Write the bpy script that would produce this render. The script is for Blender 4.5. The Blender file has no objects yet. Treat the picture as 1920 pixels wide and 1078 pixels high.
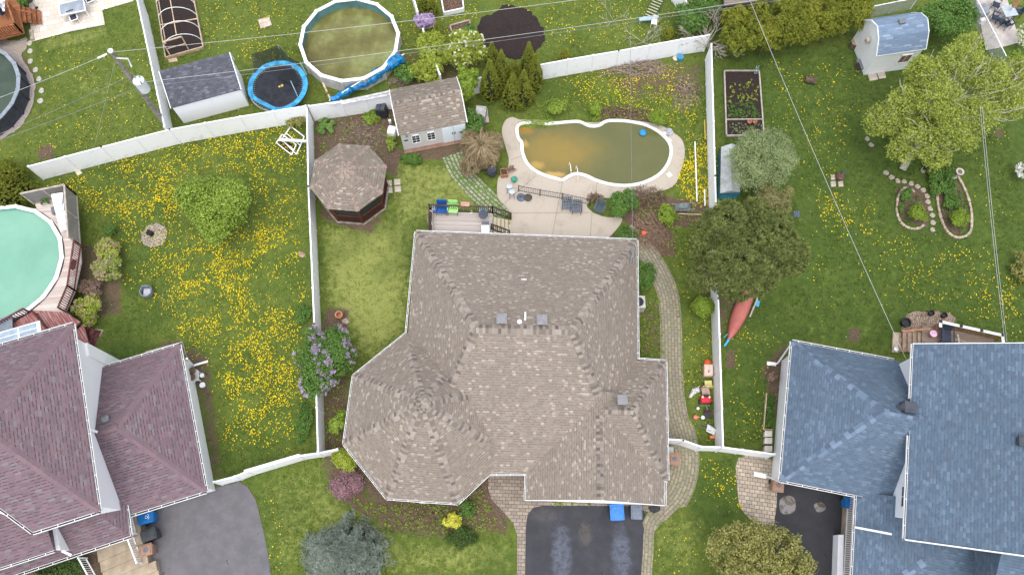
import bpy, math, random
import numpy as np
from mathutils import Vector, Matrix
random.seed(7); rng = np.random.default_rng(7)
R = math.radians
S = bpy.context.scene
COL = S.collection

# ------------------------------------------------------------------ camera
CAM_H, TILT, FPX = 48.0, R(19.5), 1493.0
cam = bpy.data.cameras.new('camera'); camo = bpy.data.objects.new('camera', cam); COL.objects.link(camo)
camo.location = (0, 0, CAM_H); camo.rotation_euler = (TILT, 0, 0)
cam.sensor_width = 36; cam.lens = FPX / 1920 * 36; cam.clip_end = 2000
S.camera = camo
# ------------------------------------------------------------------ world + sun
W = bpy.data.worlds.new('World'); S.world = W; W.use_nodes = True
nt = W.node_tree; nt.nodes.clear()
sky = nt.nodes.new('ShaderNodeTexSky'); sky.sky_type = 'NISHITA'; sky.sun_disc = False
SUN_EL, SUN_AZ = R(74), R(185)
sky.sun_elevation = SUN_EL; sky.sun_rotation = SUN_AZ; sky.air_density = 1.0; sky.dust_density = 2.5; sky.ozone_density = 1.0
hs = nt.nodes.new('ShaderNodeHueSaturation'); hs.inputs['Saturation'].default_value = 0.38
bg = nt.nodes.new('ShaderNodeBackground'); bg.inputs['Strength'].default_value = 0.15
ow = nt.nodes.new('ShaderNodeOutputWorld')
nt.links.new(sky.outputs[0], hs.inputs['Color']); nt.links.new(hs.outputs[0], bg.inputs[0]); nt.links.new(bg.outputs[0], ow.inputs[0])
sl = bpy.data.lights.new('sun', 'SUN'); sl.energy = 0.6; sl.angle = R(60); sl.color = (1, .965, .91)
so = bpy.data.objects.new('sun', sl); COL.objects.link(so)
sd = Vector((math.sin(SUN_AZ) * math.cos(SUN_EL), math.cos(SUN_AZ) * math.cos(SUN_EL), math.sin(SUN_EL)))
so.rotation_euler = sd.to_track_quat('Z', 'Y').to_euler(); so.location = (0, 0, 90)
S.view_settings.view_transform = 'Standard'; S.view_settings.look = 'None'; S.view_settings.gamma = 1
S.view_settings.exposure = 1.2

# ------------------------------------------------------------------ measuring: a photo pixel seen at height z -> metres
def P(px, py, z=0.0):
    x = (px - 960) / FPX; y = (539 - py) / FPX
    dy = y * math.cos(TILT) + math.sin(TILT); dz = y * math.sin(TILT) - math.cos(TILT)
    s = (CAM_H - z) / (-dz)
    return Vector((x * s, dy * s, z))
def PL(pts, z=0.0): return [P(a, b, z) for a, b in pts]

# ------------------------------------------------------------------ objects
def wloc(o):
    v = Vector((0, 0, 0))
    while o is not None: v += o.location; o = o.parent
    return v
def thing(name, label, cat, loc=(0, 0, 0), group=None, kind=None):
    o = bpy.data.objects.new(name, None); o.empty_display_size = .2; COL.objects.link(o); o.location = loc
    tag(o, label, cat, group, kind); return o
def tag(o, label=None, cat=None, group=None, kind=None):
    if label: o['label'] = label
    if cat: o['category'] = cat
    if group: o['group'] = group
    if kind: o['kind'] = kind
    return o
def copy_tree(o, parent=None):
    c = o.copy(); COL.objects.link(c); c.parent = parent
    for ch in list(o.children): copy_tree(ch, c)
    return c
def dup(root, loc, rz=0, label=None, group=None, sc=None):
    kids = [k for k in bpy.data.objects if k.parent == root]
    c = root.copy(); COL.objects.link(c); c.location = loc; c.rotation_euler = (0, 0, rz)
    if sc: c.scale = sc if hasattr(sc, '__len__') else (sc,) * 3
    if label: c['label'] = label
    if group: c['group'] = group
    for k in kids:
        kc = k.copy(); COL.objects.link(kc); kc.parent = c
        for g in [q for q in bpy.data.objects if q.parent == k]:
            gc = g.copy(); COL.objects.link(gc); gc.parent = kc
    return c

def link_mesh(name, me, parent, smooth=False):
    o = bpy.data.objects.new(name, me); COL.objects.link(o)
    n = len(me.vertices); co = np.empty(n * 3, 'f'); me.vertices.foreach_get('co', co); co = co.reshape(-1, 3)
    if parent is not None:
        off = np.array(wloc(parent)); o.parent = parent
    else:
        mn, mx = co.min(0), co.max(0); off = np.array([(mn[0] + mx[0]) / 2, (mn[1] + mx[1]) / 2, mn[2]]); o.location = off
    co -= off; me.vertices.foreach_set('co', co.ravel()); me.update()
    if smooth: me.polygons.foreach_set('use_smooth', [True] * len(me.polygons))
    return o

class MB:
    def __init__(s): s.v = []; s.f = []; s.uv = []; s.mi = []
    def poly(s, pts, m=0, uv=None, up=False, ang=0.0):
        pts = [Vector(p) for p in pts]
        n = Vector((0, 0, 0))
        for i in range(len(pts)):
            a, b = pts[i], pts[(i + 1) % len(pts)]
            n += Vector(((a.y - b.y) * (a.z + b.z), (a.z - b.z) * (a.x + b.x), (a.x - b.x) * (a.y + b.y)))
        if n.length < 1e-12: return
        n.normalize()
        if up and n.z < 0:
            pts.reverse(); n = -n
            if uv: uv = uv[::-1]
        if uv is None:
            if abs(n.z) > .9995:
                c, t = math.cos(ang), math.sin(ang)
                uv = [(p.x * c + p.y * t, -p.x * t + p.y * c) for p in pts]
            else:
                e = Vector((0, 0, 1)).cross(n).normalized(); w = n.cross(e)
                uv = [(p.dot(e), p.dot(w)) for p in pts]
        i = len(s.v); s.v += [tuple(p) for p in pts]; s.f.append(tuple(range(i, i + len(pts)))); s.uv += uv; s.mi.append(m)
    def prism(s, pts, z0, z1, m=0, mtop=None, ang=0.0, bottom=True):
        lo = [Vector((p[0], p[1], z0)) for p in pts]; hi = [Vector((p[0], p[1], z1)) for p in pts]
        ar = sum(lo[i].x * lo[(i + 1) % len(lo)].y - lo[(i + 1) % len(lo)].x * lo[i].y for i in range(len(lo)))
        if ar < 0: lo.reverse(); hi.reverse()
        for i in range(len(lo)):
            j = (i + 1) % len(lo); s.poly([lo[i], lo[j], hi[j], hi[i]], m)
        s.poly(hi, m if mtop is None else mtop, ang=ang)
        if bottom: s.poly(lo[::-1], m)
    def hexa(s, lo, hi, m=0):   # lo, hi: 4 points each, ccw from above
        for i in range(4):
            j = (i + 1) % 4; s.poly([lo[i], lo[j], hi[j], hi[i]], m)
        s.poly(hi, m); s.poly(lo[::-1], m)
    def box(s, c, d, rz=0.0, m=0, M=None):
        c = Vector(c); x, y, z = d[0] / 2, d[1] / 2, d[2] / 2
        r = M if M else Matrix.Rotation(rz, 3, 'Z')
        lo = [c + r @ Vector(p) for p in ((-x, -y, -z), (x, -y, -z), (x, y, -z), (-x, y, -z))]
        hi = [c + r @ Vector(p) for p in ((-x, -y, z), (x, -y, z), (x, y, z), (-x, y, z))]
        s.hexa(lo, hi, m)
    def bar(s, a, b, w, h, m=0):   # box from a to b, w wide, h tall (centred)
        a, b = Vector(a), Vector(b); d = b - a; L = d.length
        if L < 1e-6: return
        d.normalize(); side = d.cross(Vector((0, 0, 1)))
        if side.length < 1e-3: side = Vector((1, 0, 0))
        side.normalize(); upv = side.cross(d)
        M = Matrix((side, d, upv)).transposed()
        s.box((a + b) / 2, (w, L, h), m=m, M=M)
    def tube(s, pts, r, n=6, m=0, cap=True):
        pts = [Vector(p) for p in pts]; rs = r if hasattr(r, '__len__') else [r] * len(pts)
        rings = []
        for i, p in enumerate(pts):
            d = (pts[min(i + 1, len(pts) - 1)] - pts[max(i - 1, 0)]).normalized()
            a = d.cross(Vector((0, 0, 1)));
            if a.length < .05: a = d.cross(Vector((1, 0, 0)))
            a.normalize(); b = a.cross(d)
            rings.append([p + (a * math.cos(t) + b * math.sin(t)) * rs[i] for t in [2 * math.pi * k / n for k in range(n)]])
        for i in range(len(rings) - 1):
            for k in range(n):
                q = (k + 1) % n; s.poly([rings[i][q], rings[i][k], rings[i + 1][k], rings[i + 1][q]], m)
        if cap: s.poly(rings[0], m); s.poly(rings[-1][::-1], m)
    def cyl(s, c, r, h, n=16, r2=None, m=0, mtop=None, cap=True):
        c = Vector(c); r2 = r if r2 is None else r2
        A = [c + Vector((r * math.cos(t), r * math.sin(t), 0)) for t in [2 * math.pi * k / n for k in range(n)]]
        B = [c + Vector((r2 * math.cos(t), r2 * math.sin(t), h)) for t in [2 * math.pi * k / n for k in range(n)]]
        for k in range(n):
            q = (k + 1) % n; s.poly([A[k], A[q], B[q], B[k]], m)
        if cap: s.poly(B, m if mtop is None else mtop); s.poly(A[::-1], m)
    def lathe(s, c, prof, n=20, m=0):   # prof list of (r,z)
        c = Vector(c)
        for (r0, z0), (r1, z1) in zip(prof, prof[1:]):
            for k in range(n):
                t, u = 2 * math.pi * k / n, 2 * math.pi * (k + 1) / n
                a = [c + Vector((r0 * math.cos(t), r0 * math.sin(t), z0)), c + Vector((r0 * math.cos(u), r0 * math.sin(u), z0)),
                     c + Vector((r1 * math.cos(u), r1 * math.sin(u), z1)), c + Vector((r1 * math.cos(t), r1 * math.sin(t), z1))]
                if r0 < 1e-5: a = a[1:]
                elif r1 < 1e-5: a = a[:3]
                s.poly(a, m)
    def ring(s, outer, inner, z0, z1, m=0):
        n = len(outer)
        for i in range(n):
            j = (i + 1) % n
            O0, O1, I0, I1 = outer[i], outer[j], inner[i], inner[j]
            s.poly([(O0[0], O0[1], z1), (O1[0], O1[1], z1), (I1[0], I1[1], z1), (I0[0], I0[1], z1)], m, up=True)
            s.poly([(O0[0], O0[1], z0), (O1[0], O1[1], z0), (O1[0], O1[1], z1), (O0[0], O0[1], z1)], m)
            s.poly([(I1[0], I1[1], z0), (I0[0], I0[1], z0), (I0[0], I0[1], z1), (I1[0], I1[1], z1)], m)
    def build(s, name, mats, parent=None, smooth=False, bevel=0, weld=False):
        me = bpy.data.meshes.new(name); me.from_pydata(s.v, [], s.f)
        l = me.uv_layers.new(name='UVMap'); l.data.foreach_set('uv', [c for u in s.uv for c in u])
        if not isinstance(mats, (list, tuple)): mats = [mats]
        for m in mats: me.materials.append(m)
        if len(mats) > 1: me.polygons.foreach_set('material_index', s.mi)
        o = link_mesh(name, me, parent, smooth)
        if weld or bevel:
            import bmesh
            b = bmesh.new(); b.from_mesh(me); bmesh.ops.remove_doubles(b, verts=b.verts, dist=1e-4); b.to_mesh(me); b.free()
        if bevel:
            md = o.modifiers.new('bevel', 'BEVEL'); md.width = bevel; md.segments = 2; md.limit_method = 'ANGLE'
        return o

def fast(name, V, F, mat, parent=None, smooth=False, attr=None):
    V = np.asarray(V, 'f').reshape(-1, 3); F = np.asarray(F, 'i'); k = F.shape[1]
    me = bpy.data.meshes.new(name); me.vertices.add(len(V)); me.vertices.foreach_set('co', V.ravel())
    me.loops.add(F.size); me.loops.foreach_set('vertex_index', F.ravel())
    me.polygons.add(len(F)); me.polygons.foreach_set('loop_start', np.arange(0, F.size, k, dtype='i')); me.polygons.foreach_set('loop_total', np.full(len(F), k, 'i'))
    me.update(calc_edges=True)
    if attr is not None:
        at = me.color_attributes.new(name='mask', type='FLOAT_COLOR', domain='POINT'); at.data.foreach_set('color', np.asarray(attr, 'f').ravel())
    me.materials.append(mat)
    return link_mesh(name, me, parent, smooth)

# ------------------------------------------------------------------ materials
class NT:
    def __init__(s, name):
        s.m = bpy.data.materials.new(name); s.m.use_nodes = True; s.t = s.m.node_tree; s.t.nodes.clear()
        s.out = s.n('ShaderNodeOutputMaterial'); s.b = s.n('ShaderNodeBsdfPrincipled'); s.l(s.b.outputs[0], s.out.inputs[0])
        s.b.inputs['Specular IOR Level'].default_value = .3
    def n(s, t, **k):
        x = s.t.nodes.new(t)
        for a, b in k.items(): setattr(x, a, b)
        return x
    def l(s, a, b): s.t.links.new(a, b)
    def set(s, inp, v):
        if isinstance(v, bpy.types.NodeSocket): s.l(v, inp)
        elif isinstance(v, (tuple, list)) and len(v) == 3 and inp.type == 'RGBA': inp.default_value = (*v, 1)
        else: inp.default_value = v
    def math(s, op, a, b=None, c=None, clamp=False):
        x = s.n('ShaderNodeMath', operation=op, use_clamp=clamp)
        for i, v in enumerate((a, b, c)):
            if v is not None: s.set(x.inputs[i], v)
        return x.outputs[0]
    def mix(s, f, a, b, blend='MIX'):
        x = s.n('ShaderNodeMix', data_type='RGBA', blend_type=blend)
        s.set(x.inputs[0], f); s.set(x.inputs[6], a); s.set(x.inputs[7], b); return x.outputs[2]
    def noise(s, scale, detail=3, rough=.55, vec=None, dist=0):
        x = s.n('ShaderNodeTexNoise'); x.inputs['Scale'].default_value = scale; x.inputs['Detail'].default_value = detail
        x.inputs['Roughness'].default_value = rough; x.inputs['Distortion'].default_value = dist
        s.l(vec if vec is not None else s.geo(), x.inputs['Vector']); return x.outputs[0]
    def geo(s):
        if not hasattr(s, '_g'): s._g = s.n('ShaderNodeTexCoord').outputs['Object']
        return s._g
    def ramp(s, f, stops, const=False):
        x = s.n('ShaderNodeValToRGB'); cr = x.color_ramp
        if const: cr.interpolation = 'CONSTANT'
        while len(cr.elements) < len(stops): cr.elements.new(.5)
        for e, (p, c) in zip(cr.elements, stops):
            e.position = p; e.color = (c, c, c, 1) if not hasattr(c, '__len__') else (*c, 1)
        s.l(f, x.inputs[0]); return x.outputs[0]
    def step(s, v, a, b):
        x = s.n('ShaderNodeMapRange', interpolation_type='SMOOTHSTEP'); s.set(x.inputs[0], v); s.set(x.inputs[1], a); s.set(x.inputs[2], b); return x.outputs[0]
    def bump(s, h, strength=.3, dist=.02):
        x = s.n('ShaderNodeBump'); x.inputs['Strength'].default_value = strength; x.inputs['Distance'].default_value = dist
        s.l(h, x.inputs['Height']); s.l(x.outputs[0], s.b.inputs['Normal'])
    def wn(s, *c):
        x = s.n('ShaderNodeTexWhiteNoise', noise_dimensions='3D'); cb = s.n('ShaderNodeCombineXYZ')
        for i, v in enumerate(c): s.set(cb.inputs[i], v)
        s.l(cb.outputs[0], x.inputs[0]); return x.outputs[0]
    def uv(s):
        x = s.n('ShaderNodeUVMap'); q = s.n('ShaderNodeSeparateXYZ'); s.l(x.outputs[0], q.inputs[0]); return q.outputs[0], q.outputs[1]
    def fin(s, col, rough=.8, **k):
        s.set(s.b.inputs['Base Color'], col); s.set(s.b.inputs['Roughness'], rough)
        for a, v in k.items(): s.set(s.b.inputs[a.replace('_', ' ')], v)
        return s.m
_mc = {}
def mat(name, c, rough=.6, var=.12, scale=3.0, metal=0.0, grime=0.0, gc=(.12, .11, .09), bump=0.0, bs=40, **k):
    if name in _mc: return _mc[name]
    t = NT(name); n1 = t.noise(scale, 5); c2 = tuple(max(0, x * (1 - var * 2)) for x in c); c3 = tuple(min(1, x * (1 + var)) for x in c)
    col = t.mix(t.step(n1, .3, .7), c2, c3)
    if grime: col = t.mix(t.math('MULTIPLY', t.step(t.noise(scale * 2.7, 7, .7), .5, .75), grime), col, gc)
    if bump: t.bump(t.noise(bs, 3), bump, .01)
    _mc[name] = t.fin(col, rough, Metallic=metal, **k); return _mc[name]

def shingle(name, cols, light, lfrac, dash, row=.15, tab=.28, stain=None, stainamt=.3, joint=.25):
    t = NT(name); u, v = t.uv()
    vr = t.math('DIVIDE', v, row); r = t.math('FLOOR', vr); fv = t.math('SUBTRACT', vr, r)
    off = t.wn(r, 3.7, 0.0); uu = t.math('ADD', t.math('DIVIDE', u, tab), t.math('MULTIPLY', off, 7.3)); c = t.math('FLOOR', uu); fu = t.math('SUBTRACT', uu, c)
    rnd = t.wn(c, r, 1.0); rnd2 = t.wn(c, r, 9.0)
    k = len(cols); stops = [(i / k * (1 - lfrac), cc) for i, cc in enumerate(cols)] + [(1 - lfrac, light)]
    col = t.ramp(rnd, stops, True)
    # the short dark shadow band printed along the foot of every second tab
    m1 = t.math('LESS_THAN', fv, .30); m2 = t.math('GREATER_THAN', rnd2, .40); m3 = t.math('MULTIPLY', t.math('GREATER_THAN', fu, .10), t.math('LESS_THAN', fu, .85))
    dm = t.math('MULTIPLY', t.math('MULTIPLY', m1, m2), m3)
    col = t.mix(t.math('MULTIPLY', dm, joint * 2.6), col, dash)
    edge = t.math('MAXIMUM', t.math('LESS_THAN', fu, .05), t.math('LESS_THAN', fv, .1))
    col = t.mix(t.math('MULTIPLY', edge, joint), col, dash)
    big = t.step(t.noise(.35, 4), .35, .68)
    col = t.mix(t.math('MULTIPLY', big, .28), col, tuple(x * .72 for x in cols[0]))
    if stain: col = t.mix(t.math('MULTIPLY', t.step(t.noise(1.1, 6, .7), .52, .8), stainamt), col, stain)
    gr = t.noise(70, 2)
    col = t.mix(t.math('MULTIPLY', t.step(gr, .35, .75), .22), col, tuple(min(1, x * 1.5) for x in cols[-1]))
    h = t.math('SUBTRACT', t.math('MULTIPLY', rnd2, .4), fv)
    t.bump(h, .5, .012)
    return t.fin(col, .92)
def captab(name, cols):
    t = NT(name); g = t.n('ShaderNodeNewGeometry')
    col = t.ramp(g.outputs['Random Per Island'], [(i / len(cols), c) for i, c in enumerate(cols)], True)
    col = t.mix(t.math('MULTIPLY', t.step(t.noise(60, 2), .35, .75), .25), col, cols[-1])
    t.bump(t.noise(80, 2), .4, .01); return t.fin(col, .92)
def leafmat(name, cols, trans=.25, rough=.6, big=1.2, dark=None):
    t = NT(name); g = t.n('ShaderNodeNewGeometry')
    col = t.ramp(g.outputs['Random Per Island'], [(i / max(1, len(cols) - 1), c) for i, c in enumerate(cols)])
    col = t.mix(t.math('MULTIPLY', t.step(t.noise(big, 3), .35, .65), .35), col, dark or tuple(x * .62 for x in cols[0]))
    t.fin(col, rough); tr = t.n('ShaderNodeBsdfTranslucent'); t.l(col, tr.inputs[0]); ms = t.n('ShaderNodeMixShader'); ms.inputs[0].default_value = trans
    t.l(t.b.outputs[0], ms.inputs[1]); t.l(tr.outputs[0], ms.inputs[2]); t.l(ms.outputs[0], t.out.inputs[0]); return t.m
def paver(name, cols, joint, jw, bw, bh, grass=0.0, gcol=(.07, .12, .02), stain=.3, offs=.5):
    t = NT(name); u, v = t.uv()
    vr = t.math('DIVIDE', v, bh); r = t.math('FLOOR', vr); fv = t.math('SUBTRACT', vr, r)
    uu = t.math('ADD', t.math('DIVIDE', u, bw), t.math('MULTIPLY', t.wn(r, 1.0, 2.0) if offs is None else t.math('MODULO', r, 2.0), offs or 1.0)); c = t.math('FLOOR', uu); fu = t.math('SUBTRACT', uu, c)
    rnd = t.wn(c, r, 4.0)
    col = t.ramp(rnd, [(i / len(cols), cc) for i, cc in enumerate(cols)], True)
    col = t.mix(t.math('MULTIPLY', t.step(t.noise(2.2, 6, .65), .45, .8), stain), col, tuple(x * .5 for x in cols[0]))
    du = t.math('MULTIPLY', t.math('MINIMUM', fu, t.math('SUBTRACT', 1.0, fu)), bw); dv = t.math('MULTIPLY', t.math('MINIMUM', fv, t.math('SUBTRACT', 1.0, fv)), bh)
    d = t.math('MINIMUM', du, dv)
    wob = t.math('MULTIPLY', t.math('SUBTRACT', t.noise(9, 3), .5), jw * 1.2)
    jm = t.math('LESS_THAN', t.math('ADD', d, wob), jw / 2)
    col = t.mix(jm, col, joint)
    if grass:
        dvw = t.math('ADD', dv, t.math('MULTIPLY', t.math('SUBTRACT', t.noise(5, 4), .5), .10))
        gm = t.math('MULTIPLY', t.math('LESS_THAN', dvw, jw * .9), t.step(t.noise(1.6, 4, .6), .5 - grass * .3, .56 - grass * .3))
        gm2 = t.step(t.noise(2.6, 6, .7), .66 - grass * .12, .7 - grass * .12)
        gm = t.math('MAXIMUM', gm, gm2)
        gc2 = t.mix(t.noise(14, 3), gcol, tuple(x * 2.1 for x in gcol))
        col = t.mix(gm, col, gc2)
    t.bump(t.math('SUBTRACT', t.math('MULTIPLY', t.noise(50, 3), .3), jm), .5, .02)
    return t.fin(col, .9)
# ------------------------------------------------------------------ shared materials
WHITE = mat('white_vinyl', (.84, .84, .85), .5, .03, 2, grime=.15, gc=(.45, .45, .42))
FENCEW = mat('white_fence_panel', (.72, .72, .74), .6, .05, 1.5, grime=.35, gc=(.42, .44, .38))
TRIM = mat('white_aluminium', (.84, .84, .84), .4, .04, 2, grime=.2, gc=(.4, .4, .38))
DARKG = mat('gutter_inside', (.05, .047, .043), .8, .3, 4)
GREYP = mat('grey_plastic', (.16, .17, .18), .55, .1, 4)
BLACK = mat('black_plastic', (.025, .026, .03), .5, .2, 5)
METAL = mat('grey_metal', (.33, .34, .35), .45, .12, 5, metal=.4)
GLASS = mat('dark_glass', (.03, .035, .04), .08, .1, 2)
CONC = mat('concrete', (.42, .39, .34), .85, .1, 1.5, grime=.4, gc=(.2, .18, .15), bump=.3)
def siding(name, c, pitch=.12):
    t = NT(name); u, v = t.uv(); f = t.math('FRACT', t.math('DIVIDE', v, pitch))
    col = t.mix(t.math('MULTIPLY', t.math('LESS_THAN', f, .1), .35), c, tuple(x * .55 for x in c))
    col = t.mix(t.math('MULTIPLY', t.step(t.noise(2.3, 6, .7), .5, .8), .18), col, tuple(x * .55 for x in c))
    t.bump(f, .3, .02); return t.fin(col, .55)
SIDW = siding('white_siding', (.9, .9, .91)); SIDG = siding('pale_grey_siding', (.66, .64, .62)); SIDB = siding('pale_blue_siding', (.74, .80, .84))
SH_BROWN = shingle('brown_shingles', [(.208, .173, .142), (.232, .194, .16), (.254, .213, .177), (.22, .183, .152)], (.365, .312, .255), .08, (.062, .052, .046), .145, .18, stain=(.12, .10, .085), stainamt=.25)
SH_BROWN2 = shingle('weathered_brown_shingles', [(.178, .148, .12), (.205, .171, .138), (.225, .189, .153), (.19, .159, .128)], (.35, .295, .235), .09, (.055, .044, .038), .165, .23)
SH_RED = shingle('plum_red_shingles', [(.165, .113, .126), (.185, .118, .13), (.153, .108, .125), (.172, .128, .143), (.14, .10, .115)], (.185, .155, .168), .10, (.07, .047, .054), .16, .33, stain=(.045, .04, .038), stainamt=.25, joint=.42)
SH_BLUE = shingle('slate_blue_shingles', [(.085, .125, .175), (.096, .139, .193), (.110, .155, .212), (.083, .115, .158), (.10, .134, .178)], (.132, .182, .248), .09, (.045, .066, .10), .155, .24)
SH_NAVY = shingle('charcoal_shingles', [(.07, .073, .09), (.09, .093, .11), (.11, .113, .135), (.08, .082, .1)], (.15, .155, .18), .12, (.035, .037, .045), .15, .26)
SH_SHED = shingle('blue_shed_shingles', [(.14, .195, .275), (.155, .21, .295), (.175, .235, .325)], (.25, .315, .41), .12, (.11, .15, .23), .17, .5)
CAP_BROWN = captab('brown_cap_tabs', [(.17, .143, .12), (.26, .222, .188), (.32, .275, .232), (.235, .2, .17), (.285, .243, .207), (.125, .105, .09)])
CAP_RED = captab('plum_cap_tabs', [(.17, .115, .128), (.188, .124, .137), (.158, .112, .126)])
CAP_BLUE = captab('blue_cap_tabs', [(.095, .135, .19), (.13, .18, .25), (.165, .22, .30), (.08, .11, .155)])

# ------------------------------------------------------------------ polygons
def inpoly(X, Y, poly):
    ins = np.zeros(X.shape, bool); d = np.full(X.shape, 1e9)
    n = len(poly)
    for i in range(n):
        x0, y0 = poly[i][0], poly[i][1]; x1, y1 = poly[(i + 1) % n][0], poly[(i + 1) % n][1]
        c = (y0 > Y) != (y1 > Y)
        with np.errstate(divide='ignore', invalid='ignore'): xi = (x1 - x0) * (Y - y0) / (y1 - y0 + 1e-12) + x0
        ins ^= c & (X < xi)
        L = (x1 - x0) ** 2 + (y1 - y0) ** 2 + 1e-12; t = np.clip(((X - x0) * (x1 - x0) + (Y - y0) * (y1 - y0)) / L, 0, 1)
        d = np.minimum(d, np.hypot(X - x0 - t * (x1 - x0), Y - y0 - t * (y1 - y0)))
    return np.where(ins, d, -d)
def spline(pts, k=6, closed=True):
    pts = [Vector(p) for p in pts]; n = len(pts); out = []
    rngi = range(n) if closed else range(n - 1)
    for i in rngi:
        g = (lambda j: pts[j % n]) if closed else (lambda j: pts[max(0, min(n - 1, j))])
        a, b, c, d = g(i - 1), g(i), g(i + 1), g(i + 2)
        for q in range(k):
            t = q / k; out.append(.5 * ((2 * b) + (c - a) * t + (2 * a - 5 * b + 4 * c - d) * t * t + (3 * b - a - 3 * c + d) * t ** 3))
    if not closed: out.append(pts[-1])
    return out
def rough(pts, step=.25, amp=.08, seed=1):
    r = random.Random(seed); out = []; n = len(pts)
    for i in range(n):
        a, b = Vector(pts[i]), Vector(pts[(i + 1) % n]); L = (b - a).length; k = max(1, int(L / step))
        nn = Vector((-(b - a).y, (b - a).x, 0)).normalized()
        for q in range(k): out.append(a.lerp(b, q / k) + nn * r.uniform(-amp, amp))
    return out
def sheet(name, pts, z, m, ang=0.0, kind='structure', label=None, cat=None):
    b = MB(); b.poly([(p[0], p[1], z) for p in pts], up=True, ang=ang); o = b.build(name, m)
    if kind: o['kind'] = kind
    if label: tag(o, label, cat)
    return o
def ribbon(mb, centre, hw, z, m=0):
    centre = [Vector((p[0], p[1], 0)) for p in centre]; n = len(centre); hw = hw if hasattr(hw, '__len__') else [hw] * n
    s = 0; L = []; 
    for i in range(n):
        d = (centre[min(i + 1, n - 1)] - centre[max(i - 1, 0)]).normalized(); nn = Vector((-d.y, d.x, 0))
        if i: s += (centre[i] - centre[i - 1]).length
        L.append((centre[i] + nn * hw[i], centre[i] - nn * hw[i], s, hw[i]))
    for p, q in zip(L, L[1:]):
        mb.poly([(p[1].x, p[1].y, z), (q[1].x, q[1].y, z), (q[0].x, q[0].y, z), (p[0].x, p[0].y, z)], m, uv=[(p[2], -p[3]), (q[2], -q[3]), (q[2], q[3]), (p[2], p[3])], up=True)

# ------------------------------------------------------------------ the ground: one sheet, finer inside the lots
SOIL = [  # photo outlines of bare or littered soil, strength, softness (m)
    ([(590, 205), (735, 200), (748, 292), (742, 330), (722, 318), (700, 300), (590, 300)], 1.0, .5),
    ([(600, 380), (625, 402), (700, 412), (722, 395), (700, 440), (640, 425), (600, 410)], .75, .5),
    ([(648, 690), (610, 690), (610, 870), (650, 870), (700, 935), (720, 985), (860, 1005), (955, 985), (925, 940), (918, 890), (860, 935), (722, 934), (645, 838)], 1.0, .8),
    ([(605, 880), (650, 870), (700, 940), (720, 985), (640, 940)], .8, .6),
    ([(760, 850), (955, 850), (950, 1000), (760, 960)], .9, .5),
    ([(966, 222), (1000, 208), (1160, 200), (1320, 180), (1325, 110), (1200, 120), (1130, 145), (1175, 190), (1060, 195), (985, 205)], .5, .8),
    ([(1120, 232), (1120, 200), (1240, 215), (1240, 240), (1180, 228)], .85, .3),
    ([(1150, 375), (1260, 370), (1340, 385), (1335, 420), (1260, 430), (1270, 480), (1230, 480), (1190, 430), (1165, 410)], .95, .35),
    ([(1300, 490), (1345, 480), (1400, 560), (1350, 640), (1325, 590)], .5, .7),
    ([(1140, 425), (1100, 460), (1195, 460), (1190, 440)], .5, .4),
    ([(615, 575), (655, 580), (650, 640), (600, 620)], .8, .4),
    ([(0, 255), (60, 200), (72, 160), (60, 110), (0, 70)], .5, .4),
    ([(1590, 615), (1615, 615), (1612, 645), (1590, 642)], .75, .35), ([(70, 275), (100, 270), (100, 300), (72, 298)], .8, .3),
    ([(1362, 655), (1380, 655), (1380, 690), (1362, 690)], .75, .3), ([(1862, 240), (1885, 240), (1880, 262), (1865, 260)], .6, .3),
    ([(330, 640), (395, 660), (420, 900), (395, 900), (375, 760)], .55, .5), ([(300, 640), (340, 635), (345, 660), (280, 680)], .6, .3),
    ([(1425, 690), (1470, 640), (1480, 650), (1455, 800)], .6, .3), ([(30, 1050), (170, 1020), (230, 1078), (60, 1120)], .7, .4),
    ([(735, 280), (870, 265), (880, 300), (850, 300), (740, 300)], .65, .25), ([(1195, 560), (1240, 560), (1245, 670), (1200, 670)], .45, .5),
    ([(1680, 350), (1690, 410), (1740, 428), (1745, 370), (1720, 345)], .9, .15), ([(1752, 350), (1765, 420), (1800, 445), (1818, 420), (1800, 340)], .8, .15),
    ([(120, 460), (230, 450), (230, 590), (170, 600)], .6, .4), ([(740, 100), (900, 90), (900, 190), (740, 190)], .5, .5),
]
DRY = [([(600, 420), (775, 400), (770, 620), (690, 690), (610, 560)], .95, 1.5), ([(620, 470), (700, 470), (700, 560), (620, 560)], .5, .8),
    ([(740, 300), (860, 310), (930, 400), (780, 420), (730, 400)], .8, .9), ([(800, 330), (850, 330), (845, 375), (800, 370)], .6, .5), ([(470, 900), (600, 860), (720, 1000), (960, 1000), (975, 1078), (500, 1078)], .55, 1.2),
    ([(100, 100), (250, 60), (280, 190), (120, 240)], .35, 1.5), ([(70, 75), (200, 45), (200, 70), (80, 100)], .8, .4), ([(130, 130), (190, 130), (190, 185), (130, 185)], .5, .6),
    ([(900, 0), (1260, 0), (1250, 80), (1030, 110)], .35, 1.2), ([(1220, 960), (1330, 960), (1320, 1078), (1220, 1078)], .6, .8), ([(600, 900), (760, 1010), (960, 1010), (970, 1078), (740, 1078), (560, 1000)], .7, 1.0),
    ([(1200, 560), (1345, 560), (1345, 840), (1290, 830), (1250, 720)], .35, 1.), ([(0, 50), (250, 40), (300, 230), (0, 300)], .3, 1.), ([(1500, 600), (1680, 590), (1660, 640), (1500, 640)], .4, .9)]
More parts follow.
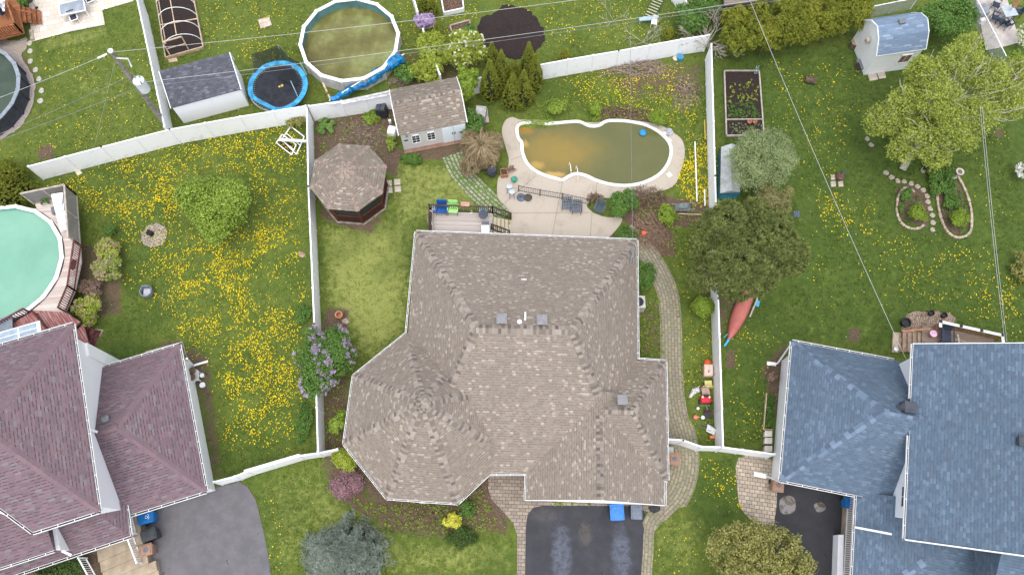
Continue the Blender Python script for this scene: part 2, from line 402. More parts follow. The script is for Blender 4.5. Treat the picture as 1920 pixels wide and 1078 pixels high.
LUSH = [([(90, 330), (340, 300), (345, 440), (240, 640), (190, 420)], .5, 1.4), ([(600, 640), (650, 650), (650, 700), (600, 690)], .5, .6), ([(1360, 100), (1960, 60), (1960, 660), (1480, 640), (1440, 830), (1356, 830), (1345, 120)], .85, .8), ([(390, 680), (600, 560), (600, 850), (400, 890)], .45, 1.2),
    ([(200, 420), (340, 400), (330, 600), (200, 640)], .5, 1.2), ([(1290, 850), (1380, 850), (1410, 960), (1330, 990), (1290, 960)], .8, .8), ([(380, 240), (580, 230), (585, 420), (480, 420)], .4, 1.0), ([(380, 440), (560, 460), (560, 560), (430, 600)], .35, 1.0),
    ([(950, 170), (1170, 120), (1320, 170), (1320, 230), (1000, 210)], .4, .6), ([(190, 640), (330, 640), (220, 690)], .6, .4)]
def axis(lo, hi, st, far):
    core = np.arange(lo, hi + st / 2, st); out = []; d = st * 3; x = hi
    while x < far: x += d; d *= 1.5; out.append(x)
    l2 = []; d = st * 3; x = lo
    while x > -far: x -= d; d *= 1.5; l2.append(x)
    return np.array(l2[::-1] + list(core) + out)
def vnoise(X, Y, sc, seed):
    r = np.random.default_rng(seed); G = r.random((64, 64)); x = X / sc + 100; y = Y / sc + 100
    xi = np.floor(x).astype(int); yi = np.floor(y).astype(int); fx = x - xi; fy = y - yi; fx = fx * fx * (3 - 2 * fx); fy = fy * fy * (3 - 2 * fy)
    g = lambda a, b: G[a % 64, b % 64]
    return (g(xi, yi) * (1 - fx) + g(xi + 1, yi) * fx) * (1 - fy) + (g(xi, yi + 1) * (1 - fx) + g(xi + 1, yi + 1) * fx) * fy
def masks(X, Y):
    out = []
    for T in (SOIL, DRY, LUSH):
        m = np.zeros(X.shape)
        for poly, a, w in T:
            q = [(p.x, p.y) for p in PL(poly)]; sdf = inpoly(X, Y, q); t = np.clip((sdf + w) / (2 * w), 0, 1)
            m = np.maximum(m, a * t * t * (3 - 2 * t))
        out.append(m)
    return out
gx, gy = axis(-42, 36, .2, 300), axis(-9, 44, .2, 300)
GX, GY = np.meshgrid(gx, gy); nx, ny = len(gx), len(gy)
ms, md, ml = masks(GX, GY)
attr = np.stack([ms, md, ml, np.ones_like(ms)], -1).reshape(-1, 4)
idx = np.arange(nx * ny).reshape(ny, nx)
FF = np.stack([idx[:-1, :-1], idx[:-1, 1:], idx[1:, 1:], idx[1:, :-1]], -1).reshape(-1, 4)
GZ = (vnoise(GX, GY, 1.3, 3) - .5) * .03 - .03
def groundmat():
    t = NT('lawn'); a = t.n('ShaderNodeAttribute', attribute_name='mask'); q = t.n('ShaderNodeSeparateColor'); t.l(a.outputs['Color'], q.inputs[0])
    soil, dry, lush = q.outputs
    big = t.noise(.45, 5, .6); mid = t.noise(2.6, 6, .68); fine = t.noise(13, 5, .7); vf = t.noise(45, 3, .7)
    gA, gB, gC = (.08, .12, .018), (.14, .178, .03), (.050, .086, .015)
    g = t.mix(t.step(t.math('ADD', t.math('MULTIPLY', mid, .6), t.math('MULTIPLY', fine, .4)), .36, .64), gA, gB)
    lm = t.step(t.math('ADD', lush, t.math('MULTIPLY', t.math('SUBTRACT', big, .5), 1.4)), .15, .85)
    g = t.mix(lm, g, t.mix(t.step(mid, .35, .65), gC, (.082, .126, .018)))
    dm = t.step(t.math('ADD', dry, t.math('MULTIPLY', t.math('SUBTRACT', mid, .5), 1.9)), .38, 1.05)
    g = t.mix(dm, g, t.mix(fine, (.20, .24, .055), (.33, .34, .10)))
    dm2 = t.step(t.math('ADD', t.math('MULTIPLY', big, .5), t.math('MULTIPLY', fine, .5)), .56, .68)
    g = t.mix(t.math('MULTIPLY', dm2, .35), g, (.19, .19, .045))
    g = t.mix(t.math('MULTIPLY', t.step(t.noise(.22, 5, .65), .46, .62), .42), g, (.045, .085, .012)); g = t.mix(t.math('MULTIPLY', t.step(t.noise(1.15, 5, .7), .56, .7), .4), g, (.20, .21, .05))
    g = t.mix(t.math('MULTIPLY', t.step(vf, .5, .7), .55), g, (.022, .046, .008))
    g = t.mix(t.math('MULTIPLY', t.step(t.noise(60, 2), .56, .7), .35), g, (.22, .27, .05))
    sn = t.math('ADD', t.math('MULTIPLY', mid, .9), t.math('MULTIPLY', fine, .7))
    sm = t.step(t.math('SUBTRACT', t.math('ADD', soil, t.math('MULTIPLY', t.math('SUBTRACT', sn, .8), 1.5)), 0.0), .36, .56)
    so_ = t.mix(t.step(fine, .35, .65), (.075, .052, .036), (.17, .115, .078)); so_ = t.mix(t.math('MULTIPLY', t.step(vf, .55, .7), .7), so_, (.30, .235, .17))
    so_ = t.mix(t.math('MULTIPLY', t.step(t.noise(28, 3), .56, .66), .6), so_, (.04, .027, .02))
    so_ = t.mix(t.math('MULTIPLY', t.step(t.noise(.8, 3), .5, .65), .4), so_, (.13, .065, .045))
    col = t.mix(sm, g, so_)
    t.bump(t.math('ADD', t.math('MULTIPLY', vf, .6), fine), .9, .05)
    return t.fin(col, .95)
ground = fast('lawn_ground', np.stack([GX, GY, GZ], -1).reshape(-1, 3), FF, groundmat(), smooth=True, attr=attr)
ground['kind'] = 'structure'

# ------------------------------------------------------------------ driveways, paths, patios, street
def asphalt(name, c, patch, amt, patches=()):
    t = NT(name); n = t.noise(1.3, 6, .65); col = t.mix(t.step(n, .35, .7), c, tuple(x * 1.35 for x in c))
    col = t.mix(t.math('MULTIPLY', t.step(t.noise(90, 2), .5, .7), .45), col, tuple(x * 2.4 for x in c))
    g = t.geo(); sep = t.n('ShaderNodeSeparateXYZ'); t.l(g, sep.inputs[0])
    for (px, py, rx, ry, a, cc) in patches:
        dx = t.math('DIVIDE', t.math('SUBTRACT', sep.outputs[0], px), rx); dy = t.math('DIVIDE', t.math('SUBTRACT', sep.outputs[1], py), ry)
        d = t.math('SQRT', t.math('ADD', t.math('MULTIPLY', dx, dx), t.math('MULTIPLY', dy, dy)))
        d = t.math('ADD', d, t.math('MULTIPLY', t.math('SUBTRACT', t.noise(1.9, 6, .7), .5), 1.3))
        m = t.math('MULTIPLY', t.step(d, 1.15, .45), a)
        m = t.math('MULTIPLY', m, t.step(t.noise(34, 5, .85), .40, .60)); m = t.math('MULTIPLY', m, t.step(t.noise(3.5, 5, .8), .30, .58))
        col = t.mix(m, col, cc)
    col = t.mix(t.math('MULTIPLY', t.step(t.noise(.5, 5), .45, .7), amt), col, patch)
    vo = t.n('ShaderNodeTexVoronoi', feature='DISTANCE_TO_EDGE'); vo.inputs['Scale'].default_value = .33; wv = t.n('ShaderNodeMixRGB'); wv.inputs[0].default_value = .5; nz = t.n('ShaderNodeTexNoise'); nz.inputs['Scale'].default_value = 1.6; nz.inputs['Detail'].default_value = 6; t.l(t.geo(), nz.inputs['Vector']); t.l(t.geo(), wv.inputs[1]); t.l(nz.outputs['Color'], wv.inputs[2]); t.l(wv.outputs[0], vo.inputs['Vector'])
    cr = t.math('MULTIPLY', t.math('LESS_THAN', vo.outputs['Distance'], .0035), t.step(t.noise(.6, 3), .5, .6)); col = t.mix(t.math('MULTIPLY', cr, .8), col, tuple(x * .35 for x in c)); col = t.mix(t.math('MULTIPLY', t.step(t.noise(2.3, 4, .6), .68, .76), .5), col, tuple(x * .5 for x in c))
    t.bump(t.noise(110, 2), .5, .01); return t.fin(col, .85)
dm_c = P(1100, 1010)
DW_MID = [(988, 962), (1000, 948), (1020, 944), (1100, 944), (1190, 945), (1207, 955), (1213, 975), (1212, 1000), (1207, 1040), (1205, 1090), (1203, 1360), (983, 1360), (985, 1090), (986, 1020), (984, 980)]
OFF = P(0, 0) * 0
def ob(pts):   # object-space centre of a sheet, as link_mesh will place it
    xs = [p.x for p in pts]; ys = [p.y for p in pts]; return (min(xs) + max(xs)) / 2, (min(ys) + max(ys)) / 2
pm = PL(DW_MID); cx, cy = ob(pm)
def rel(px, py): q = P(px, py); return q.x - cx, q.y - cy
pt = []
for (a, b_, rx, ry, am, cc) in [(1053, 1040, .62, 1.9, .85, (.17, .20, .26)), (1165, 1040, .62, 1.7, .85, (.17, .20, .26)), (1098, 1002, .45, .7, .6, (.19, .16, .12)), (1020, 965, .9, .4, .5, (.15, .13, .11))]:
    q = rel(a, b_); pt.append((q[0], q[1], rx, ry, am, cc))
sheet('driveway', pm, .004, asphalt('dark_asphalt', (.036, .036, .042), (.09, .09, .10), .25, pt))
DW_L = [(243, 962), (400, 915), (448, 902), (464, 912), (480, 938), (493, 990), (503, 1040), (510, 1090), (540, 1360), (262, 1360), (288, 1090)]
sheet('driveway', PL(DW_L), .004, asphalt('grey_asphalt', (.105, .10, .107), (.15, .142, .148), .6))
DW_R = [(1450, 880), (1449, 960), (1448, 1010), (1440, 1090), (1425, 1360), (1640, 1360), (1604, 1078), (1625, 915)]
sheet('driveway', PL(DW_R), .004, asphalt('new_asphalt', (.027, .027, .031), (.04, .04, .045), .3))
bk = MB(); ribbon(bk, [(-120, -11, 0), (120, -11, 0)], 4.2, -.005); o = bk.build('road', asphalt('road_asphalt', (.05, .05, .052), (.08, .08, .08), .4)); o['kind'] = 'structure'
# puddles standing in the new asphalt
PUD = NT('puddle'); PUD.fin(PUD.mix(PUD.step(PUD.noise(2.2, 4), .42, .55), (.09, .07, .05), (.17, .16, .16)), .12)
for (pts, c) in [([(1462, 938), (1475, 929), (1488, 932), (1492, 945), (1489, 958), (1474, 964), (1463, 958)], 0), ([(1526, 946), (1538, 941), (1548, 948), (1545, 957), (1532, 959)], 1)]:
    sheet('puddle', spline(PL(pts), 4), .009, PUD.m)
LBRICK = [(.27, .225, .185), (.30, .25, .205), (.245, .205, .17), (.33, .275, .22)]
PAV = paver('front_pavers', LBRICK, (.075, .055, .042), .022, .34, .2, .0, stain=.4)
PAVG = paver('overgrown_pavers', [(.28, .225, .19), (.32, .26, .215), (.25, .21, .18)], (.12, .105, .07), .035, .42, .2, .55, gcol=(.10, .12, .045), stain=.5)
PAVG2 = paver('grassy_stone_pavers', [(.33, .30, .25), (.38, .345, .29), (.29, .265, .22)], (.10, .11, .055), .06, .36, .25, 1.1, gcol=(.06, .11, .018), stain=.5)
PAVR = paver('tan_pavers', [(.36, .30, .24), (.41, .34, .265), (.33, .28, .225), (.45, .37, .29)], (.10, .085, .06), .025, .3, .22, .0, stain=.3)
b = MB(); c1 = spline(PL([(1172, 432), (1205, 462), (1232, 505), (1252, 550), (1258, 610), (1259, 680), (1262, 730), (1268, 775), (1282, 830), (1283, 880), (1268, 925), (1238, 958), (1219, 985), (1215, 1040), (1212, 1100), (1210, 1360)]), 6, False)
w = []
for i in range(len(c1)):
    t = i / (len(c1) - 1); w.append(.62 if t < .05 else .68 if t < .5 else .85 if t < .68 else .6 if t < .75 else .3 if t > .8 else .45)
ribbon(b, c1, w, .006); o = b.build('garden_path', PAVG); o['kind'] = 'structure'
b = MB(); ribbon(b, spline(PL([(848, 290), (862, 320), (890, 352), (925, 385), (950, 405)]), 6, False), .72, .006); o = b.build('garden_path', PAVG2); o['kind'] = 'structure'
FRONTP = PL([(916, 880), (985, 885), (987, 930), (1250, 945), (1244, 962), (1210, 958), (1192, 948), (1020, 947), (1000, 951), (989, 965), (986, 985), (984, 1090), (983, 1360), (966, 1360), (969, 1090), (970, 1005), (962, 980), (940, 955), (921, 935), (915, 915)])
sheet('front_path', FRONTP, .008, PAV, R(-2))
sheet('side_path', spline(PL([(1385, 858), (1452, 866), (1451, 985), (1425, 1000), (1412, 978), (1390, 955), (1383, 920)]), 3), .008, PAVR, R(-8))
# pool patio
PATIO = [(960, 220), (947, 227), (941, 244), (944, 262), (949, 280), (954, 300), (950, 320), (936, 330), (932, 352), (934, 372), (948, 388), (958, 402), (957, 425), (955, 470), (1110, 470), (1142, 445), (1158, 428), (1167, 412), (1160, 407), (1140, 408), (1115, 400), (1100, 385), (1125, 372), (1180, 374), (1225, 362), (1262, 350), (1275, 325), (1284, 292), (1280, 265), (1264, 250), (1240, 236), (1200, 228), (1160, 226), (1100, 230), (1000, 225), (975, 225)]
t = NT('exposed_aggregate'); col = t.mix(t.step(t.noise(42, 3, .7), .38, .66), (.33, .285, .23), (.55, .485, .405)); col = t.mix(t.math('MULTIPLY', t.step(t.noise(.55, 7, .72), .47, .72), .6), col, (.25, .21, .175))
t.bump(t.noise(60, 2), .4, .01); AGG = t.fin(col, .9)
pp = spline(PL(PATIO), 3); sheet('patio', pp, .02, AGG)
b = MB()
for a, c in [((960, 400), (1145, 398)), ((1004, 330), (930, 395)), ((1055, 340), (1030, 470)), ((1110, 400), (1105, 470)), ((1120, 340), (1115, 372)), ((1178, 346), (1177, 372)), ((958, 300), (985, 290))]:
    b.bar(P(*a, .022), P(*c, .022), .02, .006)
o = b.build('patio_joints', mat('joint_dirt', (.16, .13, .10), .9)); o['kind'] = 'structure'
TILE = paver('cream_patio_tiles', [(.58, .51, .43), (.64, .56, .48), (.54, .48, .41), (.67, .6, .52)], (.36, .31, .25), .018, .55, .42, stain=.12)
sheet('stone_patio', PL([(48, -60), (60, 79), (132, 60), (197, 47), (192, 20), (250, 3), (262, -60)]), .02, TILE, R(14))
sheet('stone_patio', PL([(1822, -40), (1848, 95), (1876, 90), (1912, 80), (1887, -6), (1880, -40)]), .02, mat('pink_grey_concrete', (.47, .42, .39), .85, .1, 2, grime=.3, gc=(.3, .27, .25), bump=.3), R(14))
# black mulch bed, raised a little
t = NT('black_mulch'); n = t.noise(24, 5, .75); col = t.mix(t.step(n, .35, .65), (.011, .008, .008), (.042, .029, .028)); col = t.mix(t.math('MULTIPLY', t.step(t.noise(55, 2), .58, .68), .7), col, (.12, .08, .055)); t.bump(n, 1.0, .05); MULCH = t.fin(col, .95)
MUL = [(893, 60), (900, 38), (925, 25), (942, 12), (975, 14), (1000, 28), (1013, 45), (1020, 65), (1018, 80), (1005, 98), (985, 108), (960, 112), (930, 100), (905, 85)]
outer = rough(spline(PL(MUL), 5), .2, .13, 4); cen = sum(outer, Vector()) / len(outer); b = MB()
prev = [Vector((p.x, p.y, .0)) for p in outer]
for f, z in ((.85, .08), (.55, .14), (.2, .16)):
    cur = [cen.lerp(p, f) + Vector((0, 0, z + random.uniform(-.03, .03))) for p in outer]
    for i in range(len(outer)): j = (i + 1) % len(outer); b.poly([prev[i], prev[j], cur[j], cur[i]], up=True)
    prev = cur
b.poly(prev, up=True); o = b.build('mulch_bed', MULCH); tag(o, kind='structure')
t = NT('pink_gravel'); col = t.ramp(t.noise(34, 2, .6), [(0, (.16, .13, .12)), (.42, (.33, .28, .25)), (.55, (.5, .43, .39)), (.7, (.62, .56, .52))], True); t.bump(t.noise(34, 2), 1, .04); GRAV = t.fin(col, .9)
sheet('gravel_bed', rough(spline(PL([(-60, 60), (20, 78), (48, 70), (50, 92), (40, 105), (58, 135), (66, 165), (58, 205), (36, 240), (0, 262), (-60, 290)]), 3), .2, .05), .006, GRAV)
sheet('gravel_bed', rough(spline(PL([(1690, 612), (1700, 590), (1730, 583), (1775, 586), (1790, 600), (1760, 625), (1700, 640)]), 4), .2, .08), .006, mat('wood_chips', (.34, .25, .19), .95, .45, 14, bump=.8, bs=50))

# ------------------------------------------------------------------ house helpers
def gutter(par, a, b, w=.12, h=.12, hang=.75, out=None):
    mb = MB(); _gutter(mb, a, b, w, h, hang, out); mb.build('gutter', [TRIM, DARKG], par)
def _gutter(mb, a, b, w, h, hang, out):
    a, b = Vector(a), Vector(b); d = (b - a).normalized(); n = Vector((d.y, -d.x, 0)).normalized()
    if out is not None and n.dot(out) < 0: n = -n
    # back, floor, lip, then straps
    up = Vector((0, 0, 1))
    def slab(o0, o1, z0, z1, m):
        lo = [a + n * o0, b + n * o0, b + n * o1, a + n * o1]
        L = [Vector((p.x, p.y, p.z + z0)) for p in lo]; H = [Vector((p.x, p.y, p.z + z1)) for p in lo]
        if (L[1] - L[0]).cross(L[2] - L[0]).z < 0: L.reverse(); H.reverse()
        mb.hexa(L, H, m)
    slab(.0, .02, -h, -.02, 0); slab(.02, w, -h, -h + .03, 1); slab(w, w + .022, -h, 0.0, 0)
    L = (b - a).length; k = int(L / hang)
    for i in range(k):
        c = a.lerp(b, (i + .5) / k) + n * (w / 2 + .01) + up * (-.015); mb.box(c, (.03, w, .02), m=0, M=Matrix((d, n, up)).transposed())
def fascia(mb, a, b, h=.18, t=.025, out=None):
    a, b = Vector(a), Vector(b); mb.bar(a - Vector((0, 0, h / 2 + .01)), b - Vector((0, 0, h / 2 + .01)), t, h)
def caps(par, a, b, n1, n2, w=.2, step=.17, rise=.05):
    mb = MB(); _caps(mb, a, b, n1, n2, w, step, rise); mb.build('ridge_cap', par[0], par[1])
def _caps(mb, a, b, n1, n2, w, step, rise):
    a, b = Vector(a), Vector(b); d = b - a; L = d.length; d.normalize(); k = int(L / step)
    s1 = n1.cross(d); s2 = n2.cross(d)
    if s1.z > 0: s1 = -s1
    if s2.z > 0: s2 = -s2
    if s1.dot(s2) > .9: s2 = -s1
    for i in range(k):
        p = a + d * (i * step); q = a + d * ((i + 1.08) * step)
        n = (n1 + n2).normalized(); lo, hi = .012, rise
        for s in (s1, s2):
            ww = w * random.uniform(.93, 1.05)
            mb.poly([p + n * hi, q + n * lo, q + s * ww + n * (lo - .004), p + s * ww + n * (hi - .012)], up=True)
        mb.poly([p + n * hi, p + s1 * w + n * (hi - .012), p + s1 * w - n * .01, p - n * .01]); mb.poly([p + n * hi, p + s2 * w + n * (hi - .012), p + s2 * w - n * .01, p - n * .01])
    # weld pairs into one island is not needed: both halves of a tab read alike
def fnorm(pts):
    pts = [Vector(p) for p in pts]; n = (pts[1] - pts[0]).cross(pts[2] - pts[0]).normalized()
    return n if n.z > 0 else -n
def vent(parent, c, s=.55, h=.28, m=None, name='roof_vent', rz=0):
    b = MB(); c = Vector(c); b.box(c + Vector((0, 0, h * .35)), (s * .7, s * .7, h), rz); b.box(c + Vector((0, 0, h * .9)), (s, s, .1), rz); b.box(c + Vector((0, 0, h * .9 + .055)), (s * .75, s * .75, .03), rz)
    return b.build(name, m or mat('vent_grey', (.21, .205, .215), .5, .08, 6), parent, bevel=.012)
def window(parent, c, w, h, nrm, rows=2, cols=2, depth=.06, gm=None):
    """a framed window on a wall; nrm = outward horizontal normal"""
    c = Vector(c); n = Vector(nrm).normalized(); u = Vector((0, 0, 1)).cross(n); z = Vector((0, 0, 1)); M = Matrix((u, n, z)).transposed()
    fr = MB()
    for s in (-1, 1): fr.box(c + u * s * w / 2 + n * depth / 2, (.07, depth, h + .07), M=M)
    for s in (-1, 1): fr.box(c + z * s * h / 2 + n * depth / 2, (w + .07, depth + .004, .07), M=M)
    for i in range(1, cols): fr.box(c + u * (i / cols - .5) * w + n * depth * .35, (.03, depth * .5, h), M=M)
    for i in range(1, rows): fr.box(c + z * (i / rows - .5) * h + n * depth * .33, (w, depth * .45, .03), M=M)
    f = fr.build('window', WHITE, parent); g = MB(); g.box(c + n * .012, (w, .02, h), M=M); g.build('pane', gm or GLASS, f); return f

# ------------------------------------------------------------------ the bungalow in the middle
HB = thing('bungalow', 'large brown shingled bungalow with an octagonal turret wing in the middle of the picture', 'house', (1, 10, 0))
ze = 3.0
A = P(780, 434, ze); B = P(1194, 450, ze); C = P(1196, 673, ze); D = P(1248, 677, ze); E_ = P(1252, 900, ze)
F0 = P(1022, 888, ze); Lf = Vector((-5.6, 5.2, ze)); Cf = Vector((6.4, 4.87, ze)); R1 = Vector((-1.93, 12.2, 7.05)); R2 = Vector((3.25, 12.1, 7.05))
V8 = Vector((-6.1, 13.0, ze))
rf = MB(); hip = (CAP_BROWN, HB); gt = HB
main_faces = [[A, B, R2, R1], [B, C, R2], [C, Cf, R2], [Cf, Lf, R1, R2], [Lf, V8, R1], [V8, A, R1]]
for f in main_faces: rf.poly(f, up=True)
nB, nR, nR2, nF, nL, nL2 = [fnorm(f) for f in main_faces]
TC = Vector((-4.59, 8.26, ze)); AP = Vector((-4.66, 8.2, 6.95)); RT = 5.1
TV = [TC + Vector((RT * math.cos(R(-71.5 - 45 * k)), RT * math.sin(R(-71.5 - 45 * k)), 0)) for k in range(8)]  # V4,V5,V6,V7,V8,V1,V2,V3
tf = []
for k in range(8): f = [TV[k], TV[(k + 1) % 8], AP]; rf.poly(f, up=True); tf.append(fnorm(f))
W1 = P(1188, 770, 5.2); Wl = Vector((4.78, W1.y + .1, 5.19))
wf = [[D, (3.0, 11.6, ze), Wl, W1], [D, E_, W1], [E_, (3, 4.9, ze), Wl, W1]]
for f in wf: rf.poly(f, up=True)
wn_ = [fnorm(f) for f in wf]
g1 = Vector((.74, 3.60, ze)); g2 = Vector((8.34, 3.32, ze)); gr = Vector((4.62, 3.42, 5.2)); gb = Vector((4.75, 9.2, 5.2))
gf = [[g1, (1.0, 9.5, ze), gb, gr], [g2, (8.6, 9.2, ze), gb, gr]]
# keep the garage slopes inside the wing and main roofs
for f in gf: rf.poly(f, up=True)
gn = [fnorm(f) for f in gf]
rf.build('roof', SH_BROWN, HB)
for a, b_, n1, n2 in [(A, R1, nB, nL2), (B, R2, nB, nR), (R1, R2, nB, nF)]: caps(hip, a, b_, n1, n2, .30)
def onmain(p): return p
caps(hip, R1.lerp(Lf, .44), R1, nL, nF, .27); caps(hip, Vector((4.75, 8.85, 5.3)), R2, nF, nR2, .27)
for k in range(8):
    a = TV[k]; t0 = {0: 0, 1: 0, 2: 0, 3: 0, 4: .32, 5: .62, 6: .52, 7: .3}[k]
    caps(hip, a.lerp(AP, t0), AP, tf[k], tf[k - 1], .25, .17)
caps(hip, D, W1, wn_[0], wn_[1], .24); caps(hip, E_, W1, wn_[2], wn_[1], .24); caps(hip, W1, Vector((5.0, W1.y + .07, 5.2)), wn_[0], wn_[2], .24); caps(hip, gr, Vector((4.72, 7.9, 5.2)), gn[0], gn[1], .22)
fin = MB(); fin.cyl(AP + Vector((0, 0, -.12)), .32, .14, 10, .08); fin.build('turret_cap', CAP_BROWN, HB)
so_ = MB(); zs = ze - .12
so_.poly([(p.x, p.y, zs) for p in (A, B, C, Cf, Lf, V8)], up=True); so_.poly([(p.x, p.y, zs - .003) for p in TV], up=True); so_.poly([(D.x, D.y, zs - .006), (5, 11.6, zs - .006), (5, 4.9, zs - .006), (E_.x, E_.y, zs - .006)], up=True); so_.poly([(g1.x, g1.y, zs - .009), (g2.x, g2.y, zs - .009), (8.3, 5, zs - .009), (.8, 5, zs - .009)], up=True)
so_.build('soffit', TRIM, HB)
for a, b_ in [(A, B), (B, C), (C, D), (D, E_), (E_, P(1213, 898, ze)), (A, TV[4]), (TV[4], TV[3]), (TV[3], TV[2]), (TV[2], TV[1]), (TV[1], TV[0]), (TV[0], Vector((-1.2, 5.07, ze))), (Vector((-1.25, 5.0, ze)), F0), (g2, Vector((8.43, 4.55, ze))), (g1, Vector((.78, 4.9, ze)))]:
    mid = (a + b_) / 2; o_ = mid - Vector((1.0, 9.5, ze))
    if a in (TV[4], TV[3], TV[2], TV[1], TV[0]): o_ = mid - TC
    gutter(gt, a, b_, .07, .12, .7, out=Vector((o_.x, o_.y, 0)) if (b_ - a).cross(Vector((0, 0, 1))).dot(o_) != 0 else None)
gt = MB(); gt.bar(g1 + Vector((0, -.02, -.1)), gr + Vector((0, -.02, -.1)), .03, .2, 0); gt.bar(gr + Vector((0, -.02, -.1)), g2 + Vector((0, -.02, -.1)), .03, .2, 0)
gt.build('fascia', TRIM, HB)
BRK = paver('house_brick', [(.36, .25, .2), (.4, .28, .22), (.32, .22, .18)], (.4, .37, .33), .012, .22, .075)
wl = MB(); ins = .45
wl.prism([(A.x + ins, A.y - ins), (B.x - ins, B.y - ins), (C.x - ins, C.y), (D.x - ins, D.y - ins), (E_.x - ins, E_.y + ins), (8.0, 4.9), (7.95, 3.75), (1.15, 4.0), (1.2, 5.55), (-1.4, 5.55), (-5.5, 6), (-5.6, 13)], 0, ze - .125)
wl.build('wall', BRK, HB)
wl = MB(); wl.prism([(TC + (v - TC) * .9) for v in TV], 0, ze - .13); wl.build('turret_wall', BRK, HB)
gd = MB(); gd.box((3.2, 3.82, 1.05), (2.5, .1, 2.1), R(-2)); gd.box((6.2, 3.75, 1.05), (2.5, .1, 2.1), R(-2)); gd.build('garage_door', TRIM, HB)
fd = MB(); fd.box((.4, 5.52, 1.05), (.95, .08, 2.1)); fd.build('door', mat('dark_red_door', (.2, .03, .03), .5), HB)
for c_, n_ in [((-4.59, 3.66, 1.6), (0, -1, 0)), ((-8.0, 5.2, 1.6), (-.7, -.7, 0)), ((1.5, 18.85, 1.5), (0, 1, 0))]: window(HB, Vector(c_) + Vector(n_) * .02, 1.3, 1.1, n_)
vent(HB, P(941, 600, 6.8), .58); vent(HB, P(1016, 602, 6.8), .58); vent(HB, P(1166, 751, 5.0), .55)
pb = MB(); p0 = P(984, 608, 6.6); p1 = P(985, 585, 6.75); pb.tube([p0, p0 + Vector((.03, .35, .12)), p1], .05, 8); pb.build('white_pipe', WHITE, HB)
pb = MB(); pb.cyl(P(974, 606, 6.6), .09, .3, 10); pb.cyl(P(974, 606, 6.6) + Vector((0, 0, .3)), .14, .08, 10, .1); pb.build('flue', WHITE, HB)
pb = MB(); q = P(982, 528, 4.7); pb.cyl(q, .07, .3, 8); pb.tube([q + Vector((-.16, 0, .28)), q + Vector((.16, 0, .28))], .06, 8); pb.build('vent_pipe', WHITE, HB)
pb = MB(); q = P(1186, 474, 3.9); pb.tube([q + Vector((-.1, -.5, -.3)), q + Vector((0, 0, .7))], .05, 6); pb.tube([q + Vector((.1, -.5, -.5)), q + Vector((0, .2, .4))], .03, 5); pb.tube([q + Vector((0.05, .5, -.5)), q + Vector((0, 0, .5))], .03, 5); pb.build('service_mast', METAL, HB)
pb = MB(); q = P(1197, 574, .0); pb.box(q + Vector((-.1, 0, .45)), (.8, .8, .9)); acu = pb.build('air_conditioner', mat('ac_cream', (.5, .5, .47), .5, .1, 5), None, bevel=.02); tag(acu, 'pale outdoor air conditioner against the right wall of the brown roofed bungalow', 'air conditioner')
pb = MB(); pb.cyl(q + Vector((-.1, 0, .9)), .3, .02, 18); pb.build('fan_grille', BLACK, acu)
# ------------------------------------------------------------------ left two-storey house, plum red roofs
HL = thing('two_storey_house', 'white two storey house with plum red shingle roofs at the left edge', 'house', (-24, 7, 0))
ZB, ZG = 6.4, 2.7
a = P(136, 608, ZB); b_ = P(186, 957, ZB); c_ = P(61, 997, ZB); dL = (b_ - a).normalized(); iL = Vector((dL.y, -dL.x, 0)); iL = iL if iL.x < 0 else -iL
pk = P(-33, 805, 8.9); eL = a + iL * 15; pkL = pk + iL * 8; d_ = P(0, 952, 7.1); f_ = d_ + iL * 9
rf = MB(); F1 = [[a, b_, pk], [a, pk, pkL, eL], [b_, c_, d_, pk], [d_, f_, pkL, pk]]
for f in F1: rf.poly(f, up=True)
n1 = [fnorm(f) for f in F1]
g1, g2, g3, g4 = P(195, 688, ZG), P(335.6, 646.5, ZG), P(386, 920, ZG), P(242, 965, ZG); ap = P(219, 800, 4.85); gw = ap + (g1 - g2).normalized() * 2.2
G1 = g1 + (g1 - g2).normalized() * 1.0; G4 = g4 + (g4 - g3).normalized() * 1.0
F2 = [[g2, g3, ap], [G1, g2, ap, gw], [g3, G4, gw, ap]]
for f in F2: rf.poly(f, up=True)
n2 = [fnorm(f) for f in F2]
# porch roof under the big one and the strips to its left
p3 = P(244, 1004, 2.9); p4 = P(137, 1040, 2.9); p4b = p4 + (p4 - p3).normalized() * 6; pw2 = P(236, 940, 3.6); ppk = P(170, 955, 3.95); ppL = ppk + (p4 - p3).normalized() * 9
g4x = P(238, 945, 2.95)
rf.poly([p3, p4b, ppL, ppk], up=True); rf.poly([p3, ppk, P(236, 938, 2.95)], up=True)
l1 = P(101, 1031, 4.6); l0 = l1 + (c_ - b_).normalized() * 7
rf.poly([l1, l0, l0 - dL * 5 + Vector((0, 0, 1.7)), l1 - dL * 5 + Vector((0, 0, 1.7))], up=True)
rf.build('roof', SH_RED, HL)
wl = MB(); wl.prism([P(x, y, 4.0) for x, y in ((98, 990), (104, 988), (113, 1030), (105, 1031))], 0, 4.0); wl.build('wall', SIDW, HL)
hp = (CAP_RED, HL); caps(hp, a, pk, n1[0], n1[1], .2, .3, .03); caps(hp, b_, pk, n1[0], n1[2], .2, .3, .03); caps(hp, g2, ap, n2[0], n2[1], .2, .3, .03); caps(hp, g3, ap, n2[0], n2[2], .2, .3, .03); caps(hp, ap, gw, n2[1], n2[2], .2, .3, .03)
gt = HL; gutter(gt, a, b_, .1, .12, .7, Vector((1, 0, 0))); gutter(gt, b_, c_, .12, .14, .8, Vector((0, -1, 0))); gutter(gt, c_, d_, .1, .1, .8, Vector((-1, -1, 0))); gutter(gt, a, eL, .12, .14, .8, Vector((0, 1, 0)))
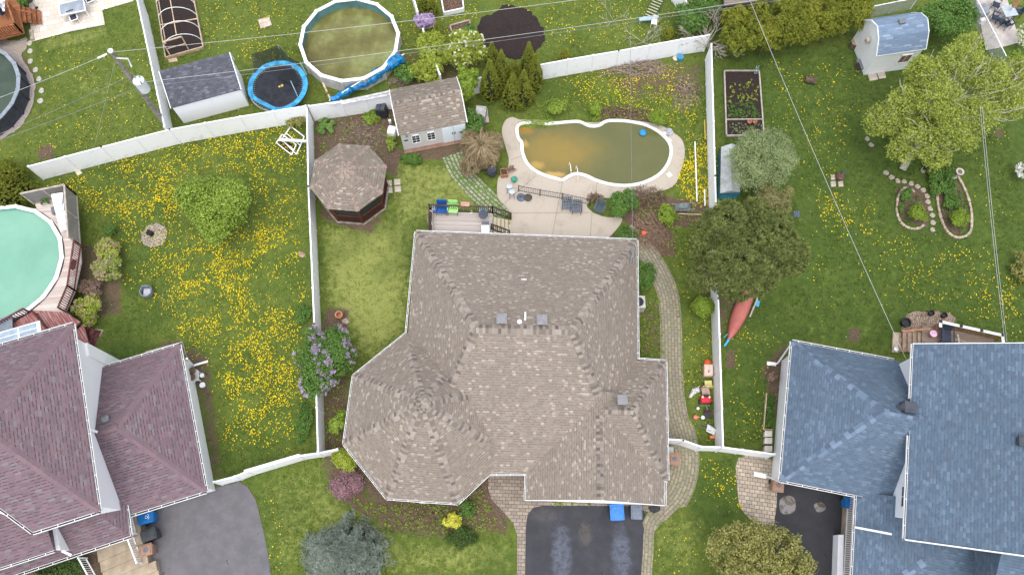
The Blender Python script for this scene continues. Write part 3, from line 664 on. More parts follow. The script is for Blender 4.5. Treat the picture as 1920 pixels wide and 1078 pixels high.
gutter(gt, g2, g3, .1, .12, .6, Vector((1, 0, 0))); gutter(gt, g3, g4, .12, .13, .7, Vector((0, -1, 0))); gutter(gt, g1, g2, .1, .12, .6, Vector((0, 1, 0))); gutter(gt, p3, p4b, .12, .12, .7, Vector((0, -1, 0))); gutter(gt, p3, P(235, 940, 2.95), .1, .12, .8, Vector((1, 0, 0))); gutter(gt, l1, l0, .1, .12, .8, Vector((0, -1, 0)))
gt = MB(); gt.bar(P(116, 1032, 3.1), P(134, 1040, 3.0), .12, .1); gt.build('fascia', TRIM, HL)
wl = MB(); ii = iL * .38; off = iL * .38
w0, w1 = a + off + dL * .4, b_ + off - dL * .4
wl.prism([w0, w1, w1 + iL * 3.0, w1 + iL * 5 - dL * 1.4, w1 + iL * 13 - dL * 1.4, w0 + iL * 13], 0, ZB - .14); wl.build('wall', SIDW, HL)
wl = MB(); wl.prism([g2 - (g2 - g1).normalized() * .35 + (g3 - g2).normalized() * .4, g3 - (g2 - g1).normalized() * .35 - (g3 - g2).normalized() * .4, g4 + Vector((0, .4, 0)), g1 + Vector((0, -.4, 0))], 0, ZG - .12); wl.build('garage_wall', SIDW, HL)
so_ = MB(); so_.poly([(p.x, p.y, ZB - .135) for p in (a, b_, c_, c_ + iL * 1 - dL * 1.5, a + iL * 4)], up=True); so_.poly([(p.x, p.y, ZG - .115) for p in (g1, g2, g3, g4)], up=True); so_.build('soffit', TRIM, HL)
bb = MB(); bb.prism([w0 + dL * .02, w0 + dL * .8, w0 + dL * .8 - iL * .12, w0 + dL * .02 - iL * .12], 0, 4.4); bb.build('bay_wall', SIDW, HL)
sp_ = MB(); q1 = P(166, 806, 5.9); sp_.bar(P(168, 804, 5.2), P(183, 810, 5.0), .12, .1); sp_.build('downspout', TRIM, HL)
vb = MB(); vb.box(P(199, 786, 4.55) + Vector((0, 0, .1)), (.42, .38, .22), R(20)); vb.build('roof_vent', GREYP, HL, bevel=.08)
# awning of glass panels on the rear
aw = MB(); gl = MB()
u = (a - eL).normalized(); pA = P(74, 621, 4.6); pB = pA - u * 3.4; dn = P(72, 606, 4.3) - pA
for k in range(4): q = pA - u * (k * 1.13); aw.bar(q, q + dn * 1.2, .09 if k else .2, .06)
aw.bar(pA + dn * 1.2, pB + dn * 1.2, .06, .05); aw.bar(pA + dn * .5, pB + dn * .5, .04, .04)
aw.build('awning_frame', WHITE, HL); gl.poly([pA, pA + dn * 1.2, pB + dn * 1.2, pB], up=True); gl.build('awning_glass', mat('awning_glass', (.34, .42, .5), .15, .1, 3), HL)
lp = MB(); q = [P(x, y, 1.9) for x, y in ((272, 660), (342, 641), (346, 655), (348, 662))]; lp.tube([q[0], q[1], q[3], P(340, 665, 1.9)], .025, 5); lp.tube([q[1], P(342, 655, .0)], .02, 5); lp.tube([q[3], P(352, 675, 0.)], .02, 5)
o = lp.build('trellis_rail', mat('pale_pipe', (.5, .45, .38), .6)); tag(o, 'thin pale pipe frame along the rear of the plum roofed garage', 'frame')
gp = MB(); gp.tube([P(350, 672, 2.5), P(362, 685, .25)], .06, 8); gp.bar(P(361, 686, .12), P(390, 677, .08), .12, .08); gp.build('garage_downspout', WHITE, HL)

# concrete front steps with two white railings
ST = thing('front_steps', 'wide tan concrete steps below the plum roofed porch', 'steps', P(225, 1050))
q1, q2 = P(182, 1035, .9), P(265, 1000, .9); stp = dL
for k in range(6):
    z = .9 - k * .15; A1 = q1 + stp * (k * .55 - 1.2 * (k == 0)); B1 = q2 + stp * (k * .55 - 2.2 * (k == 0)); A2 = q1 + stp * ((k + 1) * .55); B2 = q2 + stp * ((k + 1) * .55)
    B1 = B1 + (B1 - A1).normalized() * (.0 if k < 3 else .35); B2 = B2 + (B2 - A2).normalized() * (.0 if k < 3 else .35)
    sb = MB(); sb.prism([A1, A2, B2, B1], 0, z); sb.build('step', mat('tan_concrete', (.36, .29, .21), .85, .12, 2, grime=.35, gc=(.2, .15, .1), bump=.3), ST)
sb = MB()
sb.prism([P(262, 955), P(272, 1000), P(268, 1005), P(235, 1010), P(225, 960)], 0, .88)
sb.build('landing', mat('tan_concrete', (.36, .29, .21)), ST)
def railing(name, parent, a, b, h=.95, m=WHITE, step=.13, bw=.03, rail=(.07, .05), post=.09, posts=True):
    r = MB(); a, b = Vector(a), Vector(b); up = Vector((0, 0, 1)); L = (b - a).length
    r.bar(a + up * h, b + up * h, *rail); r.bar(a + up * .12, b + up * .12, rail[0] * .8, rail[1])
    k = max(2, int(L / step))
    for i in range(1, k): q = a.lerp(b, i / k); r.bar(q + up * .12, q + up * h, bw, bw)
    if posts:
        for q in (a, b): r.bar(q, q + up * (h + .04), post, post)
    return r.build(name, m, parent)
railing('railing', ST, P(163, 1046, .9), P(190, 1095, .2)); railing('railing', ST, P(252, 1008, .9), P(270, 1055, .3)); railing('railing', ST, P(248, 965, .9), P(256, 1000, .9))

# ------------------------------------------------------------------ right house, slate blue roofs
HR = thing('blue_roof_house', 'white house with slate blue shingle roofs at the lower right edge', 'house', (21, 6, 0))
zg = 3.0; e1, e2, e3, e4 = P(1485.6, 640, zg), P(1676, 676.5, zg), P(1464, 900, zg), P(1604, 924, zg)
pk = P(1658.5, 770, 6.2); dR = (e3 - e1).normalized(); iR = Vector((-dR.y, dR.x, 0)); iR = iR if iR.x > 0 else -iR
rj = pk + iR * 4.0
F3 = [[e1, e3, pk], [e1, pk, rj, e1 + iR * 8.2], [e3, e3 + iR * 8.0, rj, pk]]
rf = MB()
for f in F3: rf.poly(f, up=True)
n3 = [fnorm(f) for f in F3]
zb = 5.8; b1, b4 = P(1713, 645, zb), P(1697, 1019, zb); dB = (b4 - b1).normalized(); iB = Vector((-dB.y, dB.x, 0)); iB = iB if iB.x > 0 else -iB
b4 = b1 + dB * 10.4
SL = .78; up = Vector((0, 0, 1)); t1 = b1 + iB * 6.5 + up * 6.5 * SL; t4 = b4 + iB * 6.5 + up * 6.5 * SL; r1_ = b1 + iB * 13; r4_ = b4 + iB * 13
rf.poly([b1, b4, t4, t1], up=True); rf.poly([r1_, r4_, t4, t1], up=True)
# lower roof along the front and side
k1 = P(1607, 921, 2.75); k2 = P(1600, 1090, 2.75); k2 = k1 + dR * 6.2; m1 = k1 + iR * 3.3 + up * 1.6 - dR * .0; m2 = k2 + iR * 3.0 - dR * 3.0 + up * 1.5
kt = k2 + iR * 5.2 - dR * 5.2 + up * 2.6; rf.poly([k1, k2, kt, k1 + iR * 5.2 + up * 2.6], up=True); rf.poly([k2, k2 + iR * 12, k2 + iR * 12 - dR * 5.2 + up * 2.6, kt], up=True)
# front wing beside it
x1 = b4 + iB * 3.5 + up * .9; rf.poly([x1 + dB * 3.2, x1 - dB * .9 + up * 1.7, x1 - dB * .9 + iB * 6 + up * 1.7, x1 + dB * 3.2 + iB * 6], up=True); rf.poly([x1 + dB * 3.2, x1 - dB * .9 + up * 1.7, x1 - dB * .9 - up * 1.0, x1 + dB * 3.2 - up * 1.0])
rf.build('roof', SH_BLUE, HR)
hp = (CAP_BLUE, HR); caps(hp, e1, pk, n3[0], n3[1], .22, .3, .03); caps(hp, e3, pk, n3[0], n3[2], .22, .3, .03); caps(hp, pk, pk + iR * 2.6, n3[1], n3[2], .22, .3, .03); caps(hp, k2, m2, fnorm([k1, k2, m2]), fnorm([k2, k2 + iR * 12, m2]), .22, .3, .03)
caps(hp, t1, t4, fnorm([b1, b4, t4]), fnorm([r1_, t1, t4]), .22, .3, .03)
gt = HR; gutter(gt, e1, e3, .1, .12, .8, -iR); gutter(gt, e1, e1 + iR * 5.9, .1, .12, .7, -dR); gutter(gt, e3, e3 + iR * 4.0, .1, .12, .7, dR)
gutter(gt, b1, b1 + dB * 3.1, .1, .12, 1.2, -iB); gutter(gt, b1 + dB * 5.1, b4, .1, .12, 1.2, -iB); gutter(gt, k1, k2, .1, .12, .8, -iR)
gt = MB(); gt.bar(b4 + dB * .05, b4 + dB * .05 + iB * 6.5 + up * 6.5 * SL, .05, .2); gt.build('fascia', TRIM, HR); gt = MB(); gt.bar(b1 - dB * .02 - up * .08, t1 - dB * .02 - up * .08, .04, .18)
gt.build('fascia', TRIM, HR); gt = MB(); gt.bar(P(1603, 988, 3.0), P(1672, 1001, 4.2) - up * .0, .1, .08); gt.build('fascia', TRIM, HR)
wl = MB(); wl.prism([b1 + iB * .4 + dB * .4, b4 + iB * .4 - dB * 1.3, b4 + iB * 12.6 - dB * 1.3, b1 + iB * 12.6 + dB * .4], 0, zb - .0); 
A1, A2 = b4 + iB * .4 - dB * 1.3, b4 + iB * 12.6 - dB * 1.3; T_ = b4 + iB * 6.5 - dB * 1.3 + up * (6.1 * SL - .1)
wl.poly([A1, A2, T_]); A3, A4 = b1 + iB * .4 + dB * .4, b1 + iB * 12.6 + dB * .4; wl.poly([A3, A4, b1 + iB * 6.5 + dB * .4 + up * (6.1 * SL - .1)])
wl.build('wall', SIDW, HR)
wl = MB(); wl.prism([e1 + iR * .35 + dR * .35, e3 + iR * .35 - dR * .35, e3 + iR * 6 - dR * .35, e1 + iR * 6 + dR * .35], 0, zg - .12); wl.build('garage_wall', SIDW, HR)
wl = MB(); wl.prism([k1 + iR * 1.6, k2 + iR * 1.6 - dR * 1.5, k2 + iR * 9 - dR * 1.5, k1 + iR * 9], 0, 2.6); wl.build('porch_wall', SIDW, HR)
so_ = MB(); so_.poly([(p.x, p.y, zg - .115) for p in (e1, e3, e3 + iR * 5, e1 + iR * 5)], up=True); so_.poly([(p.x, p.y, zb - .1) for p in (b1, b4, b4 + iB * .5, b1 + iB * .5)], up=True); so_.build('soffit', TRIM, HR)
window(HR, b4 - dB * 2.3 + iB * .39 + Vector((0, 0, -.95)), 1.1, 1.0, -iB, 1, 2); window(HR, e1 + dR * 1.2 + iR * .34 + Vector((0, 0, -1.0)), .9, 1.1, -iR, 2, 2)
chb = MB(); q = P(1702, 765, 6.0); chb.box(q + up * .0, (.62, .62, .7), R(-10)); chb.poly([q + Vector((-.3, -.25, .36)), q + Vector((-.3, .28, .36)), q + Vector((-.62, .03, -.2))], up=True); chb.build('chimney', mat('chimney_dark', (.055, .062, .08), .6), HR, bevel=.02)
q = P(1916, 828, 9.0); vent(HR, q - up * .1, .55, .35, mat('vent_dark', (.06, .07, .085), .6), rz=R(-10))
dsp = MB(); q = P(1455, 678, 2.75); dsp.tube([P(1481, 648, 2.8), P(1458, 681, .3), P(1440, 684, .12)], .055, 8); dsp.bar(P(1455, 683, .12), P(1438, 681, .08), .22, .08); dsp.build('downspout', TRIM, HR)
dsp = MB(); dsp.tube([P(1463, 903, 2.8), P(1437, 892, .2)], .055, 8); dsp.bar(P(1437, 893, .1), P(1414, 888, .06), .26, .08); dsp.build('downspout', TRIM, HR)
# porch balustrade in front of the blue house
PR = thing('porch', 'narrow tan porch landing with white balustrade beside the new asphalt driveway', 'porch', P(1585, 1000))
pb = MB(); pb.prism(PL([(1581, 928), (1604, 932), (1598, 1120), (1569, 1120)]), 0, .55); pb.build('landing', mat('tan_concrete', (.36, .29, .21)), PR)
railing('railing', PR, P(1589, 928, .55), P(1578, 1120, .55), .95, WHITE, .1)
pb = MB(); pb.prism(PL([(1562, 1003), (1572, 1003), (1569, 1115), (1558, 1115)]), 0, .8); pb.build('white_panel', WHITE, PR)

# ------------------------------------------------------------------ fences
def fence(name, top, label, h=1.85, group=None, m=None, rails=(), post=True, slats=True):
    """top: photo points of its top edge; a run of panels with a cap rail and posts"""
    pts = [P(x, y, h) for x, y in top]; root = thing(name, label, 'fence', Vector((pts[0].x, pts[0].y, 0)), group)
    pan = MB(); cap = MB(); up = Vector((0, 0, 1)); done = set()
    for p, q in zip(pts, pts[1:]):
        p0, q0 = Vector((p.x, p.y, 0)), Vector((q.x, q.y, 0)); L = (q0 - p0).length; d = (q0 - p0).normalized(); k = max(1, round(L / 2.2))
        pan.bar(p0 + up * (h / 2 - .02) + d * .0, q0 + up * (h / 2 - .02) - d * .0, .05, h - .1)
        cap.bar(p0 + up * (h - .04), q0 + up * (h - .04), .09, .07)
        for i in range(k + 1):
            c = p0.lerp(q0, i / k); ky = (round(c.x, 1), round(c.y, 1))
            if ky in done: continue
            done.add(ky); pst = MB(); pst.box(c + up * (h / 2), (.10, .10, h), math.atan2(d.y, d.x)); pst.box(c + up * (h + .02), (.12, .12, .04), math.atan2(d.y, d.x)); pst.build('post', WHITE, root)
    pan.build('panel', m or FENCEP, root); cap.build('top_rail', WHITE, root); return root
t = NT('vinyl_fence_panels'); u_, v_ = t.uv(); fr_ = t.math('FRACT', t.math('DIVIDE', u_, .18)); c_ = t.mix(t.math('MULTIPLY', t.math('LESS_THAN', fr_, .07), .14), (.91, .91, .92), (.5, .5, .5))
low = t.step(v_, .75, .0); c_ = t.mix(t.math('MULTIPLY', t.step(t.math('ADD', t.noise(2.2, 6, .7), t.math('MULTIPLY', low, .14)), .54, .8), .35), c_, (.36, .38, .33))
c_ = t.mix(t.math('MULTIPLY', t.step(t.noise(9, 5, .75), .6, .76), .3), c_, (.3, .31, .28)); FENCEP = t.fin(c_, .55)
fence('white_fence', [(53, 312), (190, 276)], 'white panel fence at the far left, behind the dark cedar and the small cream slab')
fence('white_fence', [(190, 276), (318, 243)], 'white panel fence along the dandelion lawn, ending under the leaning utility pole')
fence('white_fence', [(318, 243), (450, 219), (573, 199)], 'stained white panel fence between the charcoal shed and the dandelion lawn')
fence('white_fence', [(579, 199), (640, 190), (732, 176)], 'white panel fence behind the soil bed, under the grey boards beside the trampoline')
fence('white_fence', [(247, -30), (257, 0), (283, 120), (308, 238)], 'long white fence running up past the hoop greenhouse bed')
fence('white_fence', [(575, 204), (578, 350)], 'white fence stretch beside the gazebo, left of it')
fence('white_fence', [(578, 350), (589, 607)], 'white fence stretch between the dandelion lawn and the bare lawn, above the purple lilac')
fence('white_fence', [(589, 607), (596, 846)], 'white fence stretch below the purple lilac, ending at the lattice topped fence')
fence('white_fence', [(880, 150), (935, 138)], 'short white fence stretch hidden between the brown shed and the cedars')
fence('white_fence', [(1000, 124), (1065, 112), (1160, 96)], 'white fence behind the small cedar, next to the black mulch bed')
fence('white_fence', [(1160, 96), (1278, 74), (1330, 66)], 'white fence above the dead brush pile, ending at the bare tree')
fence('white_fence', [(1334, 84), (1341, 330)], 'white fence right of the kidney shaped pool')
fence('white_fence', [(1341, 330), (1347, 560)], 'white fence running under the big dark pine')
fence('white_fence', [(1347, 560), (1356, 838)], 'white fence between the garden toys and the dark green lawn')
fence('white_fence', [(1253, 823), (1281, 825)], 'short white fence end against the bungalow corner', 1.6)
fence('white_fence', [(1354, 838), (1392, 843), (1452, 851)], 'white fence between the toy lined fence and the blue roofed house', 1.6)
gt_ = fence('white_gate', [(1281, 825), (1315, 837), (1354, 838)], 'white vinyl gate across the paver path, slightly sagging', 1.6); gt_['category'] = 'gate'
fence('white_fence', [(768, -30), (783, 22)], 'white fence end above the pink blossom shrub at the top edge'); fence('white_fence', [(793, 55), (812, 108), (825, 140)], 'narrow white fence poking through the shrubs behind the brown shed')
fence('white_fence', [(1268, -25), (1292, 10), (1303, 18)], 'white panel at the top edge above the bare tree', 1.6)
# lattice topped fence in front of the left neighbour
lf = fence('lattice_fence', [(401, 903), (440, 893), (462, 884), (562, 854), (597, 849), (632, 842)], 'low white fence with a row of lattice holes, front of the dandelion lawn', 1.5)
lb = MB(); A1, B1 = P(461, 883, 1.5), P(563, 853, 1.5)
lb.bar(A1 + up * .3, B1 + up * .3, .07, .05); k = 32
for i in range(k + 1): q = A1.lerp(B1, i / k); lb.bar(q, q + up * .3, .06, .05)
lb.build('lattice', WHITE, lf)
# chain link at the top right
def wiremesh(name, c, sp=.11, th=.14):
    t = NT(name); u, v = t.uv(); s = t.math('FRACT', t.math('DIVIDE', t.math('ADD', u, v), sp)); q = t.math('FRACT', t.math('DIVIDE', t.math('SUBTRACT', u, v), sp))
    m = t.math('MAXIMUM', t.math('LESS_THAN', s, th), t.math('LESS_THAN', q, th)); t.fin(c, .5); tr = t.n('ShaderNodeBsdfTransparent'); ms = t.n('ShaderNodeMixShader')
    t.l(m, ms.inputs[0]); t.l(tr.outputs[0], ms.inputs[1]); t.l(t.b.outputs[0], ms.inputs[2]); t.l(ms.outputs[0], t.out.inputs[0]); return t.m
CHAIN = wiremesh('chain_link_wire', (.55, .56, .58))
def chain(top, label, h=1.3):
    pts = [P(x, y, h) for x, y in top]; root = thing('chain_link_fence', label, 'fence', Vector((pts[0].x, pts[0].y, 0)))
    me = MB(); fr = MB()
    for p, q in zip(pts, pts[1:]):
        p0, q0 = Vector((p.x, p.y, .05)), Vector((q.x, q.y, .05)); me.bar((p0 + p) / 2, (q0 + q) / 2, .006, h - .05); fr.tube([p, q], .035, 6); L = (q0 - p0).length; k = max(1, round(L / 2.3))
        for i in range(k + 1): c = p0.lerp(q0, i / k); fr.tube([c, c + up * h], .035, 6)
    me.build('wire_mesh', CHAIN, root); fr.build('frame', WHITE, root)
chain([(1640, 12), (1680, 4), (1722, -4)], 'chain link fence with white rail behind the blue roofed shed'); chain([(1820, -25), (1888, 108)], 'chain link fence with white rail crossing the pinkish patio')
# ------------------------------------------------------------------ sheds
def shed_gable(name, label, fl, fr, depth, ez, rz, walls, roofm, over=.12, wallm=SIDG, capm=None, rf=.5):
    """fl, fr: front eave corners (metres); ridge parallel to the front"""
    root = thing(name, label, 'shed', Vector((fl.x, fl.y, 0))); u = (fr - fl).normalized(); n = Vector((-u.y, u.x, 0)); up = Vector((0, 0, 1))
    A, B = Vector((fl.x, fl.y, ez)), Vector((fr.x, fr.y, ez)); C, D = B + n * depth, A + n * depth; R1, R2 = A + n * depth * rf + up * rz, B + n * depth * rf + up * rz
    r = MB(); r.poly([A, B, R2, R1], up=True); r.poly([C, D, R1, R2], up=True)
    dn = up * -.06
    r.poly([A + dn, B + dn, R2 + dn, R1 + dn]); r.poly([C + dn, D + dn, R1 + dn, R2 + dn])
    for p, q in ((A, B), (B, R2), (R2, C), (C, D), (D, R1), (R1, A)): r.poly([p, q, q + dn, p + dn])
    r.build('roof', roofm, root)
    caps((capm or CAP_BROWN, root), R1 + u * .02, R2, fnorm([A, B, R2]), fnorm([C, D, R1]), .16, .16, .025)
    tr = MB()
    for g in ((A, R1, D), (B, R2, C)):
        tr = MB(); tr.bar(g[0] + dn * .8, g[1] + dn * .8, .05, .12); tr.bar(g[1] + dn * .8, g[2] + dn * .8, .05, .12); tr.build('trim', WHITE, root)
    w = MB(); a, b, cc, d = A + u * over + n * over, B - u * over + n * over, C - u * over - n * over, D + u * over - n * over
    z = ez + rz * over / (depth * max(rf, 1 - rf)) - .07
    q = [Vector((p.x, p.y, 0)) for p in (a, b, cc, d)]; Q = [Vector((p.x, p.y, z)) for p in (a, b, cc, d)]
    for i in range(4): j = (i + 1) % 4; w.poly([q[i], q[j], Q[j], Q[i]])
    g1, g2 = Q[0].lerp(Q[3], rf) + up * (rz * .86), Q[1].lerp(Q[2], rf) + up * (rz * .86); w.poly([Q[0], g1, Q[3]]); w.poly([Q[1], Q[2], g2]); w.build('wall', wallm, root)
    return root, u, n, a, b
rz_ = .95
SB, u, n, a_, b_ = shed_gable('brown_shed', 'grey garden shed with brown shingle gable roof, two small windows and pale double doors', P(747, 254, 2.25), P(876, 229, 2.25), 3.55, 2.25, 1.15, 1, SH_BROWN2)
for k, s in ((.95, 0), (1.98, 0)): window(SB, a_ + u * k + Vector((0, 0, -1.05)) , .55, .95, -n, 3, 2, .05)
db = MB(); c0 = a_ + u * 3.5; M = Matrix((u, -n, Vector((0, 0, 1)))).transposed()
for k in (-.38, .42): db = MB(); db.box(Vector((c0.x, c0.y, .95)) + u * k - n * .03, (.76, .05, 1.8), M=M); dr = db.build('door', SIDB, SB); hb = MB(); hb.box(Vector((c0.x, c0.y, 1.1)) + u * (k * .2) - n * .07, (.05, .03, .25), M=M); hb.build('handle', BLACK, dr)
lb = MB(); lb.box(Vector((a_.x, a_.y, 1.9)) + u * .4 - n * .08, (.16, .16, .12), M=M); lb.build('wall_lamp', METAL, SB); lb = MB(); lb.box(Vector((a_.x, a_.y, 1.25)) + u * .28 - n * .02, (.24, .03, .1), M=M); lb.build('plaque', BLACK, SB)
lb = MB(); lb.prism([a_ - n * .3 - u * .05, b_ - n * .3, b_, a_], 0, .06); lb.build('sill_board', mat('reddish_board', (.25, .15, .11), .8), SB)
SK, u, n, a_, b_ = shed_gable('charcoal_shed', 'white shed with charcoal shingle roof left of the blue trampoline', P(320, 203, 2.1), P(452, 167.5, 2.1), 2.5, 2.1, .95, 1, SH_NAVY, .08, SIDW, captab('charcoal_cap_tabs', [(.08, .083, .1), (.11, .115, .135)]), .93)
# blue roofed shed with gambrel roof
BS = thing('blue_shed', 'pale shed with blue gambrel shingle roof and a brown window in the top right', 'shed', (26.3, 34.5, 0))
A = P(1645, 105, 2.35); B = P(1735, 92, 2.35); u = (B - A).normalized(); n = Vector((-u.y, u.x, 0)); up = Vector((0, 0, 1)); dp = 3.0
prof = [(0, 2.35), (.75, 3.25), (1.5, 3.6), (2.25, 3.25), (3.0, 2.35)]
r = MB(); pt = [[Vector((s.x, s.y, 0)) + n * o + up * z for o, z in prof] for s in (A - u * .06, B + u * .06)]
for i in range(4): r.poly([pt[0][i], pt[1][i], pt[1][i + 1], pt[0][i + 1]], up=True)
for i in range(4): r.poly([pt[0][i] - up * .06, pt[1][i] - up * .06, pt[1][i + 1] - up * .06, pt[0][i + 1] - up * .06])
r.build('roof', SH_SHED, BS); tr = MB()
for s in (0, 1):
    tr = MB()
    for i in range(4): tr.bar(pt[s][i] - up * .05, pt[s][i + 1] - up * .05, .05, .1)
    if s: tr.build('trim', WHITE, BS)
    else: tr.build('trim', WHITE, BS)
tr = MB(); tr.bar(pt[0][0] - up * .05, pt[1][0] - up * .05, .04, .08); tr.build('trim', WHITE, BS)
w = MB(); i_ = .06; base = [A + u * i_ + n * i_, B - u * i_ + n * i_, B - u * i_ + n * (dp - i_), A + u * i_ + n * (dp - i_)]
w.prism(base, 0, 2.32)
for s, x in ((A + u * i_, 1), (B - u * i_, -1)): w.poly([Vector((s.x, s.y, 0)) + n * min(max(o, i_), dp - i_) + up * (z - .05) for o, z in prof])
w.build('wall', SIDW, BS)
window(BS, base[0] + u * 2.35 + Vector((0, 0, -.95)) + Vector((0, 0, 0)), .85, .9, -n, 1, 2, .05, mat('brown_blind', (.2, .13, .09), .6))
vb = MB(); q = Vector((A.x, A.y, 0)) + u * 1.6 + n * 1.5 + up * 3.62; vb.box(q + up * .08, (.4, .34, .14), R(8)); vb.build('roof_vent', GREYP, BS)
vb = MB(); q = P(1626, 77, 2.2); vb.box(q, (.2, .3, .3), R(8)); vb.build('wall_vent', mat('tan_box', (.45, .36, .28), .6), BS)
o = MB(); o.prism(PL([(1602, 118), (1611, 116), (1617, 133), (1607, 136)]), 0, .35); pl_ = o.build('planter_box', GREYP); tag(pl_, 'small dark planter box of seedlings at the corner of the blue shed', 'planter'); s2 = MB(); s2.prism(PL([(1605, 120), (1610, 118.5), (1614.5, 131), (1608.5, 133)], .3), .3, .36); s2.build('soil', MULCH, pl_)
stump = MB(); q = P(1599, 88); stump.cyl(q, .3, .45, 14, .24, mtop=1); tag(stump.build('tree_stump', [mat('bark_brown', (.12, .085, .06), .9, .3, 8, bump=.8), mat('cut_wood', (.38, .27, .18), .8, .2, 8)]), 'round cut tree stump between the cedar hedge and the blue shed', 'stump')
log = MB(); q = P(1520, 150, .25); log.tube([q + Vector((-.35, .1, -.03)), q + Vector((.35, -.08, 0))], [.24, .26], 14); tag(log.build('log', [mat('bark_brown', (.12, .085, .06), .9, .3, 8)]), 'short cut log lying on the grass below the cedar hedge', 'log')
sl_ = paver('square_slab', [(.40, .36, .30), (.44, .39, .33)], (.3, .26, .2), .01, 1.2, 1.2)
def slab(name, pts, label, m=None, z=.05, grp=None):
    b = MB(); q = PL(pts); b.prism(q, -.02, z); o = b.build(name, m or mat('slab_stone', (.42, .37, .31), .85, .12, 2, grime=.3, gc=(.25, .2, .16), bump=.3)); tag(o, label, 'paving slab', grp); return o
slab('paving_slab', [(1626, 139), (1642, 137), (1646, 150), (1631, 153)], 'left one of two slabs in front of the blue shed'); slab('paving_slab', [(1644, 137), (1658, 135), (1661, 147), (1648, 149)], 'right one of two slabs in front of the blue shed')
for (x, y, l) in [(729, 344, 'upper left slab of the four beside the gazebo'), (745, 342, 'upper right slab of the four beside the gazebo'), (730, 357, 'lower left slab of the four beside the gazebo'), (746, 355, 'lower right slab of the four beside the gazebo')]:
    slab('paving_slab', [(x - 6, y - 5), (x + 5.5, y - 5.5), (x + 6, y + 5), (x - 5.5, y + 5.5)], l, mat('pale_slab', (.52, .47, .38), .85, .1, 2, grime=.25))
slab('paving_slab', [(484, 38), (505, 33), (510, 48), (489, 55)], 'lone pinkish slab in the grass left of the round pool', mat('pink_slab', (.5, .42, .37), .85, .15, 5, grime=.2))
slab('paving_slab', [(139, 319), (148, 316), (155, 325), (146, 330)], 'small cream slab below the left white fence', mat('cream_slab', (.6, .53, .36), .7))
slab('paving_slab', [(175, 626), (181, 617), (195, 619), (187, 631)], 'upper square slab at the foot of the dark red deck stairs'); slab('paving_slab', [(166, 634), (174, 628), (186, 632), (178, 647), (165, 643)], 'lower square slab at the foot of the dark red deck stairs')

# ------------------------------------------------------------------ gazebo
GZ_ = thing('gazebo', 'octagonal brown shingled gazebo with dark screened sides and red wooden base', 'gazebo', (-10.5, 23.6, 0))
cz = 2.55; c = P(653, 333, cz); c = Vector(((P(583, 335, cz).x + P(723, 335, cz).x) / 2, (P(650, 268, cz).y + P(650, 398, cz).y) / 2, cz)); Rg = 2.52; a0 = R(-90 - 22.5 - 5)
V = [c + Vector((Rg * math.cos(a0 + R(45 * k)), Rg * math.sin(a0 + R(45 * k)), 0)) for k in range(8)]; ap = c + Vector((0, 0, 1.25))
r = MB(); fn = []
for k in range(8): f = [V[k], V[(k + 1) % 8], ap]; r.poly(f, up=True); r.poly([p - Vector((0, 0, .06)) for p in f]); r.poly([V[k], V[(k + 1) % 8], V[(k + 1) % 8] - Vector((0, 0, .06)), V[k] - Vector((0, 0, .06))]); fn.append(fnorm(f))
r.build('roof', SH_BROWN2, GZ_)
CAPG = captab('gazebo_cap_tabs', [(.19, .145, .12), (.24, .185, .155), (.29, .23, .19)])
hp = (CAPG, GZ_)
for k in range(8): caps(hp, V[k], ap, fn[k], fn[k - 1], .13, .15, .03)
hp = MB(); hp.cyl(ap - Vector((0, 0, .1)), .2, .13, 8, .08); hp.build('finial', CAPG, GZ_)
REDW = mat('red_brown_wood', (.105, .035, .026), .65, .2, 6)
W8 = [Vector((c.x, c.y, 0)) + (v - c) * .86 for v in V]; st = MB(); sc = MB(); wl = MB()
for k in range(8):
    p, q = W8[k], W8[(k + 1) % 8]; up = Vector((0, 0, 1)); st.bar(p, p + up * 2.5, .12, .12); wl.bar(p + up * .5, q + up * .5, .03, .9)
    st.bar(p + up * .98, q + up * .98, .12, .07); st.bar(p + up * 2.42, q + up * 2.42, .08, .14)
    for i in range(1, 12): x = p.lerp(q, i / 12); d = Vector((x.x - c.x, x.y - c.y, 0)).normalized() * .035; st.bar(x + up * .08 + d, x + up * .95 + d, .05, .03)
    sc.bar(p + up * 1.68, q + up * 1.68, .01, 1.35)
st.build('frame', REDW, GZ_); wl.build('base_panel', mat('dark_red_panel', (.05, .02, .017), .7), GZ_); sc.build('screen', mat('insect_screen', (.03, .032, .036), .4), GZ_)
fb = MB(); fb.prism([Vector((c.x, c.y, 0)) + (v - c) * .93 for v in V], 0, .08); fb.build('base', mat('grey_wood', (.26, .22, .19), .85, .2, 4), GZ_)

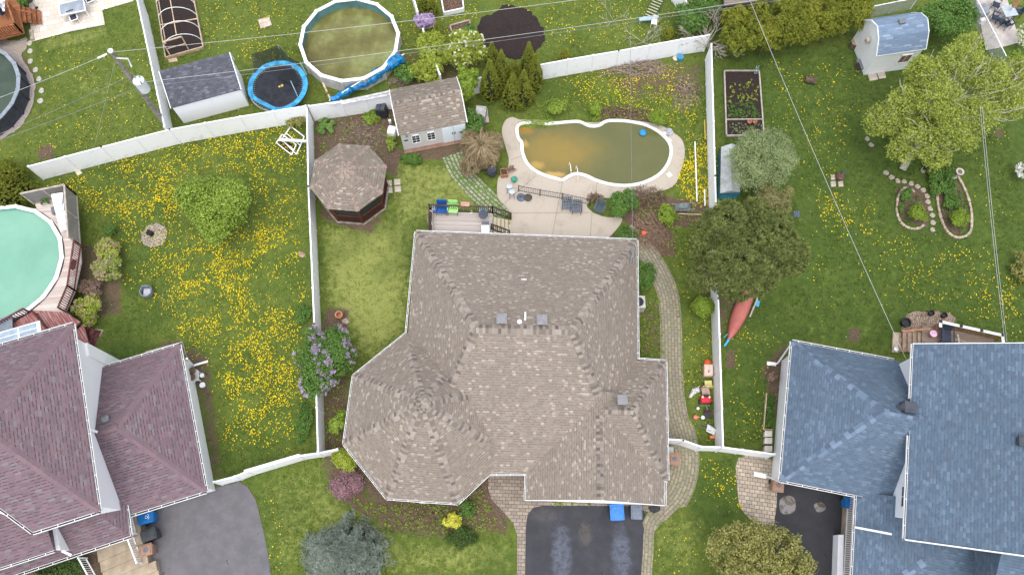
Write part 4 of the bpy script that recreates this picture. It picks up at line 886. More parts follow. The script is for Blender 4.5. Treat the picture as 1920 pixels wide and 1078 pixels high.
# ------------------------------------------------------------------ pools
def water(name, cols, sc=.5, rough=.04):
    t = NT(name); n = t.noise(sc, 6, .62, dist=.15); col = t.ramp(n, cols); sp = t.step(t.noise(11, 5, .75), .60, .72); col = t.mix(t.math('MULTIPLY', sp, .22), col, tuple(min(1, x * 1.6) for x in cols[-1][1]))
    t.bump(t.noise(3, 3), .06, .02); return t.fin(col, rough, Specular_IOR_Level=.35)
def round_pool(name, label, c, R0, h, wz, wat, wallm, liner, rimw=.2, nseg=16, rot=0.0, rimm=None, parts=('pool')):
    root = thing(name, label, 'swimming pool', c); up = Vector((0, 0, 1))
    ring = lambda r, z, n=nseg: [Vector((c[0] + r * math.cos(rot + 2 * math.pi * k / n), c[1] + r * math.sin(rot + 2 * math.pi * k / n), z)) for k in range(n)]
    o, i = ring(R0, h), ring(R0 - rimw, h); rim = MB(); rim.ring(o, i, h - .06, h); 
    for k in range(nseg):
        q = (o[k] + i[k]) / 2; rim.box(q + up * .012, (rimw + .03, .16, .03), rot + 2 * math.pi * k / nseg)
    rim.build('rim', rimm or WHITE, root)
    w = MB(); a, b = ring(R0 - .07, 0), ring(R0 - .07, h - .05)
    for k in range(nseg): j = (k + 1) % nseg; w.poly([a[k], a[j], b[j], b[k]])
    for k in range(nseg): w.bar(a[k], b[k], .14, .1)
    w.build('wall', wallm, root)
    l = MB(); a, b = ring(R0 - rimw - .01, wz - .25, 48), ring(R0 - rimw + .015, h - .01, 48)
    for k in range(48): j = (k + 1) % 48; l.poly([a[j], a[k], b[k], b[j]])
    l.build('liner', liner, root)
    wt = MB(); wt.poly(ring(R0 - rimw, wz, 48), up=True); wt.build('water', wat, root); return root
RPW = water('algae_green_water', [(0.3, (.085, .075, .018)), (.42, (.12, .11, .035)), (.52, (.145, .14, .045)), (.60, (.185, .195, .065)), (.74, (.235, .275, .105))], .5)
round_pool('round_pool', 'round white above ground pool with murky olive green water at the top', (-11.38, 34.96, 0), 3.55, 1.3, .5, RPW, mat('pool_wall_beige', (.55, .53, .5), .6, .1, 2, grime=.3), mat('teal_liner', (.10, .22, .22), .4, .15, 1), .24, 14, R(8))
TLW = water('turquoise_water', [(.3, (.15, .325, .235)), (.5, (.175, .365, .27)), (.7, (.21, .40, .30))], .3)
round_pool('round_pool', 'round above ground pool full of opaque turquoise water at the left edge', (-32.34, 18.14, 0), 4.08, 1.3, 1.05, TLW, mat('pool_wall_beige', (.55, .53, .5)), mat('aqua_liner', (.06, .3, .3), .4), .24, 18, R(6))
GRW = water('dark_green_water', [(.3, (.035, .05, .03)), (.5, (.045, .065, .045)), (.65, (.06, .085, .06))], .5)
round_pool('round_pool', 'round above ground pool with grey rim and dark water at the upper left edge', (-37.3, 30.86, 0), 3.7, 1.3, 1.0, GRW, mat('slate_pool_wall', (.045, .05, .065), .6, .15, 3), mat('dark_liner', (.04, .06, .05), .4), .26, 20, 0, mat('grey_rim', (.24, .27, .31), .5, .1, 3))
# in-ground kidney pool
IP = thing('swimming_pool', 'kidney shaped in ground pool with murky brown green water and white edge', 'swimming pool', P(1110, 285))
IN = [(974, 238), (974, 257), (981, 268), (983, 288), (994, 310), (1017, 325), (1047, 334), (1055, 335), (1067, 328), (1082, 324), (1100, 328), (1120, 337), (1146, 344), (1176, 346), (1207, 340), (1236, 324), (1252, 300), (1254, 275), (1238, 254), (1212, 239), (1182, 232), (1160, 230), (1138, 231), (1124, 239), (1105, 240), (1085, 232), (1060, 233), (1027, 236), (994, 234)]
inn = spline(PL(IN), 4)
def offset(pts, d):
    out = []; n = len(pts)
    for i in range(n):
        t = (pts[(i + 1) % n] - pts[i - 1]); t.z = 0; t.normalize(); out.append(pts[i] + Vector((t.y, -t.x, 0)) * d)
    return out
ar = sum(inn[i].x * inn[(i + 1) % len(inn)].y - inn[(i + 1) % len(inn)].x * inn[i].y for i in range(len(inn))); sg = 1 if ar > 0 else -1
b = MB(); b.ring(offset(inn, sg * .22), inn, .0, .085); b.build('coping', mat('white_coping', (.74, .73, .71), .6, .05, 3, grime=.25, gc=(.4, .38, .33)), IP)
t = NT('murky_pool_water'); g = t.geo(); sp = t.n('ShaderNodeSeparateXYZ'); t.l(g, sp.inputs[0])
col = t.mix(t.noise(.9, 5), (.09, .095, .034), (.13, .13, .05))
def blob(px, py, rx, ry, cc, am, soft=1.2):
    global col
    q = P(px, py); ctr = Vector(((min(p.x for p in inn) + max(p.x for p in inn)) / 2, (min(p.y for p in inn) + max(p.y for p in inn)) / 2, 0))
    base = P(1110, 285)
    dx = t.math('DIVIDE', t.math('SUBTRACT', sp.outputs[0], q.x - base.x), rx); dy = t.math('DIVIDE', t.math('SUBTRACT', sp.outputs[1], q.y - base.y), ry)
    d = t.math('ADD', t.math('SQRT', t.math('ADD', t.math('MULTIPLY', dx, dx), t.math('MULTIPLY', dy, dy))), t.math('MULTIPLY', t.math('SUBTRACT', t.noise(.8, 5, .6), .5), 1.1))
    col = t.mix(t.math('MULTIPLY', t.step(d, soft, .2), am), col, cc)
blob(1045, 285, 2.9, 1.6, (.25, .175, .04), .85, 1.5); blob(1005, 310, .8, .5, (.42, .27, .07), .7, .9); blob(1040, 328, 1.1, .35, (.48, .3, .09), .8, .9); blob(988, 245, .7, .45, (.30, .16, .03), .8); blob(985, 270, .35, .5, (.42, .26, .07), .7, .9)
col = t.mix(t.math('MULTIPLY', t.step(t.noise(14, 5, .8), .6, .72), .35), col, (.2, .2, .11))
t.bump(t.noise(3, 3), .05, .02); t.fin(col, .05, Specular_IOR_Level=.4)
b = MB(); b.poly([(p.x, p.y, .032) for p in inn], up=True); b.build('water', t.m, IP)
ld = MB()
for s in (0, .45):
    q = P(1068, 322, .05) + Vector((s, -s * .55, 0)); ld.tube([q + Vector((-.05, .45, 0)), q + Vector((-.03, .4, .5)), q + Vector((0, .1, .75)), q + Vector((.05, -.3, .65)), q + Vector((.08, -.5, 0))], .022, 6)
ld.build('ladder', WHITE, IP)
tb = MB(); q = P(1205, 250, .06); tb.lathe(q, [(0, .02), (.2, .02), (.26, .08), (.2, .15), (.08, .17), (0, .17)], 10); tag(tb.build('pool_float', mat('blue_float', (.03, .25, .5), .5), smooth=True), 'small blue float on the murky water of the kidney pool', 'pool toy')
# ------------------------------------------------------------------ vegetation
def SC(px, py, z=0): return (P(px + 10, py, z) - P(px, py, z)).length / 10   # metres per photo pixel
def rotm(n, r):
    """orthonormal frames around unit normals n (N,3)"""
    h = r.normal(size=n.shape); t = np.cross(n, h); t /= np.linalg.norm(t, axis=1, keepdims=True) + 1e-9; return t, np.cross(n, t)
def leafset(centres, rad, per, size, seed, out=.6, aspect=.55, upb=.5, centre=None, spread=None, fold=True):
    """centres (N,3) clumps -> leaf rhombi scattered in each clump"""
    r = np.random.default_rng(seed); N = len(centres); per = int(per); c = np.repeat(centres, per, 0); M = len(c)
    rr = np.repeat(rad, per) if hasattr(rad, '__len__') else np.full(M, rad)
    off = r.normal(size=(M, 3)); off /= np.linalg.norm(off, axis=1, keepdims=True); off *= (r.random((M, 1)) ** .5) * rr[:, None]; off[:, 2] *= .75
    p = c + off; n = off / (np.linalg.norm(off, axis=1, keepdims=True) + 1e-9) * out + r.normal(size=(M, 3)) * .55; n[:, 2] += upb
    if centre is not None:
        q = p - np.asarray(centre); n += q / (np.linalg.norm(q, axis=1, keepdims=True) + 1e-9) * .4
    n /= np.linalg.norm(n, axis=1, keepdims=True); t, b = rotm(n, r); L = size * r.uniform(.65, 1.3, (M, 1)); w = L * aspect
    V = np.stack([p - t * L, p - b * w * .9 + n * .0, p + t * L - n * L * .25, p + b * w], 1).reshape(-1, 3)
    return V, np.arange(len(V)).reshape(-1, 4)
def crownpts(blobs, n, seed, shell=.22, low=-.35):
    r = np.random.default_rng(seed); B = np.array(blobs, float); a = (B[:, 3] * B[:, 4] + B[:, 3] * B[:, 5]); k = r.choice(len(B), n * 3, p=a / a.sum()); d = r.normal(size=(n * 3, 3)); d /= np.linalg.norm(d, axis=1, keepdims=True)
    f = 1 - np.abs(r.normal(size=(n * 3, 1))) * shell; p = B[k, :3] + d * B[k, 3:6] * f
    keep = d[:, 2] > low
    # drop points buried deep in another blob
    for q in range(len(B)):
        e = (((p - B[q, :3]) / B[q, 3:6]) ** 2).sum(1); keep &= ~((e < .42) & (k != q))
    return p[keep][:n]
def blobs_round(c, R0, H0, n, seed, jit=.35):
    r = random.Random(seed); out = [(c[0], c[1], c[2], R0 * .72, R0 * .72, H0 * .72)]
    for i in range(n):
        a = r.uniform(0, 6.283); e = r.uniform(-.25, .9); d = r.uniform(.5, .84); s = r.uniform(.2, .44)
        out.append((c[0] + math.cos(a) * R0 * d * math.cos(e), c[1] + math.sin(a) * R0 * d * math.cos(e), c[2] + math.sin(e) * H0 * d, R0 * s, R0 * s, H0 * s))
    return out
BARK = mat('bark', (.16, .13, .10), .9, .3, 6, bump=.8); BARKG = mat('pale_bark', (.34, .29, .23), .9, .2, 6, bump=.5); BARKW = mat('silver_bark', (.44, .40, .33), .85, .2, 8)
def limb(mb, a, b, r0, r1, seed, wob=.12, n=5):
    r = random.Random(seed); a, b = Vector(a), Vector(b); L = (b - a).length; pts = [a.lerp(b, i / n) + (Vector((r.uniform(-1, 1), r.uniform(-1, 1), r.uniform(-1, 1))) * wob * L * .3 if 0 < i < n else Vector()) for i in range(n + 1)]
    mb.tube(pts, [r0 + (r1 - r0) * i / n for i in range(n + 1)], 5); return pts
def trunk(root, base, blobs, r0, m=BARK, seed=0, nl=9):
    mb = MB(); c = Vector(blobs[0][:3]); base = Vector(base); fork = base.lerp(c, .45); limb(mb, base, fork, r0, r0 * .8, seed, .1)
    for i, bl in enumerate(blobs[:nl]): limb(mb, fork, Vector(bl[:3]) + Vector((0, 0, bl[5] * .5)), r0 * .6, r0 * .15, seed + i + 1, .25)
    return mb.build('trunk', m, root)
def bush(name, label, cat, px, py, rpx, h, lm, seed, n=260, per=26, size=.07, nb=7, bark=BARK, clump=.2, zc=None, group=None, ry=1.0, low=-.35, out=.6, asp=.55, tr=None, upb=.5):
    zc = h * .55 if zc is None else zc; c = P(px, py, zc); R0 = rpx * SC(px, py, zc); root = thing(name, label, cat, (c.x, c.y, 0), group)
    B = blobs_round(c, R0, h - zc + .02, nb, seed); B = [(c.x + (q[0] - c.x), c.y + (q[1] - c.y) * ry, q[2], q[3], q[4] * ry, q[5]) for q in B]
    trunk(root, (c.x, c.y, 0), B, tr or max(.03, R0 * .05), bark, seed, 7)
    pts = crownpts(B, n, seed, low=low); V, F = leafset(pts, R0 * clump, per, size, seed, centre=c, out=out, aspect=asp, upb=upb); fast('foliage', V, F, lm, root); return root, c, R0, B
LG = leafmat('bright_green_leaves', [(.17, .26, .028), (.27, .38, .05), (.38, .48, .085)])
LYG = leafmat('yellow_green_leaves', [(.217, .275, .029), (.348, .420, .051), (.464, .522, .087)])
LLIME = leafmat('lime_leaves', [(.14, .22, .02), (.23, .33, .035), (.34, .45, .06)])
LMID = leafmat('mid_green_leaves', [(.072, .160, .029), (.123, .239, .043), (.189, .319, .065)])
LDK = leafmat('dark_green_leaves', [(.039, .078, .016), (.072, .124, .026), (.117, .182, .039)])
LGR = leafmat('grey_green_leaves', [(.21, .28, .10), (.32, .39, .17), (.45, .50, .27)])
LOL = leafmat('olive_leaves', [(.20, .20, .05), (.31, .305, .085), (.44, .42, .15)])
CED = leafmat('cedar_scales', [(.115, .14, .012), (.185, .21, .02), (.28, .30, .035)], .12, .8, 1.6, (.03, .042, .006))
CEDY = leafmat('golden_cedar_scales', [(.14, .155, .014), (.225, .25, .024), (.33, .34, .04)], .12, .8, 1.4, (.04, .045, .008))
PINE = leafmat('pine_needles', [(.10, .135, .032), (.21, .25, .065), (.38, .42, .15)], .1, .7, 1.5, (.015, .022, .008))
SPR = leafmat('blue_spruce_needles', [(.22, .29, .235), (.33, .39, .33), (.46, .50, .42)], .1, .75, 1.2, (.14, .165, .11))
FLP = leafmat('lilac_flowers', [(.380, .253, .437), (.517, .380, .575), (.632, .506, .667)], .2); FLV = leafmat('violet_flowers', [(.42, .28, .52), (.55, .38, .64), (.66, .5, .72)], .2); FLC = leafmat('cream_flowers', [(.690, .690, .437), (.862, .862, .632), (.950, .950, .805)], .2)
DRYH = leafmat('dried_flower_heads', [(.345, .253, .161), (.460, .356, .230), (.575, .460, .322)], .15); PURP = leafmat('mauve_leaves', [(.232, .131, .131), (.362, .203, .232), (.493, .304, .348)], .15); TWIG = leafmat('dry_twigs', [(.196, .138, .086), (.322, .241, .149), (.437, .333, .207)], 0, .9); REDTW = leafmat('brown_twigs', [(.138, .086, .063), (.230, .149, .109), (.345, .241, .184)], 0, .9)
def extra(root, B, n, per, size, m, seed, clump, name='flowers', low=0.0, shell=.05, asp=.8, sub=None):
    pts = crownpts(B, n, seed, shell, low)
    if sub is not None: pts = pts[sub(pts)]
    pts = pts + (pts - np.array(B[0][:3])) * .05
    V, F = leafset(pts, clump, per, size, seed + 1, aspect=asp); return fast(name, V, F, m, root)
# broad-leaved bushes
bush('maple_tree', 'round bright green leafy tree alone on the dandelion lawn', 'tree', 410, 388, 72, 4.2, LG, 11, 620, 34, .085, 12, clump=.15)
r_, c, R0, B = bush('lilac_bush', 'lilac bush with pale mauve blossom over the left side fence', 'bush', 607, 676, 60, 3.2, LMID, 12, 520, 30, .07, 10, clump=.15, ry=1.25)
extra(r_, B, 330, 34, .035, FLP, 13, .13, low=-.1, sub=lambda p: ((p[:, 0] + p[:, 1] * .35) % 1.9 < 1.0))
r_, c, R0, B = bush('viburnum', 'light green shrub dotted with cream flower heads behind the brown shed', 'bush', 868, 98, 42, 2.6, LYG, 14, 320, 28, .07, 8, clump=.16)
extra(r_, B, 75, 22, .04, FLC, 15, .09, low=.1)
bush('leafy_shrub', 'light green shrub behind the brown shed, left of the cream flowered one', 'bush', 815, 100, 38, 2.6, LYG, 16, 260, 28, .075, 8, clump=.17); bush('leafy_shrub', 'low yellow green shrub against the back wall of the brown shed', 'bush', 800, 135, 30, 1.8, LYG, 17, 180, 24, .07, 6, clump=.18); bush('leafy_shrub', 'dull green shrub at the end of the blue tarp, beside the brown shed', 'bush', 762, 135, 27, 1.3, LMID, 171, 110, 22, .07, 6, clump=.2)
bush('leafy_shrub', 'fresh green rounded shrub beside the black mulch bed', 'bush', 880, 60, 15, 1.2, LMID, 18, 130, 26, .05, 5); bush('young_tree', 'lime green young tree touching the right end of the brown shed roof', 'tree', 877, 160, 24, 3.0, LLIME, 19, 190, 28, .09, 9, ry=1.5, clump=.2)
bush('leafy_shrub', 'feathery green shrub beside the shed doors above the brown weeping tree', 'bush', 884, 236, 22, 1.9, LMID, 20, 170, 30, .06, 7, ry=1.2)
for (x, y, rr, lab, mt) in [(1047, 200, 19, 'round clipped green shrub nearest the cedars behind the pool', LG), (1116, 203, 17, 'small yellow green shrub in the middle behind the pool', LLIME), (1236, 222, 20, 'round clipped lime shrub at the upper right of the pool', LLIME)]:
    bush('round_shrub', lab, 'bush', x, y, rr, 1.2, mt, int(x), 190, 34, .045, 5, clump=.16)
bush('leafy_shrub', 'small lime shrub just below the middle round one at the pool edge', 'bush', 1119, 222, 9, .6, LLIME, 21, 60, 24, .045, 4)
bush('round_shrub', 'round lime shrub inside the left stone edged bed', 'bush', 1719, 399, 20, 1.2, LLIME, 22, 220, 34, .045, 4, clump=.14); bush('round_shrub', 'round lime shrub inside the right stone edged bed', 'bush', 1798, 409, 20, 1.2, LLIME, 23, 220, 34, .045, 5, clump=.14, ry=1.15)
bush('leafy_shrub', 'darker green shrub above the round one in the left stone edged bed', 'bush', 1699, 366, 14, .7, LMID, 24, 90, 24, .05, 5); bush('leafy_shrub', 'tiny bluish green shrub in the left stone edged bed', 'bush', 1690, 390, 8, .45, LMID, 241, 60, 20, .04, 4)
bush('leafy_shrub', 'loose green perennials at the top of the right stone edged bed', 'bush', 1766, 340, 32, .7, LMID, 25, 210, 24, .06, 8, ry=1.1); bush('leafy_shrub', 'dark green perennials between the right stone bed and the big pale tree', 'bush', 1762, 310, 26, .8, LDK, 251, 120, 24, .06, 6); bush('leafy_shrub', 'green plant in the middle of the right stone edged bed', 'bush', 1785, 375, 20, .5, LMID, 252, 110, 22, .05, 6)
bush('leafy_shrub', 'bright green shrub beside the lone blue chair on the patio', 'bush', 1165, 382, 27, 1.3, LMID, 26, 240, 30, .06, 7); bush('leafy_shrub', 'lime green young shrub in the litter bed near the dark pine', 'bush', 1248, 403, 19, 1.3, LLIME, 27, 150, 26, .06, 7, ry=1.25)
bush('leafy_shrub', 'lime green shrub against the right fence, below the big pine', 'bush', 1317, 577, 24, 1.5, LLIME, 28, 220, 28, .065, 7); bush('leafy_shrub', 'dark green shrub along the right wall of the bungalow near its corner', 'bush', 1211, 515, 20, 1.2, LMID, 29, 200, 30, .05, 7, ry=1.8)
bush('leafy_shrub', 'loose green plants at the end of the garden path by the patio tip', 'bush', 1172, 440, 20, .5, LMID, 30, 130, 24, .05, 6); bush('leafy_shrub', 'pale green airy shrub between the turret and the side fence', 'bush', 636, 795, 18, 1.6, LG, 31, 110, 20, .075, 8, ry=1.5); bush('leafy_shrub', 'yellow green shrub at the end of the lattice topped fence under the turret', 'bush', 645, 858, 28, 1.4, LYG, 32, 240, 26, .065, 8, ry=.8)
bush('mauve_shrub', 'mauve leaved shrub in front of the turret, lower left', 'bush', 655, 905, 34, .7, PURP, 33, 200, 20, .05, 9, low=.0); bush('golden_shrub', 'small golden yellow shrub in the front bed', 'bush', 850, 976, 18, .7, leafmat('golden_leaves', [(.478, .478, .043), (.725, .696, .087), (.870, .841, .174)]), 34, 120, 24, .05, 7, ry=.8)
bush('leafy_shrub', 'low dark green shrub below the golden one in the front bed', 'bush', 866, 1005, 29, .55, LDK, 35, 230, 30, .045, 6, ry=.8, low=0.); bush('leafy_shrub', 'thin green shrub in the front bed beside the golden one', 'bush', 878, 955, 18, .6, LMID, 36, 80, 20, .05, 6); bush('leafy_shrub', 'green ground shrub left of the side fence below the lilac', 'bush', 571, 790, 18, .5, LMID, 37, 170, 26, .05, 6, ry=2.2)
bush('leafy_shrub', 'green shrub left of the side fence above the lilac', 'bush', 570, 588, 16, .5, LMID, 38, 90, 22, .055, 6, ry=1.5); bush('leafy_shrub', 'green plants in the soil bed under the black compost bin', 'bush', 698, 218, 22, .35, LG, 39, 120, 22, .055, 6, ry=.9); bush('leafy_shrub', 'greenish leaves in front of the brown shed windows', 'bush', 767, 297, 22, .4, LMID, 40, 130, 24, .06, 7, ry=.5); bush('leafy_shrub', 'small shrub at the left wall of the brown shed', 'bush', 735, 265, 13, .6, LG, 41, 60, 20, .05, 5, ry=1.5); bush('leafy_shrub', 'tangled shrub at the corner of the fences beside the white frames', 'bush', 555, 222, 26, .9, LOL, 42, 110, 18, .06, 7)
bush('leafy_shrub', 'large dark green shrub with dull pink bloom right of the blue roofed shed', 'bush', 1772, 36, 56, 3.0, LMID, 43, 420, 28, .075, 10, clump=.15); r_, c, R0, B = bush('leafy_shrub', 'green shrub left of the bare tree at the top edge', 'bush', 1300, 38, 38, 2.8, LMID, 44, 300, 24, .08, 9, clump=.17)
bush('leafy_shrub', 'green shrub at the top edge between the bare tree and the hedge', 'bush', 1337, 12, 26, 2.4, LMID, 45, 170, 24, .08, 7); bush('leafy_shrub', 'brownish shrub at the right edge of the dark green lawn', 'bush', 1915, 505, 22, 1.0, LOL, 46, 130, 22, .06, 6, ry=1.4); bush('white_shrub', 'white blossomed shrub at the right edge', 'bush', 1921, 322, 17, 1.2, leafmat('white_blossom', [(.517, .517, .460), (.747, .747, .690), (.862, .862, .805)]), 47, 80, 16, .06, 6, ry=1.3)
bush('white_shrub', 'pale blossomed branch tips over the corner of the pinkish patio', 'bush', 1918, 75, 16, 1.6, leafmat('white_blossom2', [(.345, .380, .172), (.632, .655, .460), (.805, .805, .690)]), 471, 60, 16, .06, 6, ry=1.6)
bush('leafy_shrub', 'twiggy round shrub at the left wall of the blue roofed house', 'bush', 1448, 706, 11, .9, REDTW, 48, 110, 24, .05, 5); bush('leafy_shrub', 'dark green shrub below the steps at the bottom left', 'bush', 120, 1062, 50, 1.0, LDK, 49, 260, 24, .07, 8, ry=.5)
bush('leafy_shrub', 'leafy green shrub beside the red wood stairs at the top left corner', 'bush', 44, 3, 11, 1.5, LMID, 50, 80, 22, .06, 5)
# rhubarb
RH = thing('rhubarb', 'broad leaved rhubarb plant in the soil beside the gazebo', 'plant', P(612, 238)); rr = random.Random(3)
c = P(612, 238); lf_ = MB()
for i in range(34):
    a = rr.uniform(0, 6.28); d = rr.uniform(.1, .62); z = .5 - d * .45 + rr.uniform(-.04, .06); q = c + Vector((math.cos(a) * d, math.sin(a) * d, z)); s = rr.uniform(.14, .21); ot = Vector((math.cos(a), math.sin(a), -.4)).normalized(); sd_ = Vector((-math.sin(a), math.cos(a), 0)); up = Vector((0, 0, .03))
    lf_.poly([q - ot * s, q - sd_ * s * .8 - ot * s * .3 + up, q - sd_ * s * .6 + ot * s * .5, q + ot * s * 1.1, q + sd_ * s * .6 + ot * s * .5, q + sd_ * s * .8 - ot * s * .3 + up], up=True)
lf_.build('leaves', LMID, RH); sm = MB()
for i in range(10): a = i * .63; sm.tube([c, c + Vector((math.cos(a) * .35, math.sin(a) * .35, .3))], .015, 4)
sm.build('stem', mat('red_stem', (.3, .06, .05), .6), RH)
# hydrangeas by the turquoise pool
for (x, y, rr_, s, lab) in [(205, 468, 25, 61, 'hydrangea with dried flower heads, topmost beside the pool deck'), (199, 505, 30, 62, 'widest hydrangea of dried flower heads beside the pool deck railing'), (165, 578, 30, 64, 'hydrangea with dried heads above the dark red deck stairs')]:
    r_, c, R0, B = bush('hydrangea', lab, 'bush', x, y, rr_, 1.3, LYG if s != 62 else LG, s, 150, 22, .06, 7); extra(r_, B, 130 if s == 62 else 80, 26, .035, DRYH, s + 9, .10, low=-.1)
bush('leafy_shrub', 'twiggy reddish shrub between two hydrangeas by the pool deck', 'bush', 172, 540, 22, 1.0, REDTW, 65, 120, 20, .05, 6)
# arborvitae: pointed cones of scale foliage
def cedar(label, px, py, rpx, h, seed, m=CED, group='cedars', z0=.15, dens=1.0, pw=1.0):
    """px, py: where its foot stands"""
    c = P(px, py, 0); R0 = rpx * 1.12 * SC(px, py, 0); root = thing('cedar_tree', label, 'tree', (c.x, c.y, 0), group)
    r = np.random.default_rng(seed); n = int((R0 * h) * 330 * dens) + 120; t = r.random(n) ** .75; a = r.random(n) * 6.283; lob = 1 + .13 * np.sin(a * 3 + seed + t * 5) + .08 * np.sin(a * 7 + t * 9); rad = R0 * (1 - t ** (1.25 * pw)) * lob * (.93 + .1 * r.random(n)) * np.clip(.78 + t * 2.2, 0, 1)
    p = np.stack([c.x + np.cos(a) * rad, c.y + np.sin(a) * rad, z0 + t * (h - z0)], 1); V, F = leafset(p, .085, 14, .05, seed, out=.5, aspect=.5, upb=.3, centre=(c.x, c.y, h * .3)); fast('foliage', V, F, m, root)
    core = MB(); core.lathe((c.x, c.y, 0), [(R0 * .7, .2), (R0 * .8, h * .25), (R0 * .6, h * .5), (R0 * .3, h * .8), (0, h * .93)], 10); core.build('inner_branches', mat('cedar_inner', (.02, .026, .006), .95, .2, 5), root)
    tr = MB(); tr.cyl((c.x, c.y, 0), .07, h * .6, 6, .03); tr.build('trunk', BARK, root)
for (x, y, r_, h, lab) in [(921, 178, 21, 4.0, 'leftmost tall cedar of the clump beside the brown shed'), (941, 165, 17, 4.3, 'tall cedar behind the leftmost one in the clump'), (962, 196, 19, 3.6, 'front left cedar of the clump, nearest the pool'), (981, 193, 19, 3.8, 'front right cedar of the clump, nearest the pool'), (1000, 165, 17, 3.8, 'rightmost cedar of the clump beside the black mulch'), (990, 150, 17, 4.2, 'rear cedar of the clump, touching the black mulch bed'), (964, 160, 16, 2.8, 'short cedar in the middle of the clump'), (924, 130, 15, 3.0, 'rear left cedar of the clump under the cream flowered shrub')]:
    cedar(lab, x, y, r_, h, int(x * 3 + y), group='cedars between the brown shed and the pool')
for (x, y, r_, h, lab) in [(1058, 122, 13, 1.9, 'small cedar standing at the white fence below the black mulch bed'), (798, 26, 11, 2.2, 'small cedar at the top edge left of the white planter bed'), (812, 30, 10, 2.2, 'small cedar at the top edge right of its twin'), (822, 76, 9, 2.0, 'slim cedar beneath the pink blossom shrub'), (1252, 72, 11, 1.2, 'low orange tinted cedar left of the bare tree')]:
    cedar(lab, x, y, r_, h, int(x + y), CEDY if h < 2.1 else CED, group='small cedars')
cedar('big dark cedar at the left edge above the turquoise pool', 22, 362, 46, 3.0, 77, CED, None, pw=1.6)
# the tall hedge, tree by tree
k = 0
for (x, y, r_, h) in [(1380, 96, 26, 4.2), (1408, 90, 26, 4.4), (1438, 88, 27, 4.3), (1468, 84, 27, 4.5), (1497, 78, 26, 4.4), (1526, 72, 27, 4.3), (1556, 66, 26, 4.5), (1584, 58, 26, 4.3), (1608, 52, 24, 4.1), (1420, 62, 26, 4.3), (1470, 50, 27, 4.4), (1520, 42, 27, 4.3), (1570, 32, 27, 4.3), (1612, 28, 23, 4.2), (1372, 64, 22, 4.0)]:
    k += 1; bush('cedar_tree', 'golden green cedar packed into the tall hedge at the upper right', 'tree', x + (k % 4) * 2 - 3, y - 22, r_ * 1.12, h * .86, CEDY if k % 3 == 0 else CED, 900 + k, 300, 22, .06, 15, group='cedars of the tall hedge', clump=.17, zc=h * .5, low=-.6)
# weeping brown dome
c = P(904, 297, 0); R0 = 46 * SC(902, 290, 1); WD = thing('weeping_tree', 'dome shaped weeping tree of bare tan twigs beside the pool patio', 'tree', c); r = np.random.default_rng(5)
def strands(n, c, R0, h, seed, w=.012, seg=5):
    r = np.random.default_rng(seed); V = []; F = []; a = r.random(n) * 6.283; e = r.random(n) ** .6; R_ = R0 * (.55 + .45 * r.random(n)) * (.92 + .12 * np.sin(a * 5))
    for s in range(seg):
        for q in (0, 1):
            t = (s + q) / seg; rad = R_ * (e * .35 + (1 - e * .35) * np.sin(t * 1.5)) ; z = h * (.95 - .15 * (1 - e)) * np.cos(t * 1.12) ** .6 * (.80 + .2 * e) + .05 * np.sin(a * 17 + t * 6); aa = a + .35 * np.sin(t * 3 + a * 13) * .4 + r.normal(size=n) * .006
            x, y = c.x + np.cos(aa) * rad, c.y + np.sin(aa) * rad
            dx, dy = -np.sin(aa) * w, np.cos(aa) * w; V.append(np.stack([x - dx, y - dy, z], 1)); V.append(np.stack([x + dx, y + dy, z + w * .4], 1))
    V = np.array(V); m = n; out = []
    for s in range(seg):
        b = s * 4 * m; i = np.arange(m); out.append(np.stack([b + i, b + m + i, b + 3 * m + i, b + 2 * m + i], 1))
    return V.reshape(-1, 3), np.concatenate(out)
V, F = strands(1300, c, R0 * .95, 2.2, 8, .009); dome = blobs_round((c.x, c.y, .95), R0, 1.2, 12, 19); dp = crownpts(dome, 900, 9, .1, -.5); V2, F2 = leafset(dp, .16, 26, .17, 10, out=.9, aspect=.055, upb=.2); fast('twigs', np.concatenate([V, V2]), np.concatenate([F, F2 + len(V)]), leafmat('tan_twigs', [(.20, .145, .075), (.33, .25, .14), (.46, .37, .22)], 0, .9), WD); tr = MB(); limb(tr, c, c + Vector((0, 0, 1.9)), .1, .05, 3); tr.build('trunk', BARK, WD)
core = MB(); core.lathe(c, [(R0 * .6, .1), (R0 * .66, .8), (R0 * .46, 1.35), (R0 * .2, 1.6), (0, 1.65)], 14); core.build('inner_twigs', mat('twig_shade_brown', (.12, .09, .055), .95, .4, 9, bump=1), WD)
